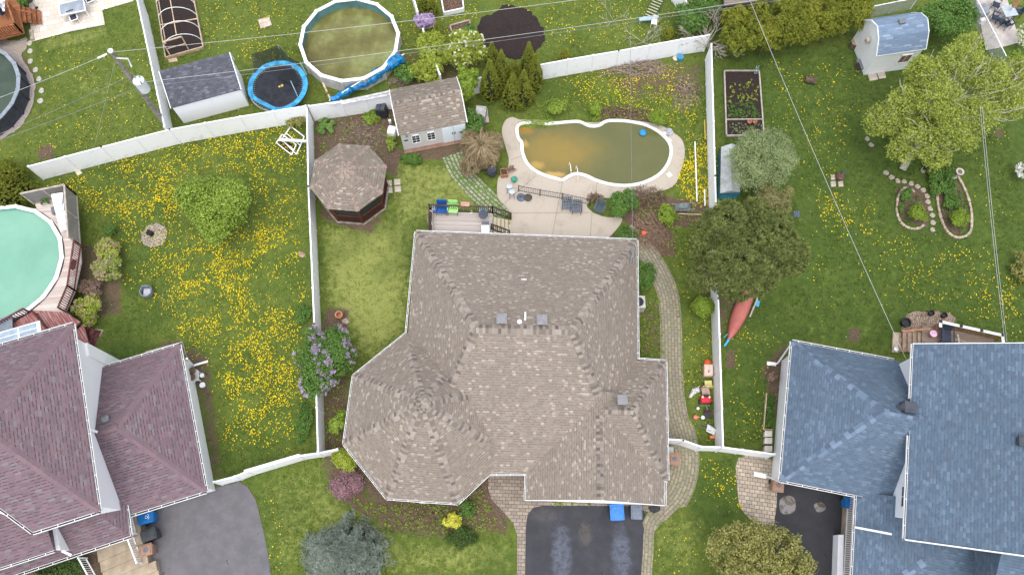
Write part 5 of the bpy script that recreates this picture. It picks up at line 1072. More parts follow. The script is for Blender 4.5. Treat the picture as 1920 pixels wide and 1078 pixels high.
# bare branching trees
def bare(name, label, px, py, h, Rm, seed, m=BARKW, nb=9, depth=4, r0=.07, flat=.5, parent=None, cat='tree', z=0.0, lean=(0, 0)):
    c = P(px, py, 0); root = thing(name, label, cat, (c.x, c.y, 0)); mb = MB(); r = random.Random(seed)
    def grow(p, d, L, rad, k):
        if k == 0 or L < .12: return
        q = p + d * L; mid = p.lerp(q, .5) + Vector((r.uniform(-1, 1), r.uniform(-1, 1), r.uniform(-.5, .5))) * L * .09
        mb.tube([p, mid, q], [rad, rad * .85, rad * .7], 4 if k < 3 else 5, cap=False)
        for i in range(r.choice((2, 3, 3))):
            n = (d + Vector((r.uniform(-1, 1), r.uniform(-1, 1), r.uniform(-.35, .55))) * .75).normalized(); grow(mid.lerp(q, r.uniform(.2, 1)), n, L * r.uniform(.6, .85), rad * .66, k - 1)
    for i in range(nb):
        a = i / nb * 6.283 + r.uniform(-.3, .3); d = Vector((math.cos(a) + lean[0], math.sin(a) + lean[1], flat + r.uniform(-.1, .5))).normalized(); grow(c + Vector((0, 0, z)), d, Rm * .42, r0, depth)
    if z: mb.tube([c, c + Vector((0, 0, z))], r0 * 1.4, 6)
    mb.build('branches', m, root); return root
bare('bare_tree', 'leafless tree with spreading grey tan branches over the fence corner', 1325, 82, 3, 2.7, 4, BARKW, 11, 5, .055, .75)
bare('bare_shrub', 'thin leafless shrub above the white fence, right of the black mulch bed', 1205, 80, 1.5, 2.2, 6, BARKW, 5, 4, .022, .5, cat='bush'); bare('bare_shrub', 'thin leafless sapling in the bright green lawn at the top', 1150, 40, 2.0, 2.0, 8, BARKW, 3, 4, .02, .9, cat='bush')
def brush(label, px, py, rx, ry, n, L, m, seed, h=.4, dirn=None, name='brush_pile'):
    c = P(px, py, 0); sx = rx * SC(px, py); sy = ry * SC(px, py); root = MB(); r = random.Random(seed)
    for i in range(n):
        a = r.uniform(0, 6.28); d = r.random() ** .6; p = c + Vector((math.cos(a) * sx * d, math.sin(a) * sy * d, r.uniform(.03, h) * (1.1 - d))); t = (dirn + r.gauss(0, .5)) if dirn is not None else r.uniform(0, 6.28); l = L * r.uniform(.4, 1.2); v = Vector((math.cos(t), math.sin(t), r.uniform(-.1, .12)))
        s = Vector((-v.y, v.x, 0)) * l * r.uniform(-.12, .12); root.tube([p - v * l / 2, p + s, p + v * l / 2], [.018, .014, .006], 3, cap=False)
    o = root.build(name, m); tag(o, label, 'brush pile'); return o
brush('heap of long dead branches at the foot of the fence behind the pool', 1190, 128, 62, 20, 150, 1.9, mat('dead_branch', (.3, .23, .18), .9, .3, 6), 1, .5, -.4); brush('reddish dead brush heap left of the dark pine', 1222, 436, 32, 34, 230, 1.5, mat('reddish_branch', (.26, .17, .12), .9, .3, 6), 2, .5, -.9)
brush('brown dried plants in the bed above the reddish heap', 1212, 372, 36, 24, 380, .6, mat('brown_stalk', (.2, .14, .09), .9, .4, 6), 3, .5); brush('dry litter and twigs along the upper edge of the pool', 1170, 212, 52, 13, 260, .5, mat('brown_stalk', (.2, .14, .09)), 4, .3)
brush('dry twigs in the upper right corner of the pool yard', 1285, 175, 26, 40, 170, .9, mat('dead_branch', (.3, .23, .18)), 5, .3); brush('grey brown twigs at the end of the low iron fence', 1115, 372, 15, 8, 110, .5, mat('brown_stalk', (.2, .14, .09)), 6, .5); brush('dry stalks and litter over the front bed', 790, 968, 110, 38, 420, .35, mat('brown_stalk', (.2, .14, .09)), 7, .15)
brush('dry twigs in the soil bed above the gazebo', 680, 255, 42, 36, 260, .5, mat('dead_branch', (.3, .23, .18)), 9, .15); brush('grey twig heap between the blue tarp and the brown shed', 752, 152, 22, 10, 120, .6, mat('dead_branch', (.3, .23, .18)), 10, .4)
brush('yellowish weeds along the upper left pool edge', 1010, 233, 40, 10, 300, .4, LG, 12, .25)
# big pine with starry tufts
def tufts(pts, L, per, w, seed, up_=.6):
    r = np.random.default_rng(seed); N = len(pts); c = np.repeat(pts, per, 0); M = len(c); d = r.normal(size=(M, 3)); d[:, 2] = np.abs(d[:, 2]) * .7 + up_; d /= np.linalg.norm(d, axis=1, keepdims=True); h = r.normal(size=(M, 3)); s = np.cross(d, h); s /= np.linalg.norm(s, axis=1, keepdims=True); l = L * r.uniform(.6, 1.2, (M, 1))
    V = np.stack([c - s * w, c + s * w, c + d * l + s * w * .4, c + d * l - s * w * .4], 1).reshape(-1, 3); return V, np.arange(len(V)).reshape(-1, 4)
c = P(1388, 472, 4.5); R0 = 103 * SC(1388, 472, 4.5); PT = thing('pine_tree', 'big dark pine with starry needle tufts straddling the right fence', 'tree', (c.x, c.y, 0))
B = blobs_round(c, R0, 3.0, 22, 6); B = [(q[0], q[1], q[2], q[3] * .95, q[4] * .95, q[5] * .85) for q in B]
trunk(PT, (c.x, c.y, 0), B, .2, BARK, 3, 18); pts = crownpts(B, 2700, 6, .2, -.3); V, F = tufts(pts, .24, 40, .017, 6); V2, F2 = leafset(pts, .12, 4, .07, 8); fast('foliage', np.concatenate([V, V2]), np.concatenate([F, F2 + len(V)]), PINE, PT)
# blue spruce, tiers of stiff branches
def spruce(label, px, py, rpx, h, seed, m=SPR):
    c = P(px, py, h * .35); R0 = rpx * SC(px, py, h * .35); root = thing('spruce_tree', label, 'tree', (c.x, c.y, 0)); r = np.random.default_rng(seed); pts = []
    for i in range(520):
        t = r.random() ** .95; a = r.random() * 6.283; rad = R0 * (1 - t * .93) * (.86 + .2 * r.random()) * (1 + .08 * math.sin(a * 5 + t * 3)); z = .3 + t * h
        for q in np.linspace(.35, 1, 9): 
            for s in (-1, 0, 1):
                w = (1 - q) * .35 + .07; pts.append((c.x + math.cos(a) * rad * q - math.sin(a) * s * w * (1.2 if q > .5 else .8), c.y + math.sin(a) * rad * q + math.cos(a) * s * w, z - q * rad * .22 + r.normal() * .03))
    V, F = tufts(np.array(pts), .13, 12, .014, seed, .5); fast('foliage', V, F, m, root)
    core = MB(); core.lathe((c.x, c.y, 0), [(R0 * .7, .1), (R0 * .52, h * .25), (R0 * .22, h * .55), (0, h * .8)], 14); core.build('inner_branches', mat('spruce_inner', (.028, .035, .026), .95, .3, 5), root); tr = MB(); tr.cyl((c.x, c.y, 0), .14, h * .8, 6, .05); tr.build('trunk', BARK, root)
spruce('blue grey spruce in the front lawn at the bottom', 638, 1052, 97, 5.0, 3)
# grey green feathery tree, larch-like tree under it
bush('feathery_tree', 'grey green feathery tree between the pale shed roof and the lawn', 'tree', 1430, 308, 72, 4.6, LGR, 71, 640, 34, .085, 14, BARKG, clump=.16, asp=.22, out=.9)
bush('feathery_tree', 'tan tinted feathery tree touching the top right of the big pine', 'tree', 1447, 380, 36, 3.6, leafmat('tan_green_leaves', [(.217, .217, .072), (.319, .304, .116), (.435, .406, .189)]), 72, 300, 34, .08, 9, BARKG, clump=.18, asp=.2, out=.9)
# the big pale tree of the right-hand lot: several limbs with airy foliage
c = P(1775, 180, 4.8); BT = thing('broadleaf_tree', 'large airy yellow green tree with pale bare limbs showing, in the right garden', 'tree', (c.x - 1.0, c.y - 2.6, 0)); base = Vector((c.x - 1.0, c.y - 2.6, 0))
bl = []; rr = random.Random(9)
for (x, y, r_, z) in [(1740, 140, 46, 5.2), (1800, 120, 50, 5.4), (1850, 150, 52, 5.2), (1890, 190, 46, 4.8), (1760, 190, 52, 5.6), (1700, 200, 48, 4.4), (1660, 225, 42, 3.8), (1720, 255, 48, 4.2), (1780, 240, 50, 4.8), (1830, 215, 46, 5.0), (1750, 290, 36, 3.6), (1690, 280, 32, 3.4), (1815, 90, 34, 4.4), (1905, 140, 40, 4.6), (1640, 232, 26, 3.4), (1810, 262, 30, 4.0), (1870, 215, 30, 4.2), (1720, 150, 32, 4.2)]:
    q = P(x, y, z); s = r_ * SC(x, y, z) * .82; bl.append((q.x, q.y, q.z, s, s, s * .8))
mb = MB(); fork = base.lerp(c, .45)
limb(mb, base, fork, .26, .2, 2, .1)
for i, q in enumerate(bl):
    e = Vector(q[:3]) + Vector((0, 0, q[5] * .75)); pts_ = limb(mb, fork, e, .12, .045, i + 3, .3, 6)
    for j in range(7): s = pts_[3 + j % 3]; limb(mb, s, e + Vector((rr.uniform(-1, 1) * q[3], rr.uniform(-1, 1) * q[3], rr.uniform(.0, .6))), .035, .012, i * 9 + j, .35, 4)
mb.build('limbs', BARKW, BT); pts = crownpts(bl, 2200, 12, .3, -.2); V, F = leafset(pts, .36, 22, .075, 14, out=.5, aspect=.5); fast('foliage', V, F, leafmat('pale_yellow_green_leaves', [(.25, .32, .05), (.38, .44, .075), (.50, .55, .14)], .35), BT)
bush('broadleaf_tree', 'bright green tree crown at the right edge beside the airy pale tree', 'tree', 1912, 130, 34, 4.4, LG, 73, 240, 26, .08, 8, zc=3.2)
# olive tree at the bottom
bush('broadleaf_tree', 'olive green leafy tree between the tan paver path and the bottom edge', 'tree', 1432, 1068, 92, 4.6, LOL, 74, 1250, 26, .07, 34, BARKG, clump=.10, zc=3.0)
# pink blossom shrub
r_, c, R0, B = bush('blossom_shrub', 'violet pink blossoming shrub over the narrow white fence at the top', 'bush', 797, 42, 22, 1.9, LMID, 75, 90, 20, .05, 6, ry=.7); extra(r_, B, 240, 30, .04, FLV, 76, .12, low=-.2)
r_, c, R0, B = bush('leafy_shrub', 'small rose bush with pale buds beside the tall fire ring lawn', 'bush', 205, 432, 13, .8, LMID, 77, 60, 18, .045, 5)
# ------------------------------------------------------------------ dandelions and grass
BLOCK = [PL(q) for q in ([(x, y) for x, y in DW_MID], DW_L, DW_R, PATIO, MUL, [(916, 880), (985, 885), (1250, 945), (1210, 965), (1000, 951), (986, 985), (984, 1090), (966, 1090), (962, 980), (921, 935)], [(1385, 858), (1452, 866), (1451, 985), (1412, 978), (1383, 920)],
    [(48, -60), (60, 79), (132, 60), (197, 47), (192, 20), (250, 3), (262, -60)], [(1822, -40), (1848, 95), (1912, 80), (1880, -40)], [(780, 440), (1194, 452), (1196, 673), (1240, 677), (1240, 900), (1240, 940), (985, 930), (985, 890), (915, 886), (855, 930), (725, 930), (655, 838), (660, 712), (765, 635)],
    [(1190, 455), (1225, 470), (1258, 540), (1275, 640), (1280, 760), (1300, 850), (1295, 900), (1270, 950), (1225, 990), (1225, 1090), (1205, 1090), (1210, 970), (1245, 930), (1250, 800), (1242, 600)], [(846, 290), (866, 290), (905, 345), (950, 395), (930, 405), (880, 370)])]
BXY = [[(p.x, p.y) for p in q] for q in BLOCK]
CIR = [(-11.38, 34.96, 3.6), (-32.34, 18.14, 4.2), (-37.3, 30.86, 4.6), (-16.1, 31.4, 2.1)]
def free(x, y):
    ok = np.ones(x.shape, bool)
    for q in BXY: ok &= inpoly(x, y, q) < .03
    for a, b, r in CIR: ok &= (x - a) ** 2 + (y - b) ** 2 > r * r
    return ok
DAN = [  # photo outline, count, cluster sharpness
    ([(90, 345), (330, 262), (560, 235), (578, 330), (470, 320), (340, 330), (340, 400), (230, 420), (90, 370)], 1500, 1.0), ([(210, 330), (350, 330), (340, 420), (480, 430), (560, 420), (575, 560), (560, 840), (420, 850), (400, 700), (300, 600), (230, 520), (220, 420)], 2200, 1.5),
    ([(400, 560), (545, 580), (555, 760), (480, 840), (410, 720)], 1300, .9), ([(470, 320), (560, 350), (560, 470), (480, 480)], 350, 1.2), ([(340, 440), (470, 460), (480, 570), (330, 570)], 550, 1.0),
    ([(380, 0), (560, 0), (560, 120), (470, 120), (390, 90)], 520, 1.4), ([(75, 60), (300, 60), (305, 235), (70, 300)], 330, 1.4), ([(740, 0), (900, 0), (880, 60), (760, 140), (745, 100)], 380, .8), ([(860, 0), (1280, 0), (1270, 60), (1030, 100), (1020, 40), (920, 15), (870, 40)], 520, 1.3),
    ([(1015, 150), (1290, 120), (1325, 330), (1270, 330), (1280, 240), (1200, 215), (1060, 190)], 1100, .9), ([(1265, 330), (1338, 240), (1340, 390), (1270, 380)], 600, .6), ([(1440, 110), (1640, 130), (1600, 250), (1540, 420), (1450, 250)], 560, 1.3), ([(1530, 350), (1640, 350), (1640, 460), (1540, 450)], 330, 1.4),
    ([(1640, 440), (1920, 480), (1920, 630), (1690, 560)], 420, 1.5), ([(1810, 520), (1915, 520), (1910, 630), (1860, 640)], 260, .8), ([(1500, 430), (1800, 440), (1850, 560), (1520, 580)], 170, 1.5), ([(1380, 600), (1470, 620), (1430, 840), (1365, 830)], 170, 1.4), ([(1250, 440), (1340, 430), (1345, 650), (1280, 700)], 230, 1.3),
    ([(1310, 860), (1400, 860), (1400, 960), (1320, 960)], 150, 1.2), ([(1280, 640), (1345, 640), (1350, 830), (1290, 820)], 110, 1.1), ([(260, 190), (300, 240), (200, 270), (0, 300), (0, 270)], 150, 1.2), ([(1820, 240), (1910, 240), (1890, 440), (1830, 420)], 60, 1.3), ([(500, 900), (540, 980), (520, 1078), (500, 1078)], 35, 1.2), ([(1240, 980), (1320, 980), (1310, 1078), (1230, 1078)], 45, 1.2), ([(300, 140), (600, 170), (590, 200), (330, 240)], 130, 1.2), ([(0, 70), (60, 75), (55, 100), (0, 90)], 30, 1)]
DAN = [(a, int(b * (1.15 if i == 9 else 1.9 if i in (0, 3, 4, 10) else 1.5 if i == 1 else 1.2 if i == 2 else .8)), c) for i, (a, b, c) in enumerate(DAN)]
r = np.random.default_rng(21); xs = []; ys = []
for poly, n, sh in DAN:
    q = [(p.x, p.y) for p in PL(poly)]; X0, X1 = min(a for a, b in q), max(a for a, b in q); Y0, Y1 = min(b for a, b in q), max(b for a, b in q); x = r.uniform(X0, X1, n * 8); y = r.uniform(Y0, Y1, n * 8); sdf = inpoly(x, y, q)
    dn = (.45 * vnoise(x, y, .9, 5) + .55 * vnoise(x, y, .22, 6)); dn = np.clip((dn - .30) * 2.4, 0, 1) ** sh * np.clip(sdf / .9 + .35, 0, 1); k = (r.random(n * 8) < dn) & (sdf > -.3); x, y = x[k][:n], y[k][:n]; xs.append(x); ys.append(y)
x = np.concatenate(xs); y = np.concatenate(ys); k = free(x, y); x, y = x[k], y[k]; n = len(x)
def discs(x, y, z, rad, r, seg=6, dome=.4):
    n = len(x); a = np.arange(seg) / seg * 6.283; tilt = r.normal(size=(n, 2)) * .25; R_ = rad[:, None] * (1 + .15 * r.normal(size=(n, seg)))
    px = x[:, None] + np.cos(a) * R_; py = y[:, None] + np.sin(a) * R_; pz = z[:, None] + (np.cos(a) * tilt[:, :1] + np.sin(a) * tilt[:, 1:]) * R_; V = np.stack([px, py, pz], -1).reshape(-1, 3); return V, np.arange(n * seg).reshape(n, seg)
V, F = discs(x, y, r.uniform(.03, .12, n), r.uniform(.015, .043, n), r)
YEL = leafmat('dandelion_yellow', [(.60, .43, .0), (.78, .60, .005), (.88, .74, .03)], .15)
o = fast('dandelions', V, F, YEL); tag(o, 'yellow dandelion flowers scattered over the lawns', 'dandelions', kind='stuff')
n = 700; x = r.uniform(-30, 30, n); y = r.uniform(0, 38, n); k = free(x, y) & (vnoise(x, y, 4, 9) > .5); x, y = x[k], y[k]; V, F = discs(x, y, r.uniform(.05, .14, len(x)), r.uniform(.018, .034, len(x)), r); o = fast('seed_heads', V, F, leafmat('seed_white', [(.5, .5, .42), (.7, .7, .62)], .2)); tag(o, 'pale dandelion seed heads among the grass', 'seed heads', kind='stuff')
# grass tufts
n = 190000; x = r.uniform(-34, 34, n); y = r.uniform(-1, 42, n); k = (vnoise(x, y, .5, 31) * .6 + vnoise(x, y, 2.2, 32) * .4 + r.random(n) * .25 > .5); x, y = x[k], y[k]; k = free(x, y); x, y = x[k], y[k]
sm, dd, ll = masks(x, y); k = r.random(len(x)) > sm * 1.15; x, y, dd, ll = x[k], y[k], dd[k], ll[k]; n = len(x)
h = (.04 + .07 * vnoise(x, y, 1.6, 33)) * (1 - .4 * dd) + .02 * r.random(n); a = r.random(n) * 6.283; w = r.uniform(.012, .03, n); lx, ly = np.cos(a), np.sin(a); l = h * r.uniform(.5, 1.5, n)
V = np.stack([np.stack([x - ly * w, y + lx * w, np.full(n, -.02)], 1), np.stack([x + ly * w, y - lx * w, np.full(n, -.02)], 1), np.stack([x + lx * l, y + ly * l, h], 1)], 1).reshape(-1, 3)
cls = np.where(dd > .45 + .3 * r.random(n), 1, np.where(ll > .4 + .3 * r.random(n), 2, 0)); Fa = np.arange(3 * n).reshape(n, 3)
for c_, nm, cols in ((0, 'grass', [(.075, .115, .016), (.125, .172, .026), (.20, .245, .05)]), (1, 'dry_grass', [(.15, .185, .034), (.24, .255, .06), (.36, .34, .11)]), (2, 'lush_grass', [(.052, .09, .013), (.09, .14, .02), (.14, .19, .034)])):
    i = np.where(cls == c_)[0]
    if len(i): o = fast(nm, V.reshape(-1, 3, 3)[i], np.arange(3 * len(i)).reshape(-1, 3), leafmat(nm + '_blades', cols, .3)); tag(o, {'grass': 'short mid green lawn grass', 'dry_grass': 'thin straw coloured lawn grass', 'lush_grass': 'deep green lawn grass'}[nm], 'grass', kind='stuff')

# ------------------------------------------------------------------ utility pole and wires
UP = Vector((0, 0, 1)); base = P(318, 243); top = P(208, 97, 9.2)
POLE = thing('utility_pole', 'leaning grey wooden utility pole with a transformer, standing at the fence corner', 'utility pole', base); b = MB(); b.tube([base, base.lerp(top, .5), top], [.19, .165, .13], 12); b.build('pole', mat('grey_pole_wood', (.27, .24, .21), .9, .2, 5, bump=.5), POLE)
b = MB(); b.cyl(top, .15, .1, 12); b.build('pole_cap', WHITE, POLE)
def at_pole(t): return base.lerp(top, t)
b = MB(); q = P(266, 160, 6.2); b.lathe(q + Vector((0, 0, -.55)), [(0, 0), (.3, .02), (.33, .08), (.33, .95), (.35, .98), (.35, 1.05), (.28, 1.1), (0, 1.13)], 18); tf_ = b.build('transformer', mat('transformer_grey', (.62, .65, .68), .45, .06, 4, grime=.15), POLE)
for dx, dy in ((.12, .15), (-.13, .1), (.3, -.3)): b = MB(); b.cyl(q + Vector((dx, dy, .55)), .035, .28, 8); b.build('bushing', METAL, tf_)
b = MB(); b.tube([top + Vector((.1, -.1, -.5)), top + Vector((.75, -.1, -.55)), top + Vector((.8, -.35, -1.0))], .05, 6); b.build('cutout_fuse', mat('pale_insulator', (.6, .62, .64), .4), POLE); b = MB(); b.tube([top + Vector((-.25, -.1, -.1)), top + Vector((-.8, -.32, -.2))], .06, 8); b.build('insulator', mat('pale_insulator', (.6, .62, .64), .4), POLE)
b = MB(); b.bar(q + Vector((-.5, .1, 0)), q + Vector((0, 0, .0)), .12, .1); b.build('bracket', METAL, POLE)
WIREL = mat('bright_wire', (.42, .42, .42), .4, .05, 3); WIRED = mat('dark_wire', (.09, .09, .10), .5, .1, 3)
def wire(label, a, b, r=.022, sag=.25, m=WIREL, tw=None):
    r = r * .6; w = MB(); a, b = Vector(a), Vector(b); n = 14; pts = [a.lerp(b, i / n) - UP * (sag * 4 * (i / n) * (1 - i / n)) for i in range(n + 1)]; w.tube(pts, r, 5); o = w.build('overhead_wire', m); tag(o, label, 'wire'); return o
wire('top pale wire running right from the pole top across the round pool', top + Vector((.1, 0, -.05)), P(1290, -28, 9.4), .022, .3)
wire('pale wire leaving the pole top to the left edge', top + Vector((-.7, -.28, -.18)), P(-90, 216, 9.2), .022, .1)
wire('pale wire from the transformer crossing the charcoal shed, the pool and the hedge top', q + Vector((.3, .1, .2)), P(1500, -12, 7.4), .022, .35)
wire('lower dark grey wire from the pole crossing the trampoline and black mulch', at_pole(.58), P(1520, -8, 6.2), .022, .3, mat('mid_wire', (.2, .2, .21), .5))
wire('upper of the two dull wires going left from the pole', at_pole(.72), P(-60, 276, 7.0), .024, .1, mat('mid_wire', (.2, .2, .21), .5)); wire('lower of the two dull wires going left from the pole', at_pole(.58), P(-60, 284, 6.2), .028, .1, mat('mid_wire', (.2, .2, .21), .5))
wire('guy wire from the pole top down into the grass', at_pole(.93), P(176, 278, 0.0), .014, 0); wire('thin guy wire from the middle of the pole down to the fence', at_pole(.75), P(193, 275, 0.0), .010, 0, mat('mid_wire', (.2, .2, .21)))
wire('pale service wire dropping diagonally over the dark green lawn to the blue roofed house', P(1404, -4, 7.2), P(1700, 676, 4.6), .022, .25); wire('left wire of the close pair running down over the right garden', P(1838, 200, 6.5), P(1884, 640, 5.6), .018, .1); wire('right wire of the close pair running down over the right garden', P(1842, 200, 6.5), P(1888, 640, 5.6), .018, .1)
wire('service wire from above the brush pile over the pool to the bungalow', P(1182, 46, 7.0), P(1187, 470, 4.6), .020, .25, mat('mid_wire', (.2, .2, .21)))
# ------------------------------------------------------------------ small helpers for yard objects
WOODG = mat('weathered_wood', (.42, .37, .32), .85, .14, 3, grime=.3, gc=(.2, .17, .14), bump=.3); WOODB = mat('brown_wood', (.23, .13, .08), .75, .2, 4, grime=.2); WOODP = mat('pine_wood', (.50, .38, .26), .75, .15, 4); DARKW = mat('dark_stained_wood', (.07, .05, .038), .7, .2, 4); REDD = mat('dark_red_stain', (.13, .032, .03), .65, .25, 4, grime=.2, gc=(.3, .22, .2))
def planks(name, cols, bw=.14, peel=None, amt=.4):
    t = NT(name); u, v = t.uv(); q = t.math('DIVIDE', v, bw); r = t.math('FLOOR', q); f = t.math('SUBTRACT', q, r); col = t.ramp(t.wn(r, 1.0, 5.0), [(i / len(cols), c) for i, c in enumerate(cols)], True)
    mp = t.n('ShaderNodeMapping'); mp.inputs['Scale'].default_value = (1, 1, 1); x = t.n('ShaderNodeCombineXYZ'); t.l(t.math('MULTIPLY', u, .6), x.inputs[0]); t.l(t.math('MULTIPLY', v, 8.0), x.inputs[1]); n = t.noise(1.4, 6, .7, vec=x.outputs[0])
    col = t.mix(t.math('MULTIPLY', t.step(n, .45, .65), amt), col, peel or tuple(a * .6 for a in cols[0])); col = t.mix(t.math('LESS_THAN', f, .09), col, tuple(a * .25 for a in cols[0])); t.bump(n, .3, .01); return t.fin(col, .85)
def bld(fn, name, m, parent=None, **k):
    b = MB(); fn(b); return b.build(name, m, parent, **k)
# wheeled bins ---------------------------------------------------------------
def make_bin(m, label, loc, rz, w=.62, d=.74, h=1.02, mark=False, kind='wheeled_bin', lidm=None):
    root = thing(kind, label, 'bin', (0, 0, 0))
    def body(b):
        lo = [Vector(p) for p in ((-w * .38, -d * .36, .06), (w * .38, -d * .36, .06), (w * .38, d * .34, .06), (-w * .38, d * .34, .06))]; hi = [Vector(p) for p in ((-w * .48, -d * .48, h - .08), (w * .48, -d * .48, h - .08), (w * .48, d * .46, h - .08), (-w * .48, d * .46, h - .08))]; b.hexa(lo, hi); b.box((0, -d * .5, h - .14), (w * .8, .05, .06))
    bld(body, 'body', m, root, bevel=.02)
    def lid(b):
        b.box((0, 0, h - .05), (w + .02, d + .02, .05)); lo = [Vector(p) for p in ((-w * .44, -d * .44, h - .025), (w * .44, -d * .44, h - .025), (w * .44, d * .40, h - .025), (-w * .44, d * .40, h - .025))]; hi = [p + Vector((-p.x * .14, -p.y * .14, .05)) for p in lo]; b.hexa(lo, hi); b.box((0, .0, h + .03), (w * .5, d * .08, .02)); b.box((0, d * .2, h + .03), (w * .5, d * .05, .02))
    L = bld(lid, 'lid', lidm or m, root, bevel=.02)
    bld(lambda b: b.tube([(-w * .36, d * .54, h - .09), (w * .36, d * .54, h - .09)], .022, 6), 'handle', m, root)
    for s in (-1, 1): bld(lambda b: b.tube([(s * w * .38, d * .40, .11), (s * w * .47, d * .40, .11)], .11, 14), 'wheel', BLACK, root)
    if mark:   # white three-piece recycling loop and the curved stroke under it
        def mk(b):
            for k in range(3):
                a0 = R(90 + 120 * k)
                for i in range(4):
                    t0, t1 = a0 + R(22 * i), a0 + R(22 * (i + 1)); f = lambda t, r: (r * math.cos(t), -.1 + r * math.sin(t), h + .052); b.poly([f(t0, .055), f(t0, .09), f(t1, .09), f(t1, .055)], up=True)
            for i in range(8): t0, t1 = R(225 + 11 * i), R(225 + 11 * (i + 1)); f = lambda t, r: (r * math.cos(t), -.02 + r * math.sin(t), h + .052); b.poly([f(t0, .21), f(t0, .235), f(t1, .235), f(t1, .21)], up=True)
        bld(mk, 'emblem', WHITE, L)
    root.location = loc; root.rotation_euler = (0, 0, rz); return root
BLUEP = mat('blue_bin_plastic', (.012, .15, .42), .45, .08, 4); BLUEL = mat('light_blue_bin', (.05, .22, .62), .45, .08, 4); DGR = mat('dark_grey_bin', (.045, .052, .058), .5, .12, 4); MGR = mat('grey_bin_plastic', (.12, .14, .17), .5, .12, 4); BRN = mat('brown_bin', (.32, .19, .13), .6, .1, 4)
make_bin(BLUEP, 'blue recycling bin with a white loop mark beside the plum roofed garage', P(287, 972), R(105), .66, .85, 1.08, True); make_bin(DGR, 'dark grey bin between the blue and the brown bin at the left house', P(293, 1003), R(112), .64, .82, 1.08)
def brownbin(label, loc, rz):
    r = make_bin(BRN, label, loc, rz, .62, .66, .98); b = MB(); b.cyl((0, .0, .98 + .03), .13, .03, 16); b.build('lid_knob', MGR, [o for o in bpy.data.objects if o.parent == r and o.name.startswith('lid')][0]) if False else None
    b = MB(); b.cyl((0, 0, 1.01), .13, .035, 16)
    o = bpy.data.objects.new('vent_disc', None); bpy.data.objects.remove(o)
    me = b.build('vent_disc', MGR, None); me.parent = r; return r
brownbin('brown compost bin with a round vent beside the left concrete steps', P(287, 1031), R(105)); brownbin('brown compost bin with a round vent at the corner of the blue roofed garage', P(1450, 913), R(-10)); brownbin('brown compost bin with a round vent at the right wall of the bungalow', P(1259, 864), R(-3))
make_bin(BLUEL, 'light blue bin in front of the brown roofed garage', P(1153, 962), R(2), .78, .85, 1.05); make_bin(MGR, 'grey bin beside the light blue one at the driveway edge', P(1189, 962), R(-2), .62, .75, 1.02, lidm=mat('slate_lid', (.16, .19, .24), .5)); make_bin(BLUEP, 'dark blue bin half hidden at the balustrade of the blue roofed house', P(1582, 944), R(0), .5, .6, 1.0)
def tip(b): b.prism(PL([(1217, 950), (1236, 948), (1236, 958), (1226, 962), (1218, 958)]), 0, .25)
tag(bld(tip, 'black_tray', BLACK, bevel=.02), 'small black tray at the right corner of the brown roofed garage', 'tray')
# trampoline -----------------------------------------------------------------
c = Vector((-16.15, 31.4, 0)); TR = thing('trampoline', 'round trampoline with blue padding and a collapsed black safety net', 'trampoline', c); zt = .85
def rg(r, z, n=32, a0=0): return [c + Vector((r * math.cos(a0 + 6.2832 * k / n), r * math.sin(a0 + 6.2832 * k / n), z)) for k in range(n)]
bld(lambda b: b.tube(rg(2.0, zt, 32) + [rg(2.0, zt, 32)[0]], .04, 8, cap=False), 'frame', METAL, TR)
bm_ = MB(); bm_.poly(rg(1.69, zt - .06, 40), up=True); bm_.build('mat', mat('trampoline_mat', (.018, .02, .028), .6, .25, 3, grime=.15, gc=(.08, .08, .09)), TR)
def pad(b):
    O, I = rg(2.06, zt + .05, 40), rg(1.72, zt + .02, 40)
    for k in range(40):
        j = (k + 1) % 40; a = k / 40 * 360; dz = 0; sh = 0
        if 205 < a < 275: sh = -.32 * math.sin((a - 205) / 70 * math.pi); 
        a2 = (k + 1) / 40 * 360; sh2 = -.32 * math.sin((a2 - 205) / 70 * math.pi) if 205 < a2 < 275 else 0
        f = lambda p, s: c + (p - c) * (1 + s / 2) + Vector((0, 0, 0)); fz = lambda p, s: Vector((f(p, s).x, f(p, s).y, p.z + s * .1)); b.poly([fz(O[k], sh), fz(O[j], sh2), fz(I[j], sh2), fz(I[k], sh)], up=True); b.poly([fz(O[k], sh) - UP * .07, fz(O[j], sh2) - UP * .07, fz(O[j], sh2), fz(O[k], sh)])
bld(pad, 'padding', mat('blue_pad', (.045, .31, .58), .5, .25, 2.2, grime=.25, gc=(.35, .5, .6)), TR)
sp_ = MB()
for k in range(64): a = 6.2832 * k / 64; d = Vector((math.cos(a), math.sin(a), 0)); sp_.bar(c + d * 1.6 + UP * (zt - .05), c + d * 1.97 + UP * zt, .018, .015)
sp_.build('springs', METAL, TR)
for k in range(6): a = 6.2832 * k / 6 + .3; d = Vector((math.cos(a), math.sin(a), 0)); bld(lambda b: b.tube([c + d * 1.98 + UP * zt, c + d * 2.0, c + d * 2.0 + Vector((-d.y, d.x, 0)) * .35], .03, 6), 'leg', METAL, TR)
NETM = wiremesh('black_netting', (.015, .018, .02), .05, .45)
pp_ = [(P(521, 85, 2.4), P(532, 112, .9)), (P(545, 152, 1.6), P(563, 192, .5)), (P(563, 118, 1.9), P(575, 140, .9))]
for a, b_ in pp_: bld(lambda b: b.tube([a, b_], .03, 6), 'net_pole', mat('pale_blue_pole', (.25, .42, .55), .5), TR)
nm = MB(); n0 = [P(471, 102, 1.6), P(492, 97, 1.9), P(521, 85, 2.4), P(540, 106, 1.8), P(562, 118, 1.5)]; n1_ = [P(477, 138, .9), P(494, 121, .9), P(515, 115, .9), P(538, 114, .9), P(562, 124, .9)]
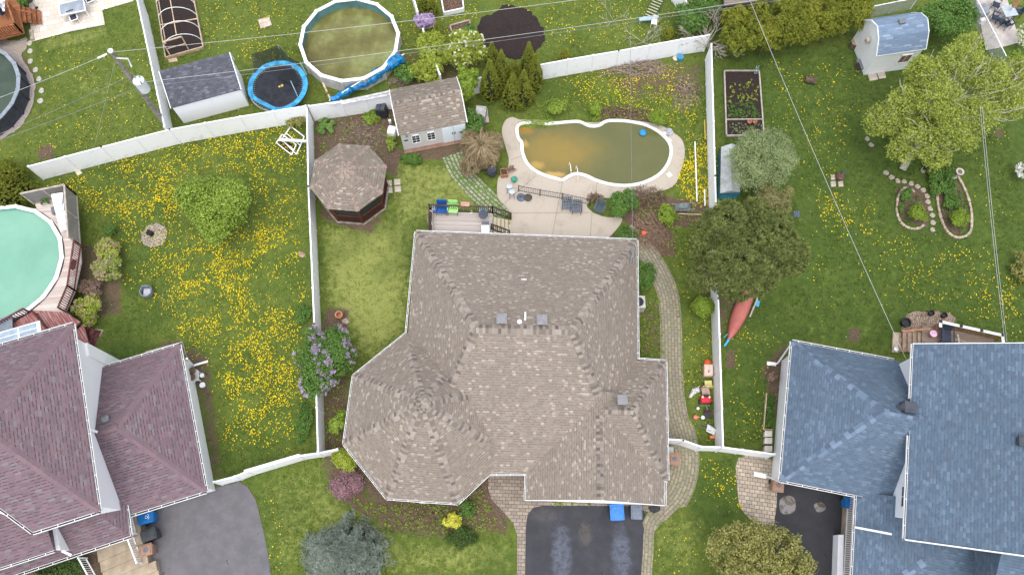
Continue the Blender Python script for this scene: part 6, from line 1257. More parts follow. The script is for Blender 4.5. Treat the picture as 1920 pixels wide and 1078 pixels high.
for i in range(4): nm.poly([n0[i], n0[i + 1], n1_[i + 1], n1_[i]])
nm.poly([P(505, 125, 1.0), P(545, 122, 1.1), P(562, 160, .95), P(545, 158, 1.2), P(520, 145, .95)]); nm.build('net', NETM, TR)
lv = MB(); lv.cyl(P(529, 161, zt - .04), .1, .02, 8); lv.cyl(P(524, 163, zt - .04), .08, .02, 7); tag(lv.build('leaf_litter', mat('dry_leaf', (.5, .38, .08), .8)), 'yellow leaf clump lying on the trampoline mat', 'leaves')
# blue tarp roll and its stand
TP = thing('pool_cover_roll', 'rolled up bright blue pool cover hanging on posts beside the round pool', 'pool cover', P(690, 160))
a, b_ = P(621, 187, .95), P(754, 104, 1.25); rr = random.Random(8); pts = [a.lerp(b_, i / 26) + Vector((rr.uniform(-.07, .07), rr.uniform(-.07, .07), rr.uniform(-.06, .06) - .35 * math.sin(i / 26 * 3.14))) for i in range(27)]
bld(lambda b: b.tube(pts, [rr.uniform(.24, .42) * (.7 + .5 * (i / 26)) for i in range(27)], 9), 'tarp', mat('blue_tarp', (.01, .19, .44), .4, .35, 4, bump=.8, bs=12), TP); bld(lambda b: b.tube([a - (b_ - a) * .03, b_ + (b_ - a) * .03], .04, 6), 'roller', WHITE, TP)
for x, y in ((620, 190), (756, 128)): bld(lambda b: b.bar(P(x, y), P(x, y) + UP * 1.1, .1, .1), 'post', WOODB, TP)
bld(lambda b: b.bar(P(605, 155, .9), P(620, 188, .9), .12, .05), 'arm', WOODP, TP)
for i, (p, q_, lab) in enumerate([((618, 196), (730, 172), 'upper grey board resting on the fence behind the soil bed'), ((640, 195), (728, 178), 'lower grey board resting on the fence behind the soil bed')]):
    tag(bld(lambda b: b.bar(P(*p, 1.95), P(*q_, 1.95), .16, .04), 'board', mat('grey_board', (.5, .5, .52), .6, .15, 3)), lab, 'board')
tag(bld(lambda b: [b.bar(P(552 + 14 * k, 118 + 28 * k, .3), P(560 + 14 * k, 132 + 28 * k, .3), .1, .1) for k in range(1)], 'pool_pump', METAL, bevel=.02), 'small grey pump casing between the trampoline and the round pool', 'pump')
# frames leaning in the fence corner
for pts_, lab in [([(518, 268), (532, 258), (558, 277), (547, 291)], 'lower of the two white frames lying in the fence corner'), ([(528, 262), (548, 243), (573, 262), (556, 290)], 'upper of the two white frames leaning in the fence corner')]:
    q = PL(pts_, .12); q[1].z = q[2].z = .5; tag(bld(lambda b: [b.bar(q[i], q[(i + 1) % 4], .06, .05) for i in range(4)] + [b.bar(q[0].lerp(q[1], .5), q[3].lerp(q[2], .5), .05, .04)], 'cold_frame', WHITE), lab, 'cold frame')
tag(bld(lambda b: b.bar(P(522, 262, .55), P(574, 265, .9), .22, .03), 'white_board', mat('white_dirty', (.6, .6, .58), .6, .1, 3, grime=.3)), 'white board leaning across the frames in the fence corner', 'board')
tag(bld(lambda b: b.prism(PL([(521, 269), (532, 261), (555, 278), (547, 288)]), .01, .06), 'soil_tray', MULCH), 'dark soil tray inside the lower white frame', 'tray')
# hoop greenhouse bed
GH = thing('hoop_bed', 'long wooden raised bed of dark soil with white plastic hoops at the top left', 'raised bed', P(335, 60))
cs = [P(288, -40), P(357, -40), P(383, 92, .0), P(313, 112, .0)]
for i in range(4): bld(lambda b: b.bar(cs[i] + UP * .14, cs[(i + 1) % 4] + UP * .14, .07, .28), 'side_board', WOODP, GH)
bld(lambda b: b.prism([c0.lerp((cs[0] + cs[2]) / 2, .02) for c0 in cs], -.02, .2), 'soil', MULCH, GH); bld(lambda b: b.bar(cs[0].lerp(cs[3], .62) + UP * .3, cs[1].lerp(cs[2], .62) + UP * .3, .08, .05), 'cross_board', WOODP, GH)
for t_ in (.05, .22, .4, .57, .75, .92):
    a, b_ = cs[0].lerp(cs[3], t_), cs[1].lerp(cs[2], t_); m_ = (a + b_) / 2; hp_ = [m_ + (b_ - a) / 2 * math.cos(u) + UP * (.2 + 1.25 * math.sin(u)) for u in [math.pi * i / 14 for i in range(15)]]; bld(lambda b: b.tube(hp_, .025, 5), 'hoop', WHITE, GH)
bld(lambda b: b.bar((cs[0] + cs[1]) / 2 + UP * 1.45, (cs[0].lerp(cs[3], .92) + cs[1].lerp(cs[2], .92)) / 2 + UP * 1.45, .06, .04), 'ridge_bar', WOODP, GH); bld(lambda b: b.bar(cs[0] + (cs[1] - cs[0]) * .15 + UP * 1.0, cs[0].lerp(cs[3], .92) + (cs[1] - cs[0]) * .15 + UP * 1.0, .05, .04), 'side_bar', WOODP, GH)
a, b_ = cs[3] + (cs[2] - cs[3]) * .12, cs[3] + (cs[2] - cs[3]) * .62; dd_ = (cs[0] - cs[3]).normalized()
bld(lambda b: [b.bar(a + dd_ * .1 + UP * .2, a + dd_ * .3 + UP * 1.45, .07, .05), b.bar(b_ + dd_ * .1 + UP * .2, b_ + dd_ * .3 + UP * 1.45, .07, .05), b.bar(a + dd_ * .3 + UP * 1.45, b_ + dd_ * .3 + UP * 1.45, .1, .06), b.bar(a + dd_ * .2 + UP * .8, b_ + dd_ * .2 + UP * .8, .05, .04)], 'door_frame', WOODP, GH)
tag(bld(lambda b: b.prism(PL([(316, 113), (332, 110), (334, 116), (318, 119)]), 0, .1), 'plank', WOODP), 'short plank on the grass below the hoop bed', 'plank')
def raised(label, pts, h, m, soilm, plantm=None, n=0, seed=1, cross=None):
    q = PL(pts); root = thing('raised_bed', label, 'raised bed', sum(q, Vector()) / 4)
    for i in range(4): bld(lambda b: b.bar(q[i] + UP * h / 2, q[(i + 1) % 4] + UP * h / 2, .09, h), 'side_board', m, root)
    bld(lambda b: b.prism(q, -.02, h - .08), 'soil', soilm, root)
    if cross: bld(lambda b: b.bar(q[0].lerp(q[3], cross) + UP * h * .55, q[1].lerp(q[2], cross) + UP * h * .55, .07, h), 'divider', m, root)
    return root, q
raised('white sided raised bed of dry stalks at the top edge', [(822, -30), (862, -34), (870, 22), (833, 30)], .4, WHITE, mat('litter_soil', (.13, .08, .055), .95, .4, 10, bump=1)); brush('dry leaves and stalks lying in the white sided raised bed', 847, 4, 17, 20, 120, .4, mat('brown_stalk', (.2, .14, .09)), 31, .2, name='stalks')['category'] = 'stalks'
raised('pinkish edged raised bed of twigs left of the black mulch bed', [(844, 52), (880, 42), (886, 60), (852, 76)], .25, mat('pink_timber', (.4, .3, .25), .8), mat('litter_soil', (.13, .08, .055))); brush('grey twigs heaped in the pinkish raised bed', 862, 55, 17, 12, 110, .5, mat('dead_branch', (.3, .23, .18)), 32, .3)
rb, q = raised('long weathered timber raised vegetable bed right of the pool fence', [(1357, 136), (1422, 136), (1431, 256), (1361, 257)], .22, WOODG, MULCH, cross=.76)
def weeds(parent, name, poly, n, m, seed, size=.05, h=.12, per=10, label=None, z=.14):
    r = np.random.default_rng(seed); qq = PL(poly); X0, X1, Y0, Y1 = min(p.x for p in qq), max(p.x for p in qq), min(p.y for p in qq), max(p.y for p in qq); x = r.uniform(X0, X1, n * 3); y = r.uniform(Y0, Y1, n * 3); k = inpoly(x, y, [(p.x, p.y) for p in qq]) > 0; x, y = x[k][:n], y[k][:n]
    V, F = leafset(np.stack([x, y, np.full(len(x), z) + r.random(len(x)) * h], 1), size * 2.2, per, size, seed); o = fast(name, V, F, m, parent)
    if label: tag(o, label, 'plants', kind='stuff')
    return o
weeds(rb, 'seedlings', [(1362, 196), (1412, 196), (1424, 224), (1364, 226)], 110, LMID, 1); weeds(rb, 'weeds', [(1362, 165), (1418, 150), (1420, 195), (1365, 195)], 60, LYG, 2); weeds(rb, 'chives', [(1366, 234), (1428, 236), (1429, 252), (1368, 254)], 90, LGR, 3, .03); rb['label'] = 'long weathered timber raised vegetable bed right of the pool fence'
for x, lab in ((1404, 'left terracotta pot on the edge of the vegetable bed'), (1414, 'right terracotta pot on the edge of the vegetable bed')): 
    o = MB(); o.lathe(P(x, 231, .16), [(.09, 0), (.14, .18), (.16, .18), (.16, .22), (.13, .22), (.11, .08), (0, .08)], 14); tag(o.build('flower_pot', mat('terracotta', (.42, .2, .11), .8)), lab, 'flower pot')
tag(bld(lambda b: [b.bar(P(1414, 138, .3), P(1419, 124, 1.2), .07, .03), b.bar(P(1419, 138, .3), P(1423, 124, 1.2), .07, .03)] + [b.bar(P(1414 + k * 1.2, 138 - k * 3.5, .35 + k * .22), P(1419 + k * 1.0, 138 - k * 3.5, .35 + k * .22), .03, .05) for k in range(4)], 'short_ladder', mat('blue_grey_metal', (.3, .38, .42), .5)), 'short grey ladder leaning at the top of the vegetable bed', 'ladder')
# strip bed and storage boxes by the blue house wall
q = PL([(1436, 738), (1452, 738), (1447, 806), (1430, 806)]); tag(bld(lambda b: [b.bar(q[0] + UP * .1, q[3] + UP * .1, .06, .2), b.bar(q[3] + UP * .1, q[2] + UP * .1, .06, .2)], 'garden_edging', WOODP), 'pale board edging along the wall bed of the blue roofed house', 'edging'); weeds(None, 'wall_bed_plants', [(1438, 740), (1452, 740), (1447, 804), (1433, 804)], 90, LMID, 6, .05, .1, 10, 'small plants in the narrow bed along the white house wall', .05)
for y, lab in ((815, 'top pale storage box against the blue roofed house wall'), (828, 'middle pale storage box against the blue roofed house wall'), (843, 'bottom pale storage box beside the fence end at the house wall')): tag(bld(lambda b: [b.prism(PL([(1431, y - 5), (1443, y - 5), (1443, y + 5), (1430, y + 5)]), 0, .4), b.prism(PL([(1430, y - 5.5), (1443.5, y - 5.5), (1443.5, y + 5.5), (1429, y + 5.5)]), .4, .45)], 'storage_box', mat('cream_box', (.6, .55, .48), .6, .08, 4, grime=.25)), lab, 'box')
# bungalow deck ---------------------------------------------------------------
DK = thing('deck', 'grey weathered wooden deck behind the brown roofed bungalow', 'deck', P(860, 420)); zd = .95
dq = [P(x, y, zd) for x, y in ((807, 396), (924, 400), (923, 450), (806, 445))]
DECKM = planks('grey_deck_boards', [(.42, .37, .34), (.47, .42, .38), (.40, .34, .30), (.50, .45, .41)], .14, (.56, .51, .48), .5)
bld(lambda b: b.prism(dq, zd - .12, zd, ang=R(-2)), 'deck_boards', DECKM, DK)
for x, y in ((809, 400), (860, 402), (920, 404)): bld(lambda b: b.bar(P(x, y), P(x, y) + UP * .84, .1, .1), 'post', DARKW, DK)
railing('railing', DK, dq[0], dq[1], .95, DARKW, .13, .035, (.09, .04)); railing('railing', DK, dq[0], dq[3], .95, DARKW, .13, .035, (.07, .04))
STR = thing('deck_stairs', 'pale wooden stairs with dark railings going down from the deck to the patio', 'stairs', P(940, 425))
for k in range(5):
    z = zd - .19 * (k + 1) + .0; x0 = 925 + k * 7.2; bld(lambda b: b.prism(PL([(x0, 407 + k * 1.4), (x0 + 6.2, 408 + k * 1.4), (x0 + 6.2, 450), (x0, 450)], z), z - .05, z), 'tread', mat('pale_tread', (.5, .44, .32), .8, .1, 3), STR)
railing('railing', STR, P(924, 400, .95), P(958, 411, .05), .95, DARKW, .14, .035, (.08, .05)); railing('railing', STR, P(922, 431, .85), P(955, 443, .05), .9, DARKW, .14, .035, (.08, .05))
for k, (y) in enumerate((404, 428)): 
    o = MB(); cc = P(806.5, y + 3, 1.55); pr = [Vector((.12 * math.cos(t) , .12 * math.sin(t) + (.28 if math.sin(t) > 0 else -.28), 0)) for t in [6.2832 * i / 20 for i in range(20)]]; o.ring([cc + p * 1.25 for p in pr], [cc + p for p in pr], cc.z - .18, cc.z); pl2 = o.build('rail_planter', mat('taupe_plastic', (.36, .32, .29), .6)); tag(pl2, ('upper' if k == 0 else 'lower') + ' oval planter hooked on the left deck railing', 'planter'); s2 = MB(); s2.poly([cc + p * 1.02 - UP * .05 for p in pr], up=True); s2.poly([cc + p - UP * .17 for p in pr], up=True); s2.build('soil', mat('potting_soil', (.08, .055, .04), .95, .3, 12), pl2)
# generic armchair built facing -y, then placed
def armchair(name, label, cat, m, loc, rz, w=.62, d=.6, kind='solid', z0=0.0, legm=None, group=None):
    root = thing(name, label, cat, (0, 0, 0), group); legm = legm or m; hb = .95
    for sx in (-1, 1):
        for sy in (-1, 1): bld(lambda b: b.tube([(sx * w * .46, sy * d * .45, 0), (sx * w * .44, sy * d * .4, .42)], .022, 6), 'leg', legm, root)
        bld(lambda b: [b.bar((sx * w * .5, -d * .48, .64), (sx * w * .48, d * .42, .66), .07, .03), b.bar((sx * w * .5, -d * .44, .42), (sx * w * .5, -d * .44, .63), .03, .03)], 'armrest', m, root)
    if kind == 'solid':
        bld(lambda b: b.hexa([Vector(p) for p in ((-w * .44, -d * .48, .38), (w * .44, -d * .48, .38), (w * .40, d * .38, .36), (-w * .40, d * .38, .36))], [Vector(p) for p in ((-w * .44, -d * .48, .43), (w * .44, -d * .48, .43), (w * .40, d * .38, .41), (-w * .40, d * .38, .41))]), 'seat', m, root, bevel=.02)
        bld(lambda b: b.hexa([Vector(p) for p in ((-w * .42, d * .36, .40), (w * .42, d * .36, .40), (w * .42, d * .42, .40), (-w * .42, d * .42, .40))], [Vector(p) for p in ((-w * .46, d * .62, hb), (w * .46, d * .62, hb), (w * .46, d * .68, hb), (-w * .46, d * .68, hb))]), 'backrest', m, root, bevel=.02)
    else:
        bld(lambda b: [b.bar((-w * .44, y_, .41), (w * .44, y_, .41), .035, .02) for y_ in np.linspace(-d * .46, d * .38, 6)] + [b.bar((x_, -d * .46, .415), (x_, d * .38, .415), .035, .018) for x_ in np.linspace(-w * .44, w * .44, 6)], 'seat', m, root)
        bld(lambda b: [b.bar((-w * .46, d * (.42 + .22 * s), .44 + .5 * s), (w * .46, d * (.42 + .22 * s), .44 + .5 * s), .03, .035) for s in (0, .25, .5, .75, 1)] + [b.bar((x_, d * .42, .44), (x_, d * .64, .94), .035, .025) for x_ in np.linspace(-w * .46, w * .46, 6)], 'backrest', m, root)
    root.location = loc; root.rotation_euler = (0, 0, rz); return root
armchair('deck_chair', 'royal blue padded chair on the grey deck', 'chair', mat('royal_blue', (.01, .09, .33), .6, .15, 4), P(829, 397, zd), R(-2), .72, .62, legm=GREYP); armchair('deck_chair', 'light green plastic chair on the grey deck', 'chair', mat('mint_green', (.36, .68, .22), .5, .06, 4), P(850, 397, zd), R(-4), .66, .58, legm=GREYP)
tag(bld(lambda b: b.box(P(815, 395, zd) + UP * .25, (.3, .4, .5)), 'side_box', mat('blue_grey_box', (.28, .33, .4), .6, .1, 5), bevel=.04), 'small blue grey box left of the royal blue chair', 'box'); tag(bld(lambda b: b.box(P(872, 383, 1.93), (.55, .3, .05), R(-3)), 'rail_cloth', mat('dusty_pink', (.45, .26, .2), .9, .1, 6)), 'dusty pink cloth laid over the deck railing', 'cloth')
o = MB(); o.cyl(P(906, 402, zd), .24, .55, 20, .27); kb = o.build('round_barrel', mat('grey_blue_bin', (.2, .24, .27), .5)); tag(kb, 'round grey barrel with dark lid in the deck corner', 'barrel'); o = MB(); o.cyl(P(906, 402, zd + .55), .3, .06, 20, .29); o.build('lid', mat('slate_dark', (.06, .075, .1), .5), kb)
o = MB(); o.lathe(P(884, 399, zd), [(.09, 0), (.1, .02), (.1, .12), (.07, .12), (.06, .03), (0, .03)], 12); tag(o.build('white_bowl', WHITE), 'tiny white bowl at the deck edge', 'bowl')
BQ = thing('barbecue', 'grill with white shelf half under the roof edge on the deck', 'barbecue', P(910, 440, zd)); bld(lambda b: b.box(P(911, 437, zd) + UP * .8, (.5, .75, .06)), 'shelf', WHITE, BQ); bld(lambda b: b.box(P(911, 429, zd) + UP * .84, (.48, .22, .12)), 'hood', mat('slate_hood', (.12, .12, .15), .4), BQ); bld(lambda b: [b.box(P(911, 437, zd) + Vector((sx * .24, sy * .34, .4)), (.04, .04, .8)) for sx in (-1, 1) for sy in (-1, 1)], 'frame', METAL, BQ)
# patio
for x, y, rz, lab in ((1062, 390, -4, 'left of two slate blue metal chairs side by side on the patio'), (1081, 396, -4, 'right of two slate blue metal chairs side by side on the patio'), (1123, 396, -24, 'slate blue metal chair alone beside the bright green shrub')): armchair('patio_chair', lab, 'chair', mat('slate_metal', (.075, .105, .15), .5, .1, 4), P(x, y), R(rz), .62, .58, 'grid')
IF = thing('iron_fence', 'low black iron fence with hooped bars across the patio', 'fence', P(972, 360)); pa = [P(972, 348, .9), P(1013, 356, .9), P(1055, 363, .9), P(1108, 374, .9)]; IRON = mat('black_iron', (.07, .05, .045), .6, .2, 6)
for a, b_ in zip(pa, pa[1:]):
    def pan(b):
        L = (b_ - a).length; n = int(L / .12)
        for z in (-.06, -.72): b.bar(a + UP * z, b_ + UP * z, .025, .025)
        for i in range(n): q = a.lerp(b_, (i + .5) / n); b.bar(q - UP * .75, q + UP * (.0 if i % 2 else -.02), .016, .016)
        for i in range(0, n - 1, 2): u = a.lerp(b_, (i + .5) / n); v = a.lerp(b_, (i + 1.5) / n); b.tube([u - UP * .02, u.lerp(v, .5) + UP * .07, v - UP * .02], .009, 4)
    bld(pan, 'panel', IRON, IF)
for q in pa: bld(lambda b: b.bar(Vector((q.x, q.y, 0)), q + UP * .05, .05, .05), 'post', IRON, IF)
for x, y, m_, lab in ((977, 371, mat('slate_disc', (.10, .12, .16), .6), 'grey round umbrella base on the patio'), (990, 372, mat('dark_bowl', (.07, .06, .05), .6), 'dark round fire bowl beside the grey umbrella base')):
    o = MB(); o.lathe(P(x, y), [(0, .02), (.3, .02), (.3, .06), (.1, .09), (.03, .12), (.03, .3), (0, .3)] if x == 977 else [(.2, .02), (.26, .12), (.27, .12), (.2, .05), (0, .05)], 18); tag(o.build('umbrella_base' if x == 977 else 'fire_bowl', m_), lab, 'umbrella base' if x == 977 else 'fire bowl')
for x, y, lab in ((955, 351, 'upper of two round grey bar stools on the patio edge'), (960, 361, 'lower of two round grey bar stools on the patio edge')):
    t_ = thing('bar_stool', lab, 'stool', P(x, y + 8)); q = P(x, y + 8); bld(lambda b: b.cyl(q + UP * .7, .19, .06, 16), 'seat', mat('silver_seat', (.42, .47, .52), .4), t_)
    for k in range(4): a = R(45 + 90 * k); bld(lambda b: b.tube([q + Vector((math.cos(a) * .24, math.sin(a) * .24, 0)), q + Vector((math.cos(a) * .14, math.sin(a) * .14, .7))], .014, 5), 'leg', IRON, t_)
o = MB(); o.lathe(P(964, 340), [(.12, 0), (.2, .3), (.22, .3), (.2, .34), (.12, .26), (0, .24)], 12); tag(o.build('green_pot', mat('jade_green', (.05, .28, .18), .5, .2, 8)), 'jade green pot on the patio above the bar stools', 'flower pot')
q = PL([(938, 322), (950, 321), (952, 333), (940, 334)]); wp = thing('wooden_planter', 'orange brown square planter at the patio edge', 'planter', q[0]); 
for i in range(4): bld(lambda b: b.bar(q[i] + UP * .2, q[(i + 1) % 4] + UP * .2, .05, .4), 'side', mat('orange_wood', (.36, .17, .08), .7), wp)
bld(lambda b: b.prism(q, 0, .32), 'soil', mat('potting_soil', (.08, .055, .04)), wp); brush('dry reddish stalks beside the orange brown planter', 957, 319, 8, 7, 50, .45, mat('reddish_branch', (.26, .17, .12)), 41, .4)
o = MB(); o.lathe(P(922, 327), [(.3, .1), (.38, .35), (.4, .6), (.32, .85), (.14, 1.0), (0, 1.03)], 16); kt = o.build('kettle_grill', mat('dark_grill', (.045, .055, .07), .3, .3, 3), smooth=True); tag(kt, 'dark round kettle grill below the brown weeping tree', 'grill'); o = MB(); o.box(P(923, 327) + UP * 1.05, (.16, .05, .05)); o.build('handle', METAL, kt)
# around the brown shed
q = P(717, 213); CB = thing('compost_bin', 'black plastic compost bin left of the brown shed', 'compost bin', q); bld(lambda b: b.hexa([q + Vector(p) for p in ((-.42, -.42, 0), (.42, -.42, 0), (.42, .42, 0), (-.42, .42, 0))], [q + Vector(p) for p in ((-.33, -.3, .85), (.3, -.36, .85), (.36, .28, .85), (-.28, .34, .85))]), 'body', mat('black_compost', (.03, .032, .04), .5, .2, 5), CB, bevel=.02)
bld(lambda b: [b.box(q + Vector((s * .16, 0, .88)), (.27, .56, .05), R(-12)) for s in (-1, 1)], 'lid', mat('slate_lid2', (.07, .08, .1), .5), CB)
tag(bld(lambda b: b.box(P(737, 254) + UP * .45, (.55, .6, .7), R(-12)), 'white_tank', WHITE, bevel=.08), 'rounded white tank at the left wall of the brown shed', 'tank')
q = P(902, 222); HPp = thing('pool_heater', 'grey box shaped pool heater with a round fan right of the brown shed', 'pool heater', q); bld(lambda b: b.box(q + UP * .45, (.72, .85, .9), R(-8)), 'casing', mat('grey_casing', (.36, .36, .35), .5, .1, 4), HPp, bevel=.02); bld(lambda b: b.cyl(q + Vector((-.1, .12, .9)), .22, .03, 16), 'fan', mat('fan_grey', (.45, .45, .44), .5), HPp); tag(bld(lambda b: b.bar(P(911, 205, .1), P(914, 230, .1), .22, .08), 'plank', WOODG), 'old grey plank beside the grey pool heater', 'plank'); tag(bld(lambda b: b.bar(P(880, 204, 1.0), P(883, 220, 1.0), .1, .1), 'white_post', WHITE), 'short white post between shed and pool heater', 'post'); o = MB(); o.cyl(P(732, 231), .1, .35, 10); tag(o.build('white_bucket', WHITE), 'little white bucket in the soil bed beside the brown shed', 'bucket')
# pool yard bits
for x, y, lab in ((1254, 264, 'upper white square tile at the right pool edge'), (1255, 328, 'lower white square tile at the right pool edge')): tag(bld(lambda b: b.box(P(x, y, .05), (.3, .3, .04), R(38)), 'white_tile', WHITE), lab, 'tile')
o = MB(); 
for x, y, s in ((1245, 252, .16),): o.lathe(P(x, y, 0), [(s, 0), (s * .9, s), (0, s * 1.4)], 8)
tag(o.build('white_stone', mat('white_rock', (.65, .65, .62), .8), smooth=True), 'white stone at the right pool edge', 'stone'); o = MB(); o.lathe(P(1254, 249, 0), [(.32, 0), (.28, .15), (0, .24)], 7); tag(o.build('grey_stone', mat('grey_rock', (.38, .39, .42), .8, .2, 4), smooth=True), 'grey stone at the right pool edge next to the white one', 'stone')
for a, b_, lab in (((1303, 266), (1307, 378), 'long thin white pole lying in the dandelions along the pool fence'), ((1321, 355), (1322, 386), 'short thin white pole near the pool fence')): tag(bld(lambda b: b.tube([P(*a, .12), P(*b_, .08)], .045, 6), 'white_pole', WHITE), lab, 'pole')
tag(bld(lambda b: b.bar(P(1272, 401, .1), P(1325, 403, .1), .06, .05), 'pale_stick', WOODP), 'pale stick lying at the left foot of the big pine', 'stick'); tag(bld(lambda b: b.bar(P(1321, 225, .1), P(1322, 262, .1), .09, .05), 'yellow_plank', mat('yellow_paint', (.45, .36, .05), .6)), 'yellow plank against the pool side of the right fence', 'plank')
WB = thing('wheelbarrow', 'upturned grey green wheelbarrow in the bed left of the big pine', 'wheelbarrow', P(1280, 392)); q = P(1280, 390); bld(lambda b: b.hexa([q + Vector(p) for p in ((-.55, -.3, .1), (.5, -.3, .1), (.5, .3, .1), (-.55, .3, .1))], [q + Vector(p) for p in ((-.3, -.15, .4), (.3, -.15, .35), (.3, .15, .35), (-.3, .15, .4))]), 'tray', mat('grey_green_metal', (.17, .2, .2), .5, .2, 5), WB, bevel=.03); bld(lambda b: [b.tube([q + Vector((-.7, s * .25, .1)), q + Vector((.75, s * .22, .3))], .025, 5) for s in (-1, 1)], 'handles', METAL, WB)
o = MB(); o.lathe(P(1206, 440), [(0, 0), (.15, .05), (.2, .2), (.15, .35), (0, .4)], 12); tag(o.build('orange_ball', mat('orange_plastic', (.6, .13, .06), .5), smooth=True), 'orange ball beside the reddish brush heap', 'ball'); o = MB(); o.cyl(P(1274, 112), .22, .35, 10, .25); tag(o.build('blue_bucket', mat('mid_blue', (.05, .24, .42), .5)), 'blue bucket at the foot of the fence near the bare tree', 'bucket'); o = MB(); o.lathe(P(1266, 111), [(.2, 0), (.22, .12), (0, .2)], 6); tag(o.build('cream_stone', mat('cream_rock', (.6, .55, .42), .8)), 'cream stone beside the blue bucket', 'stone')
# pale shelter and canoe
q = PL([(1346, 288), (1380, 286), (1381, 372), (1344, 374)]); CP = thing('covered_trailer', 'pale peaked cover with blue sides standing along the right fence under the feathery tree', 'cover', q[0]); bld(lambda b: b.prism(q, 0, .9), 'side', mat('teal_tarp', (.06, .25, .36), .5, .2, 3), CP)
def rfc(b): a = [p + UP * .9 for p in q]; r1, r2 = (a[0] + a[1]) / 2 + UP * .35, (a[2] + a[3]) / 2 + UP * .35; b.poly([a[0], r1, r2, a[3]], up=True); b.poly([a[1], r1, r2, a[2]], up=True); b.poly([a[0], a[1], r1]); b.poly([a[2], a[3], r2])
bld(rfc, 'cover', mat('pale_cover', (.52, .54, .54), .6, .12, 2, grime=.35, gc=(.3, .32, .3)), CP)
CN = thing('canoe', 'upturned dull red canoe poking out from under the big pine', 'canoe', P(1385, 610)); a, b_ = P(1367, 637, .35), P(1420, 512, .35); ax = (b_ - a).normalized(); sd_ = Vector((ax.y, -ax.x, 0)); L = (b_ - a).length
def hull(b):
    N = 18; M_ = 8; G = []
    for i in range(N + 1):
        t = i / N; w = .48 * (math.sin(math.pi * min(max(t, .0), 1))) ** .62 + .01; h = .42 + .10 * abs(2 * t - 1) ** 3; G.append([a + ax * (t * L) + sd_ * (w * math.cos(math.pi * k / M_)) - UP * .32 + UP * (h * (math.sin(math.pi * k / M_) ** .7) * (.55 + .45 * math.sin(math.pi * t) ** .4)) for k in range(M_ + 1)])
    for i in range(N):
        for k in range(M_): b.poly([G[i][k], G[i + 1][k], G[i + 1][k + 1], G[i][k + 1]], up=True)
bld(hull, 'hull', mat('faded_red', (.42, .13, .11), .45, .08, 1.5, grime=.15, gc=(.55, .3, .27)), CN, smooth=True, weld=True)
bld(lambda b: b.tube([a - UP * .2 + sd_ * .02] + [a + ax * (t * L) + sd_ * (.49 * math.sin(math.pi * t) ** .62) - UP * .3 for t in (.1, .25, .4, .55)], .025, 5), 'gunwale', mat('dark_red_trim', (.1, .03, .03), .5), CN); bld(lambda b: b.tube([a + sd_ * 0 - UP * .2] + [a + ax * (t * L) - sd_ * (.49 * math.sin(math.pi * t) ** .62) - UP * .3 for t in (.1, .25, .4, .55)], .025, 5), 'gunwale', mat('dark_red_trim', (.1, .03, .03), .5), CN)
tag(bld(lambda b: [b.bar(P(1406, 594, .3), P(1420, 560, .5), .09, .07), b.bar(P(1418, 562, .5), P(1429, 542, .5), .05, .04)], 'plank', WOODG), 'grey plank leaning on the right side of the canoe', 'plank'); tag(bld(lambda b: b.box(P(1420, 569, .15), (.25, .4, .15), R(-20)), 'blue_paddle', mat('cyan_plastic', (.05, .4, .6), .5), bevel=.03), 'blue paddle blade beside the grey plank', 'paddle'); tag(bld(lambda b: [b.bar(P(1358, 649, .2), P(1370, 632, .2), .12, .08), b.bar(P(1362, 642, .25), P(1368, 630, .3), .05, .05), b.bar(P(1357, 633, .2), P(1364, 626, .3), .04, .04)], 'blue_strap', mat('cyan_plastic', (.05, .4, .6))), 'blue strap bundle at the lower tip of the canoe', 'strap')
# toys along the right fence
q = P(1325, 697); o = thing('toy_bench', 'pale pink plastic toy bench topmost in the row along the fence', 'toy', q); bld(lambda b: b.prism(PL([(1317, 686), (1334, 686), (1334, 708), (1317, 708)]), 0, .5), 'box', mat('pale_pink_plastic', (.62, .45, .36), .5, .05, 4), o, bevel=.04); bld(lambda b: b.prism(PL([(1320, 688), (1333, 688), (1333, 706), (1320, 706)], .0), .5, .54), 'lid', mat('pale_pink2', (.7, .55, .46), .5), o, bevel=.02); bld(lambda b: b.box(P(1329, 696, .56), (.05, .12, .03)), 'handle', BLACK, o)
o = MB(); o.lathe(P(1326, 681), [(0, 0), (.2, .03), (.22, .15), (.1, .25), (0, .26)], 12); tag(o.build('orange_bowl', mat('orange_red', (.75, .12, .03), .5), smooth=True), 'orange and white toy lump above the pale pink bench', 'toy')
def smallchair(name, m, x, y, lab, w=.4, rz=0, back=1):
    r = thing(name, lab, 'chair', (0, 0, 0)); bld(lambda b: b.box((0, 0, .3), (w, w, .05)), 'seat', m, r, bevel=.02); bld(lambda b: b.box((0, back * w * .5, .5), (w, .05, .42)), 'backrest', m, r, bevel=.02)
    for sx in (-1, 1):
        for sy in (-1, 1): bld(lambda b: b.box((sx * w * .42, sy * w * .42, .14), (.05, .05, .28)), 'leg', m, r)
    r.location = P(x, y); r.rotation_euler = (0, 0, rz)
smallchair('toy_chair', mat('lemon', (.66, .6, .22), .5), 1326, 722, 'lemon yellow child chair in the row of toys', .45, 0, -1); smallchair('toy_chair', mat('taupe', (.4, .29, .23), .5), 1321, 735, 'brownish child chair in the row of toys', .48, .1)
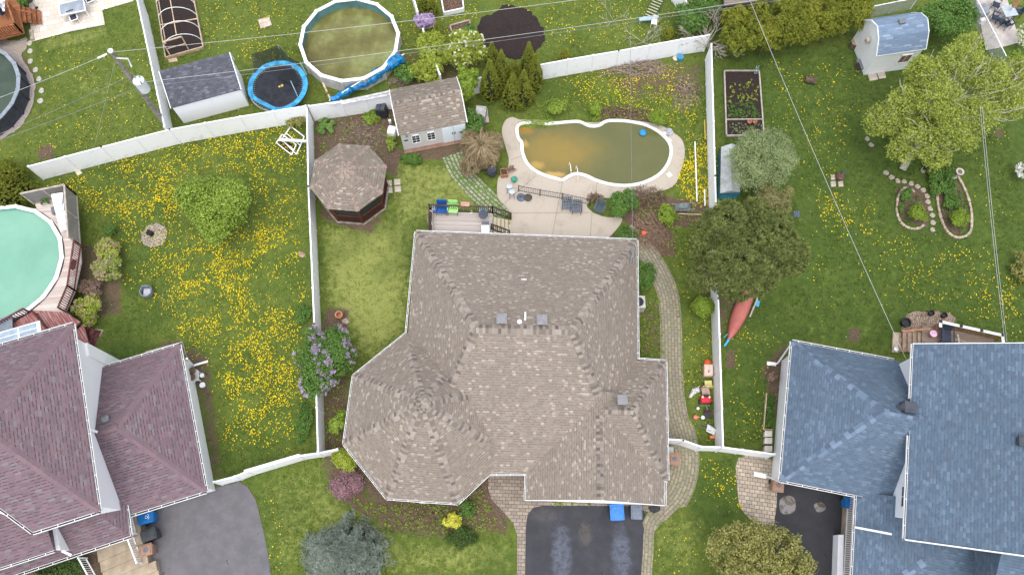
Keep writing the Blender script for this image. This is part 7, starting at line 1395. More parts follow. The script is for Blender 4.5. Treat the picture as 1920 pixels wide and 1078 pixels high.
def crumple(name, lab, cat, pts, m, h, seed, step=.12):
    q = rough(PL(pts), step, .04, seed); cen = sum(q, Vector()) / len(q); rr = random.Random(seed); b = MB(); prev = q
    for f, z in ((.8, .6), (.5, .9), (.2, 1.0)):
        cur = [cen.lerp(p, f) + UP * (h * z * rr.uniform(.55, 1.3)) for p in q]
        for i in range(len(q)): j = (i + 1) % len(q); b.poly([prev[i], prev[j], cur[j], cur[i]], up=True)
        prev = cur
    b.poly(prev, up=True); return tag(b.build(name, m), lab, cat)
crumple('white_bag', 'crumpled white plastic sheet on the grass beside the toys', 'sheet', [(1291, 744), (1298, 728), (1310, 723), (1314, 733), (1302, 739), (1296, 746)], mat('white_plastic_film', (.66, .66, .68), .35, .05, 6), .2, 3)
q = P(1321, 750); TC_ = thing('toy_car', 'red toy pedal car with black trailer frame in the row of toys', 'toy car', q); bld(lambda b: b.box(q + UP * .28, (.62, .45, .3)), 'body', mat('toy_red', (.62, .02, .04), .4, .05, 4), TC_, bevel=.08); bld(lambda b: b.box(q + Vector((0, .17, .5)), (.3, .16, .15)), 'cab', BLACK, TC_, bevel=.04); bld(lambda b: [b.tube([q + Vector((0, -.3, .2)), q + Vector((.1, -.7, .2))], .02, 5), b.tube([q + Vector((-.3, -.35, .1)), q + Vector((.25, -.35, .1))], .03, 5)], 'tow_bar', METAL, TC_)
for sx in (-1, 1): bld(lambda b: b.cyl(q + Vector((sx * .2, .1, .43)), .07, .05, 10), 'headlight', mat('toy_cream', (.75, .65, .55), .5), TC_); bld(lambda b: b.tube([q + Vector((sx * .3, -.15, .12)), q + Vector((sx * .38, -.15, .12))], .12, 12), 'wheel', BLACK, TC_)
q = P(1326, 778); tag(bld(lambda b: [b.box(q + UP * .2, (.45, .4, .05), .1), b.box(q + Vector((0, .2, .3)), (.42, .05, .3), .1)] + [b.box(q + Vector((sx * .2, sy * .18, .1)), (.04, .04, .2)) for sx in (-1, 1) for sy in (-1, 1)], 'dark_chair', mat('dark_plum', (.05, .035, .045), .6)), 'dark child chair behind the white balls', 'chair')
for x, y, s, m_, lab in ((1308, 766, .10, WHITE, 'small white ball beside the red toy car'), (1317, 783, .13, WHITE, 'bigger white ball beside the dark child chair'), (1303, 783, .15, mat('coral', (.75, .22, .2), .5), 'coral pink ball on the grass by the toys')):
    o = MB(); o.lathe(P(x, y), [(0, 0), (s * .7, s * .3), (s, s), (s * .7, s * 1.7), (0, s * 2)], 12); tag(o.build('ball', m_, smooth=True), lab, 'ball')
q = P(1330, 806); FC = thing('folding_chair', 'collapsed folding chair of white mesh and dark tubes at the fence end', 'chair', q); bld(lambda b: [b.tube([q + Vector(p0), q + Vector(p1)], .02, 5) for p0, p1 in (((-.6, .45, .05), (.1, .05, .3)), ((-.6, .2, .05), (.0, -.1, .3)), ((-.1, .3, .3), (.45, -.1, .4)), ((.45, -.1, .4), (.55, .4, .6)))], 'frame', GREYP, FC); bld(lambda b: [b.poly([q + Vector(p) for p in ((-.15, .3, .3), (.35, 0, .38), (.2, -.35, .25), (-.25, -.1, .22))])], 'seat', mat('pale_mesh', (.6, .6, .6), .6, .1, 8), FC); tag(bld(lambda b: b.box(P(1336, 819, .1), (.35, .2, .15), .2), 'orange_toy', mat('toy_orange', (.7, .25, .1), .5), bevel=.03), 'orange toy piece beneath the collapsed folding chair', 'toy')
# main yard bits
q = P(638, 594); o = MB(); o.lathe(q, [(.22, 0), (.22, .3), (.25, .34), (.25, .5), (.16, .5), (.15, .2), (0, .2)], 16); tag(o.build('clay_chimney_pot', mat('terracotta', (.42, .2, .11)), smooth=False), 'round terracotta pot on the soil left of the lawn', 'flower pot'); crumple('stone_pile', 'greyish stones beside the round terracotta pot', 'stones', [(640, 600), (650, 596), (656, 604), (650, 608), (642, 606)], mat('slab_stone', (.42, .37, .31)), .15, 5)
crumple('burlap_scrap', 'brownish cloth scrap on the grass left of the side fence', 'cloth', [(559, 472), (567, 472), (574, 477), (568, 483), (560, 480)], mat('tan_cloth', (.36, .25, .18), .9), .06, 6)
FR = thing('fire_ring', 'round ring of rubble stones around a dark fire box on the dandelion lawn', 'fire pit', P(289, 442)); cc = P(289, 442); R0 = 24 * SC(289, 442)
sb_ = MB(); sb_.poly(rough([cc + Vector((math.cos(6.28 * k / 24) * R0, math.sin(6.28 * k / 24) * R0, .01)) for k in range(24)], .15, .05, 3), up=True); sb_.build('ash_base', mat('ash_grey', (.34, .29, .23), .95, .35, 9, bump=1), FR); rr = random.Random(4)
for i in range(60):
    a = rr.uniform(0, 6.28); d = R0 * (rr.uniform(.55, 1) if i < 46 else rr.uniform(.2, .6)); s = rr.uniform(.05, .1); o = MB(); o.lathe(cc + Vector((math.cos(a) * d, math.sin(a) * d, 0)), [(s * 1.1, 0), (s, s * .6), (s * .4, s)], rr.choice((5, 6, 7))); o.build('stone', mat('rubble_stone', (.42, .36, .29), .9, .25, 6), FR)
o = MB(); o.box(cc + Vector((-.22, .12, .16)), (.38, .3, .3), R(-25)); tag(o.build('fire_box', mat('charred_black', (.02, .018, .016), .9), bevel=.02), 'charred black box inside the ring of stones', 'fire box')
q = P(278, 549); GC = thing('folded_lounger', 'small grey rounded chair with pale seat alone on the left lawn', 'chair', q); bld(lambda b: b.lathe(q, [(.34, 0), (.4, .1), (.4, .42), (.34, .42), (.3, .2)], 14), 'shell', mat('grey_blue_plastic', (.17, .2, .24), .5, .1, 4), GC, bevel=.0); bld(lambda b: b.box(q + Vector((.02, -.02, .22)), (.45, .5, .06), R(5)), 'seat', mat('pale_seat', (.45, .44, .48), .6), GC, bevel=.03); bld(lambda b: b.box(q + Vector((0, .22, .5)), (.45, .08, .4)), 'backrest', mat('grey_blue_plastic', (.17, .2, .24)), GC, bevel=.04)
# things at the right wall of the plum garage
q = P(368, 702); PS = thing('plant_stand', 'white plastic stand holding flower pots at the plum garage wall', 'plant stand', q); bld(lambda b: b.prism(PL([(360, 690), (377, 697), (378, 716), (364, 718)], .0), .35, .45), 'shelf', mat('white_dirty', (.6, .6, .58), .6, .1, 3, grime=.3), PS, bevel=.02); bld(lambda b: [b.bar(P(x, y), P(x, y) + UP * .36, .06, .06) for x, y in ((362, 693), (375, 699), (376, 714), (366, 716))], 'legs', WHITE, PS)
for x, y, rd, z, lab in ((363, 696, .2, .45, 'upper brown pot on the white stand'), (362, 708, .22, .45, 'lower green planted pot on the white stand'), (381, 705, .13, 0, 'upper white rimmed pot beside the white stand'), (382, 723, .16, 0, 'lower white rimmed pot beside the plum garage')): o = MB(); o.lathe(P(x, y, z), [(rd * .7, 0), (rd, .22), (rd * 1.1, .24), (rd * .8, .24), (rd * .75, .16), (0, .16)], 14); tag(o.build('flower_pot', [WHITE, MULCH] if z == 0 else mat('brown_pot', (.17, .12, .08), .7)), lab, 'flower pot')
# turquoise pool deck ----------------------------------------------------------
PD = thing('pool_deck', 'peeling wooden deck wrapping the turquoise pool with lattice screens and dark red railings', 'deck', P(140, 480)); zd = 1.2; pc = Vector((-32.34, 18.14, 0))
DM = planks('peeling_deck_boards', [(.50, .43, .38), (.56, .49, .44), (.46, .38, .34), (.60, .54, .49)], .14, (.34, .18, .15), .3); DMR = planks('red_peeling_boards', [(.27, .09, .08), (.33, .14, .12), (.24, .08, .075)], .14, (.55, .46, .42), .55)
def arc(a0, a1, r, n=14): return [pc + Vector((r * math.cos(R(a0 + (a1 - a0) * i / n)), r * math.sin(R(a0 + (a1 - a0) * i / n)), 0)) for i in range(n + 1)]
outer = [P(x, y, zd) for x, y in ((66, 383), (143, 366), (150, 460), (152, 490), (140, 545), (122, 585))]; inner = arc(-48, 66, 4.10)
bld(lambda b: b.prism(inner + outer, zd - .14, zd, ang=R(5)), 'deck_boards', DM, PD)
lowd = [P(x, y, zd) for x, y in ((62, 583), (88, 563), (122, 585), (150, 603), (112, 640), (20, 670), (0, 620))]; bld(lambda b: b.prism(lowd, zd - .15, zd - .006, ang=R(-52)), 'deck_boards', DMR, PD)
bld(lambda b: b.prism([P(x, y, zd) for x, y in ((150, 603), (112, 640), (20, 670), (-30, 640), (-30, 690), (130, 680), (160, 640))], zd - .5, zd - .4, ang=R(-52)), 'lower_landing', DMR, PD)
LAT = wiremesh('grey_lattice', (.26, .24, .23), .10, .42)
for (a_, b_) in (((64, 382), (143, 366)), ((143, 366), (150, 460))): 
    p_, q_ = P(*a_, zd), P(*b_, zd); bld(lambda b: b.bar(p_ + UP * .75, q_ + UP * .75, .03, 1.4), 'lattice_screen', LAT, PD); bld(lambda b: [b.bar(p_ + UP * 1.47, q_ + UP * 1.47, .1, .08), b.bar(p_ + UP * .03, q_ + UP * .03, .08, .06)] + [b.bar(p_.lerp(q_, t), p_.lerp(q_, t) + UP * 1.5, .1, .1) for t in (0, .5, 1)], 'screen_frame', WOODG, PD)
railing('railing', PD, P(153, 462, zd), P(141, 545, zd), .95, REDD, .14, .04, (.1, .05)); railing('railing', PD, P(141, 545, zd), P(124, 585, zd), .95, REDD, .14, .04, (.1, .05)); railing('railing', PD, P(0, 622, zd - .3), P(60, 588, zd - .3), 1.0, REDD, .16, .05, (.1, .06)); railing('railing', PD, P(70, 590, zd), P(110, 640, zd), .5, REDD, .3, .05, (.1, .06))
DS = thing('deck_stairs', 'dark red wooden stairs from the pool deck down to two square slabs', 'stairs', P(150, 630))
for k in range(6): z = zd - .18 * (k + 1); q0 = P(126 + k * 11, 602 + k * 3.2, z); q1 = P(110 + k * 11, 640 + k * 3.2 - 4, z); d_ = (q0 - q1).normalized(); n_ = Vector((d_.y, -d_.x, 0)); bld(lambda b: b.prism([q1, q0, q0 + n_ * .3, q1 + n_ * .3], z - .05, z), 'tread', REDD, DS)
bld(lambda b: [b.bar(P(126, 602, zd - .15), P(186, 622, .1), .05, .2), b.bar(P(108, 640, zd - .15), P(165, 655, .1), .05, .2)], 'stringer', REDD, DS); bld(lambda b: [b.tube([P(122, 583, zd + .9), P(132, 590, zd + .9), P(143, 592, .9), P(143, 592, .0)], .03, 6)], 'handrail', mat('dark_tube', (.06, .06, .06), .4), DS)
q = P(126, 408, zd); SL = thing('stacked_loungers', 'stack of white plastic loungers leaning in the lattice corner of the pool deck', 'loungers', q)
for k in range(5): pts_ = [Vector((-.42, .35, 0)), Vector((.35, .5, 0)), Vector((.42, -.25, 0)), Vector((-.1, -.4, 0))]; off_ = Vector((.05 * k - .1, -.34 * k + .6, 1.25 - .22 * k)); bld(lambda b: b.hexa([q + off_ + p for p in (pts_[3], pts_[2], pts_[1], pts_[0])], [q + off_ + p + UP * .12 + Vector((0, .05, 0)) for p in (pts_[3], pts_[2], pts_[1], pts_[0])]), 'lounger', WHITE, SL, bevel=.05)
tag(bld(lambda b: b.prism([P(x, y, zd) for x, y in ((99, 392), (113, 388), (119, 400), (101, 404))], zd, zd + .25), 'planter_box', GREYP), 'dark planter box of greenery on the pool deck by the lattice', 'planter'); weeds(None, 'planter_greens', [(101, 391), (112, 389), (116, 399), (102, 402)], 26, LMID, 8, .05, .15, 10, 'green leaves growing in the dark deck planter', zd + .25)
tag(bld(lambda b: b.prism([P(x, y, zd) for x, y in ((134, 487), (144, 488), (140, 506), (130, 505))], zd, zd + .06), 'hatch', mat('dark_brown_hatch', (.07, .03, .028), .8)), 'dark square hatch in the pool deck boards', 'hatch'); q = P(23, 613, zd - .3); tb = thing('side_table', 'grey square table on the red boards below the turquoise pool', 'table', q); bld(lambda b: b.box(q + UP * .7, (.85, .85, .05), R(14)), 'tabletop', mat('blue_grey_top', (.2, .23, .27), .4, .08, 4), tb, bevel=.02)
for sx in (-1, 1):
    for sy in (-1, 1): bld(lambda b: b.box(q + Vector((sx * .35, sy * .35, .35)), (.05, .05, .7)), 'leg', GREYP, tb)
armchair('deck_chair', 'pale framed chair at the left edge beside the grey square table', 'chair', mat('pale_frame', (.5, .47, .42), .5), P(0, 622, zd - .3), R(100), .6, .55)
# top left patio ----------------------------------------------------------------
TT = thing('patio_table', 'large rectangular glass patio table with white frame', 'table', P(135, 16)); q = [P(x, y, .74) for x, y in ((110, 9), (156, -4), (160, 19), (113, 31))]; q = [P(110.5, 9, .74), P(156, -2, .74), P(160, 20, .74), P(113, 30, .74)]
bld(lambda b: [b.bar(q[i], q[(i + 1) % 4], .07, .05) for i in range(4)], 'frame', WHITE, TT); bld(lambda b: b.prism(q, .735, .745), 'glass_top', mat('grey_glass', (.28, .31, .36), .1, .1, 2), TT)
for p in q: bld(lambda b: b.bar(Vector((p.x, p.y, 0)) + (sum(q, Vector()) / 4 - p) * .08 * Vector((1, 1, 0)).length * 0, p, .05, .05), 'leg', WHITE, TT)
SLT = mat('dark_slats', (.035, .04, .055), .5, .3, 8)
for x, y, rz, lab in ((143, 40, 25, 'white framed chair with dark slats below the glass patio table'), (173, 6, 118, 'white framed chair with dark slats right of the glass patio table'), (130, -6, 195, 'dark chair above the glass patio table at the top edge')):
    r = thing('slatted_chair', lab, 'chair', (0, 0, 0)); bld(lambda b: [b.bar((-.26, -.26, .42), (.26, -.26, .42), .05, .04), b.bar((-.26, .26, .42), (.26, .26, .42), .05, .04), b.bar((-.26, -.26, .42), (-.26, .26, .42), .05, .04), b.bar((.26, -.26, .42), (.26, .26, .42), .05, .04)], 'frame', WHITE, r); bld(lambda b: [b.box((x_, 0, .43), (.13, .44, .02)) for x_ in (-.14, .0, .14)], 'seat', SLT, r); bld(lambda b: [b.box((0, .32, .62), (.5, .04, .36))], 'backrest', SLT, r)
    for sx in (-1, 1):
        for sy in (-1, 1): bld(lambda b: b.box((sx * .25, sy * .25, .2), (.035, .035, .4)), 'leg', WHITE, r)
    r.location = P(x, y); r.rotation_euler = (0, 0, R(rz))
CEDW = planks('cedar_boards', [(.30, .12, .05), (.36, .155, .065), (.27, .105, .042)], .13, (.2, .07, .03), .4); CEDR = mat('cedar_rail', (.27, .10, .042), .65, .2, 4)
WD_ = thing('cedar_deck', 'reddish cedar wood deck with railings in the top left corner', 'deck', P(10, 40)); bld(lambda b: b.prism([P(x, y, .9) for x, y in ((-60, -40), (36, -30), (38, 30), (45, 62), (-60, 90))], .78, .9, ang=R(14)), 'deck_boards', CEDW, WD_); railing('railing', WD_, P(-50, 84, .9), P(42, 62, .9), .95, CEDR, .16, .06, (.14, .05)); railing('railing', WD_, P(42, 62, .9), P(27, 20, .9), .95, CEDR, .16, .06, (.12, .05))
CS = thing('cedar_stairs', 'reddish cedar stairs going down to the cream patio', 'stairs', P(60, 30))
for k in range(4): z = .72 - k * .18; bld(lambda b: b.prism([P(x, y, z) for x, y in ((38 + k * 9.5, 12 + k * 2), (46.5 + k * 9.5, 13.5 + k * 2), (49.5 + k * 9.5, 43 + k), (41 + k * 9.5, 41 + k))], z - .05, z), 'tread', CEDR, CS)
bld(lambda b: [b.bar(P(30, 19, 1.7), P(60, 24, 1.3), .1, .05), b.bar(P(60, 24, 1.3), P(68, 46, .1), .08, .05)], 'handrail', CEDR, CS)
q = P(10, 22, .9); dt = thing('deck_table', 'white patterned table on the cedar deck', 'table', q); bld(lambda b: b.box(q + UP * .72, (.8, 1.3, .04), R(12)), 'tabletop', mat('white_pattern', (.6, .6, .6), .5, .3, 6), dt, bevel=.02); bld(lambda b: b.box(q + UP * .36, (.1, .1, .72)), 'leg', METAL, dt)
q = P(8, 30, .9); ub = thing('closed_umbrella', 'closed navy umbrella lying over the white deck table', 'umbrella', q); bld(lambda b: b.tube([q + Vector((.3, -.3, .5)), q + Vector((0, 0, 1.2)), q + Vector((-.7, .7, 1.9))], [.14, .2, .08], 8), 'canopy', mat('navy_cloth', (.012, .016, .032), .8, .2, 6, bump=.6), ub); bld(lambda b: b.tube([q + Vector((.35, -.35, 0)), q + Vector((.32, -.3, .6))], .03, 6), 'pole', METAL, ub)
o = MB(); o.lathe(P(55, 1, 0), [(.3, 0), (.34, .3), (.36, .32), (.28, .3), (0, .28)], 16); tag(o.build('dark_tub', mat('dark_tub_grey', (.05, .055, .065), .4)), 'dark round tub at the top edge beside the cedar stairs', 'tub'); q = P(69, 16); tag(bld(lambda b: [b.cyl(q, .13, .04, 12), b.tube([q, q + UP * 1.0], .018, 5), b.cyl(q + UP * 1.0, .09, .04, 10)], 'stand_lamp', BLACK), 'thin black stand on the cream patio beside the cedar stairs', 'stand')
i = 0
for x, y in ((56, 82), (57, 97), (57, 116), (67, 132), (73, 149), (78, 171), (76, 190)):
    rr = random.Random(x + y); q = [P(x, y) + Vector((math.cos(t) * .19 * rr.uniform(.8, 1.15), math.sin(t) * .23 * rr.uniform(.85, 1.1), 0)) for t in [6.28 * k / 9 for k in range(9)]]; b = MB(); b.prism(q, -.02, .05); tag(b.build('stepping_stone', mat('stepping_grey', (.43, .41, .35), .85, .12, 5)), 'round stepping stone in the row right of the grey rimmed pool', 'stepping stone', 'stepping stones by the grey rimmed pool')
tag(bld(lambda b: b.tube([P(58, 58, .1), P(61, 76, .1)], .14, 7), 'edging_stone', mat('sand_stone', (.4, .34, .27), .9, .2, 5)), 'sand coloured edging stones beside the cream patio corner', 'edging')
# right garden -------------------------------------------------------------------
def edging(label, pts, closed=False):
    root = thing('stone_edging', label, 'edging', P(*pts[0])); q = spline(PL(pts), 5, closed); d = 0; rr = random.Random(len(pts) * 7); last = q[0]
    for p in q[1:]:
        if (p - last).length > .27: dr = (p - last).normalized(); bld(lambda b: b.box((p + last) / 2 + UP * .05, ((p - last).length * .93, rr.uniform(.13, .18), .14), math.atan2(dr.y, dr.x)), 'stone', mat('tan_edging', (.42, .34, .26), .85, .2, 5), root, bevel=.02); last = p
edging('curved tan stone edging of the left round bed', [(1714, 362), (1702, 353), (1690, 357), (1682, 375), (1681, 400), (1690, 420), (1706, 429), (1722, 429), (1737, 418)]); edging('long tan stone edging of the right bed running up to the bird bath', [(1756, 360), (1757, 378), (1762, 405), (1772, 430), (1786, 444), (1803, 446), (1818, 436), (1821, 415), (1819, 390), (1812, 365), (1803, 345), (1793, 328)])
for x, y in ((1661, 325), (1671, 333), (1683, 340), (1695, 341), (1708, 345), (1720, 350), (1731, 357), (1738, 368), (1740, 379), (1744, 392), (1748, 404), (1749, 418), (1748, 431), (1626, 261), (1633, 272), (1731, 321)):
    rr = random.Random(x * y); q = [P(x, y) + Vector((math.cos(t) * .19 * rr.uniform(.75, 1.2), math.sin(t) * .17 * rr.uniform(.8, 1.15), 0)) for t in [6.28 * k / 8 for k in range(8)]]; b = MB(); b.prism(q, -.02, .045); tag(b.build('stepping_stone', mat('stepping_tan', (.38, .33, .27), .85, .15, 5)), 'irregular tan stepping stone in the curving path of the right garden', 'stepping stone', 'stepping stones of the right garden')
q = P(1789, 332); BBt = thing('bird_bath', 'round pale bird bath on a pedestal above the right stone edged bed', 'bird bath', q); bld(lambda b: b.lathe(q, [(.2, 0), (.1, .12), (.08, .6), (.2, .68)], 12), 'pedestal', mat('pale_stone', (.48, .43, .38), .8), BBt); bld(lambda b: b.lathe(q, [(.08, .66), (.27, .74), (.27, .78), (.21, .77), (0, .71)], 20), 'bowl', mat('pale_stone', (.48, .43, .38)), BBt)
bld(lambda b: b.poly([q + Vector((.2 * math.cos(6.28 * k / 16), .2 * math.sin(6.28 * k / 16), .755)) for k in range(16)], up=True), 'water', mat('brown_bath_water', (.16, .11, .09), .1), BBt)
q = P(1573, 334); slab('paving_slab', [(1557, 329), (1565, 328), (1566, 337), (1558, 338)], 'upper left slab under the rusty duck figure'); slab('paving_slab', [(1557, 341), (1566, 340), (1567, 350), (1558, 351)], 'lower left slab under the rusty duck figure'); slab('paving_slab', [(1571, 341), (1580, 340), (1581, 350), (1572, 351)], 'lower right slab under the rusty duck figure')
DKF = thing('fire_pot', 'rusty brown round pot with a spout standing on the three slabs', 'pot', q); bld(lambda b: b.lathe(q, [(.15, 0), (.3, .12), (.28, .3), (.12, .4), (0, .42)], 12), 'bowl', mat('rusty_brown', (.11, .06, .045), .7, .3, 6), DKF, smooth=True); bld(lambda b: b.tube([q + Vector((.1, .1, .3)), q + Vector((.3, .3, .45))], [.09, .07], 8), 'spout', mat('slate_dark', (.06, .075, .1)), DKF)
crumple('blue_cans', 'small heap of bluish cans on the lawn right of the big pine', 'cans', [(1486, 398), (1494, 395), (1501, 400), (1497, 408), (1488, 407)], mat('slate_blue_metal', (.16, .2, .3), .35, .35, 9), .25, 9)
tag(bld(lambda b: b.hexa([P(1728, 312, .0) + Vector(p) for p in ((0, -.3, 0), (.6, -.3, 0), (.6, .2, 0), (0, .2, 0))], [P(1728, 312, .0) + Vector(p) for p in ((.1, -.2, .5), (.5, -.2, .5), (.5, .15, .5), (.1, .15, .5))]), 'black_box', BLACK, bevel=.03), 'black box in the shade under the airy pale tree', 'box')
# right deck
RD = thing('cedar_deck', 'brown wooden deck with white capped railing behind the blue roofed house', 'deck', P(1780, 630)); zd = .75; dq = [P(x, y, zd) for x, y in ((1729, 612), (1745, 606), (1862, 634), (1872, 660), (1728, 660))]; BRD = planks('brown_deck_boards', [(.22, .16, .125), (.26, .19, .15), (.2, .14, .11)], .14, (.32, .25, .2), .5)
bld(lambda b: b.prism(dq, zd - .12, zd, ang=R(-6)), 'deck_boards', BRD, RD)
for a_, b_ in (((1748, 612), (1862, 637)), ((1748, 612), (1748, 622)), ((1862, 637), (1864, 660))):
    p_, q_ = P(*a_, zd), P(*b_, zd); L = (q_ - p_).length; bld(lambda b: [b.bar(p_.lerp(q_, (i + .5) / max(1, int(L / .16))) + UP * .08, p_.lerp(q_, (i + .5) / max(1, int(L / .16))) + UP * .98, .1, .02) for i in range(max(1, int(L / .16)))] + [b.bar(p_ + UP * .5, q_ + UP * .5, .05, .06)], 'board_railing', mat('amber_wood', (.28, .14, .07), .7, .2, 4), RD); bld(lambda b: b.bar(p_ + UP * 1.0, q_ + UP * 1.0, .16, .05), 'rail_cap', WHITE, RD)
for t_ in (0, .33, .66, 1): q = P(1748, 612, zd).lerp(P(1862, 637, zd), t_); bld(lambda b: b.box(q + UP * 1.05, (.16, .16, .08)), 'post_cap', BLACK, RD)
SS = thing('deck_stairs', 'tan wooden stairs beside the wood chip bed behind the blue roofed house', 'stairs', P(1700, 640))
for k in range(5): z = zd - .15 * (k + 1); x0 = 1721 - k * 9.5; bld(lambda b: b.prism([P(x, y, z) for x, y in ((x0, 623), (x0 + 8.3, 622.5), (x0 + 8.3, 659), (x0, 660))], z - .05, z), 'tread', mat('tan_tread', (.36, .26, .19), .8, .12, 4), SS)
bld(lambda b: b.prism(PL([(1673, 624), (1684, 624), (1682, 662), (1671, 661)]), 0, .12), 'landing', mat('tan_tread2', (.42, .34, .26), .8), SS); bld(lambda b: [b.bar(P(1693, 621, .9), P(1745, 616, 1.6), .12, .05), b.bar(P(1693, 621, .0), P(1693, 621, .9), .08, .08)], 'handrail', mat('orange_cedar', (.42, .2, .11), .7), SS); bld(lambda b: [b.bar(P(1695, 656, .7), P(1714, 652, 1.1), .08, .05)], 'handrail', mat('orange_cedar', (.42, .2, .11)), SS)
q = P(1744, 629, zd); o = MB(); o.cyl(q + UP * .4, .22, .03, 16); pt_ = o.build('pink_table', mat('pink_plastic', (.75, .45, .6), .5)); tag(pt_, 'small round pink table on the brown deck', 'table'); o = MB(); o.cyl(q, .04, .4, 8); o.build('leg', METAL, pt_)
armchair('lounge_chair', 'dark folding lounge chair with headrest on the brown deck', 'chair', mat('dark_sling', (.04, .05, .075), .7, .15, 5), P(1768, 632, zd), R(-10), .7, .95, legm=BLACK); tag(bld(lambda b: [b.tube([P(1790, 636, zd + .3), P(1810, 640, zd + .3)], .02, 5), b.tube([P(1796, 630, zd + .4), P(1797, 642, zd + .1)], .02, 5), b.box(P(1797, 634, zd + .3), (.1, .5, .03))], 'folded_rack', mat('pale_rod', (.5, .45, .4), .5)), 'folded pale rack lying on the brown deck', 'rack')
for x, y, rd, h_, m_, lab in ((1695, 607, .3, .35, BLACK, 'big black planter pot on the wood chips'), (1743, 589, .18, .3, BLACK, 'small black pot at the top of the wood chip bed'), (1767, 593, .18, .3, BLACK, 'small black pot right of its twin at the wood chip bed'), (1677, 656, .14, .25, WHITE, 'small white pot on the stair landing')): o = MB(); o.lathe(P(x, y), [(rd * .8, 0), (rd, h_), (rd * 1.05, h_), (rd * .85, h_), (rd * .8, h_ * .6), (0, h_ * .6)], 16); tag(o.build('flower_pot', m_), lab, 'flower pot')
# upper right patio furniture
q = P(1882, 33); T2 = thing('patio_table', 'square grey patio table under a closed orange umbrella at the top right', 'table', q); bld(lambda b: b.box(q + UP * .72, (.95, .95, .04), R(12)), 'tabletop', mat('pale_grey_top', (.42, .46, .5), .3, .08, 4), T2, bevel=.02)
for sx in (-1, 1):
    for sy in (-1, 1): bld(lambda b: b.tube([q + Vector((sx * .45, sy * .35, 0)), q + Vector((sx * .38, sy * .38, .7))], .02, 5), 'leg', BLACK, T2)
U2 = thing('closed_umbrella', 'closed orange brown umbrella standing in the grey patio table', 'umbrella', q); bld(lambda b: b.tube([q, q + UP * 1.3], .025, 6), 'pole', METAL, U2); bld(lambda b: b.lathe(q, [(.14, 1.2), (.18, 1.35), (.13, 2.1), (.05, 2.45), (0, 2.5)], 9), 'canopy', mat('orange_canvas', (.5, .26, .13), .8, .15, 5), U2)
for x, y, rz, lab in ((1862, 16, 60, 'dark sling chair upper left of the umbrella table'), (1860, 40, 70, 'dark sling chair left of the umbrella table, tipped'), (1874, 48, 190, 'dark sling chair below the umbrella table'), (1884, 52, 200, 'dark sling chair at the lower right of the umbrella table'), (1903, 29, -100, 'dark sling chair behind the orange umbrella')): armchair('sling_chair', lab, 'chair', mat('navy_sling', (.03, .045, .075), .7, .12, 5), P(x, y), R(rz), .56, .52, legm=BLACK)
tag(bld(lambda b: b.box(P(1834, 28) + UP * .35, (.75, .9, .7), R(14)), 'covered_grill', mat('grey_cover', (.22, .24, .27), .8, .15, 3), bevel=.1), 'grey covered grill on the pinkish patio beside the chain link fence', 'grill'); tag(bld(lambda b: b.box(P(1838, 43) + UP * .2, (.4, .3, .4), R(14)), 'white_box', WHITE, bevel=.03), 'white box in front of the grey covered grill', 'box')
# glider bench rack and pale blue bench at the top
q = [P(1212, 40, .1), P(1236, -4, .1)]; dr = (q[1] - q[0]).normalized(); sd_ = Vector((dr.y, -dr.x, 0)); GB = thing('green_rack', 'green metal bench frame with pale slats lying on the bright lawn', 'bench', q[0]); L = (q[1] - q[0]).length
for s in (-.28, .08, .45): bld(lambda b: b.bar(q[0] + sd_ * s + UP * .12, q[1] + sd_ * s + UP * .12, .05, .05), 'rail', mat('dark_green_paint', (.015, .09, .045), .5), GB)
for i in range(9): a = q[0] + dr * (L * (i + .5) / 9); bld(lambda b: b.bar(a - sd_ * .3 + UP * .18, a + sd_ * .4 + UP * .18, .07, .03), 'slat', mat('cream_slat', (.5, .46, .33), .7, .15, 5), GB)
q = P(1211, 45); PB = thing('blue_bench', 'pale blue plastic bench beside the green frame', 'bench', q); bld(lambda b: b.box(q + Vector((0, .1, .42)), (1.1, .32, .06), R(6)), 'seat', mat('pale_blue_plastic', (.33, .46, .6), .4, .06, 4), PB, bevel=.03)
for s in (-.45, .45): bld(lambda b: b.bar(q + Vector((s, .1, .4)), q + Vector((s, .0, 0)), .06, .05), 'leg', mat('pale_blue_plastic', (.33, .46, .6)), PB)
r = thing('white_chair', 'white plastic chair at the right end of the pale blue bench', 'chair', (0, 0, 0)); bld(lambda b: b.box((0, 0, .42), (.42, .4, .04)), 'seat', WHITE, r, bevel=.02); bld(lambda b: b.box((0, .2, .65), (.42, .04, .45)), 'backrest', WHITE, r, bevel=.02)
for sx in (-1, 1):
    for sy in (-1, 1): bld(lambda b: b.box((sx * .19, sy * .2, .2), (.04, .04, .4)), 'leg', WHITE, r)
r.location = P(1225, 49); r.rotation_euler = (0, 0, R(-12))
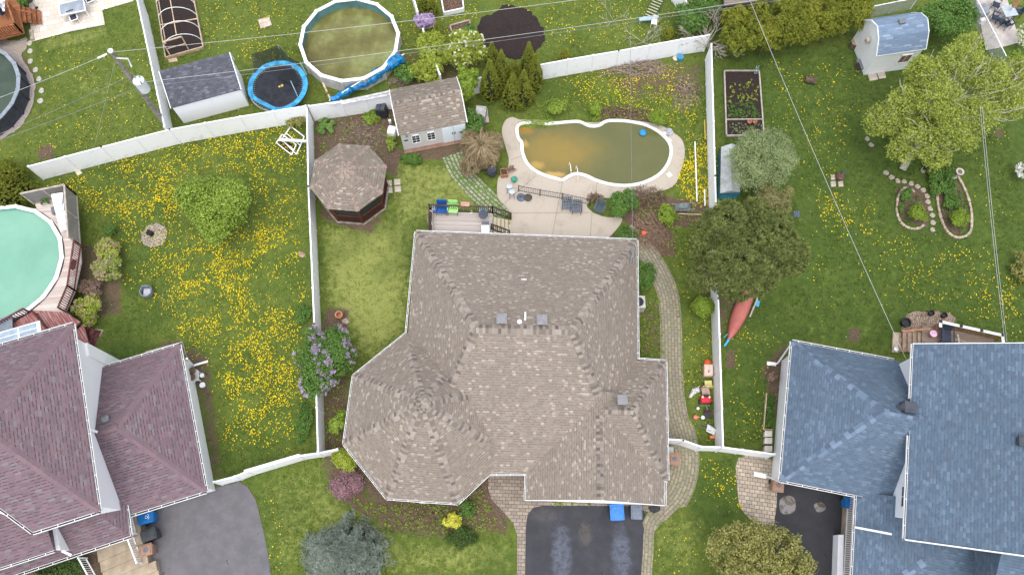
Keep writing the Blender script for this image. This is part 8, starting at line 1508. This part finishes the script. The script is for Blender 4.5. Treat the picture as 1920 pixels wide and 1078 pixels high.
# neighbour roof beyond the hedge
NR = thing('brown_roof_house', 'corner of a reddish brown shingle roof beyond the hedge at the top edge', 'house', P(1380, -30)); bq = PL([(1352, 30), (1400, 24), (1440, 10), (1430, -60), (1345, -50)], 0); bld(lambda b: b.prism(bq, 0, 2.6), 'wall', mat('dark_brick', (.12, .07, .05), .9), NR); bld(lambda b: b.prism([P(x, y, 2.7) for x, y in ((1358, 12), (1470, -2), (1470, -80), (1350, -70))], 2.62, 2.8), 'roof', SH_BROWN2, NR)
# ground level wall-side plants are in the vegetation section; service box on the bungalow side
tag(bld(lambda b: b.box(P(1255, 848) + UP * .3, (.3, .5, .6)), 'meter_box', METAL, bevel=.02), 'small grey utility box by the gate end at the bungalow wall', 'utility box')

# weeds creeping over the beds
for poly, n, m_, sd, lab in [([(600, 210), (730, 205), (740, 290), (700, 300), (600, 290)], 200, LG, 51, 'small weeds in the soil bed above the gazebo'), ([(650, 930), (725, 950), (900, 915), (930, 970), (950, 990), (860, 1005), (720, 985)], 520, LG, 52, 'low weeds and groundcover in the front bed'), ([(990, 190), (1320, 150), (1325, 235), (1180, 225), (1000, 225)], 560, LG, 53, 'weeds along the upper edge of the kidney pool'),
    ([(1190, 380), (1335, 390), (1335, 450), (1270, 480), (1200, 430)], 320, LG, 54, 'weeds in the litter bed left of the big pine'), ([(1684, 352), (1735, 372), (1735, 415), (1700, 425), (1684, 395)], 90, LMID, 55, 'low plants in the left stone edged bed'), ([(1758, 350), (1800, 350), (1818, 415), (1800, 440), (1768, 410)], 150, LMID, 56, 'low plants in the right stone edged bed'), ([(610, 700), (645, 700), (640, 860), (610, 860)], 110, LG, 57, 'weeds in the strip between the turret and the side fence'), ([(1030, 940), (1110, 940), (1108, 948), (1032, 946)], 30, LG, 58, 'weeds at the foot of the brown roofed garage'), ([(1195, 560), (1240, 560), (1245, 670), (1200, 670)], 130, LG, 59, 'weeds beside the path along the bungalow')]:
    weeds(None, 'weeds', poly, n, m_, sd, .045, .10, 9, lab, .0)
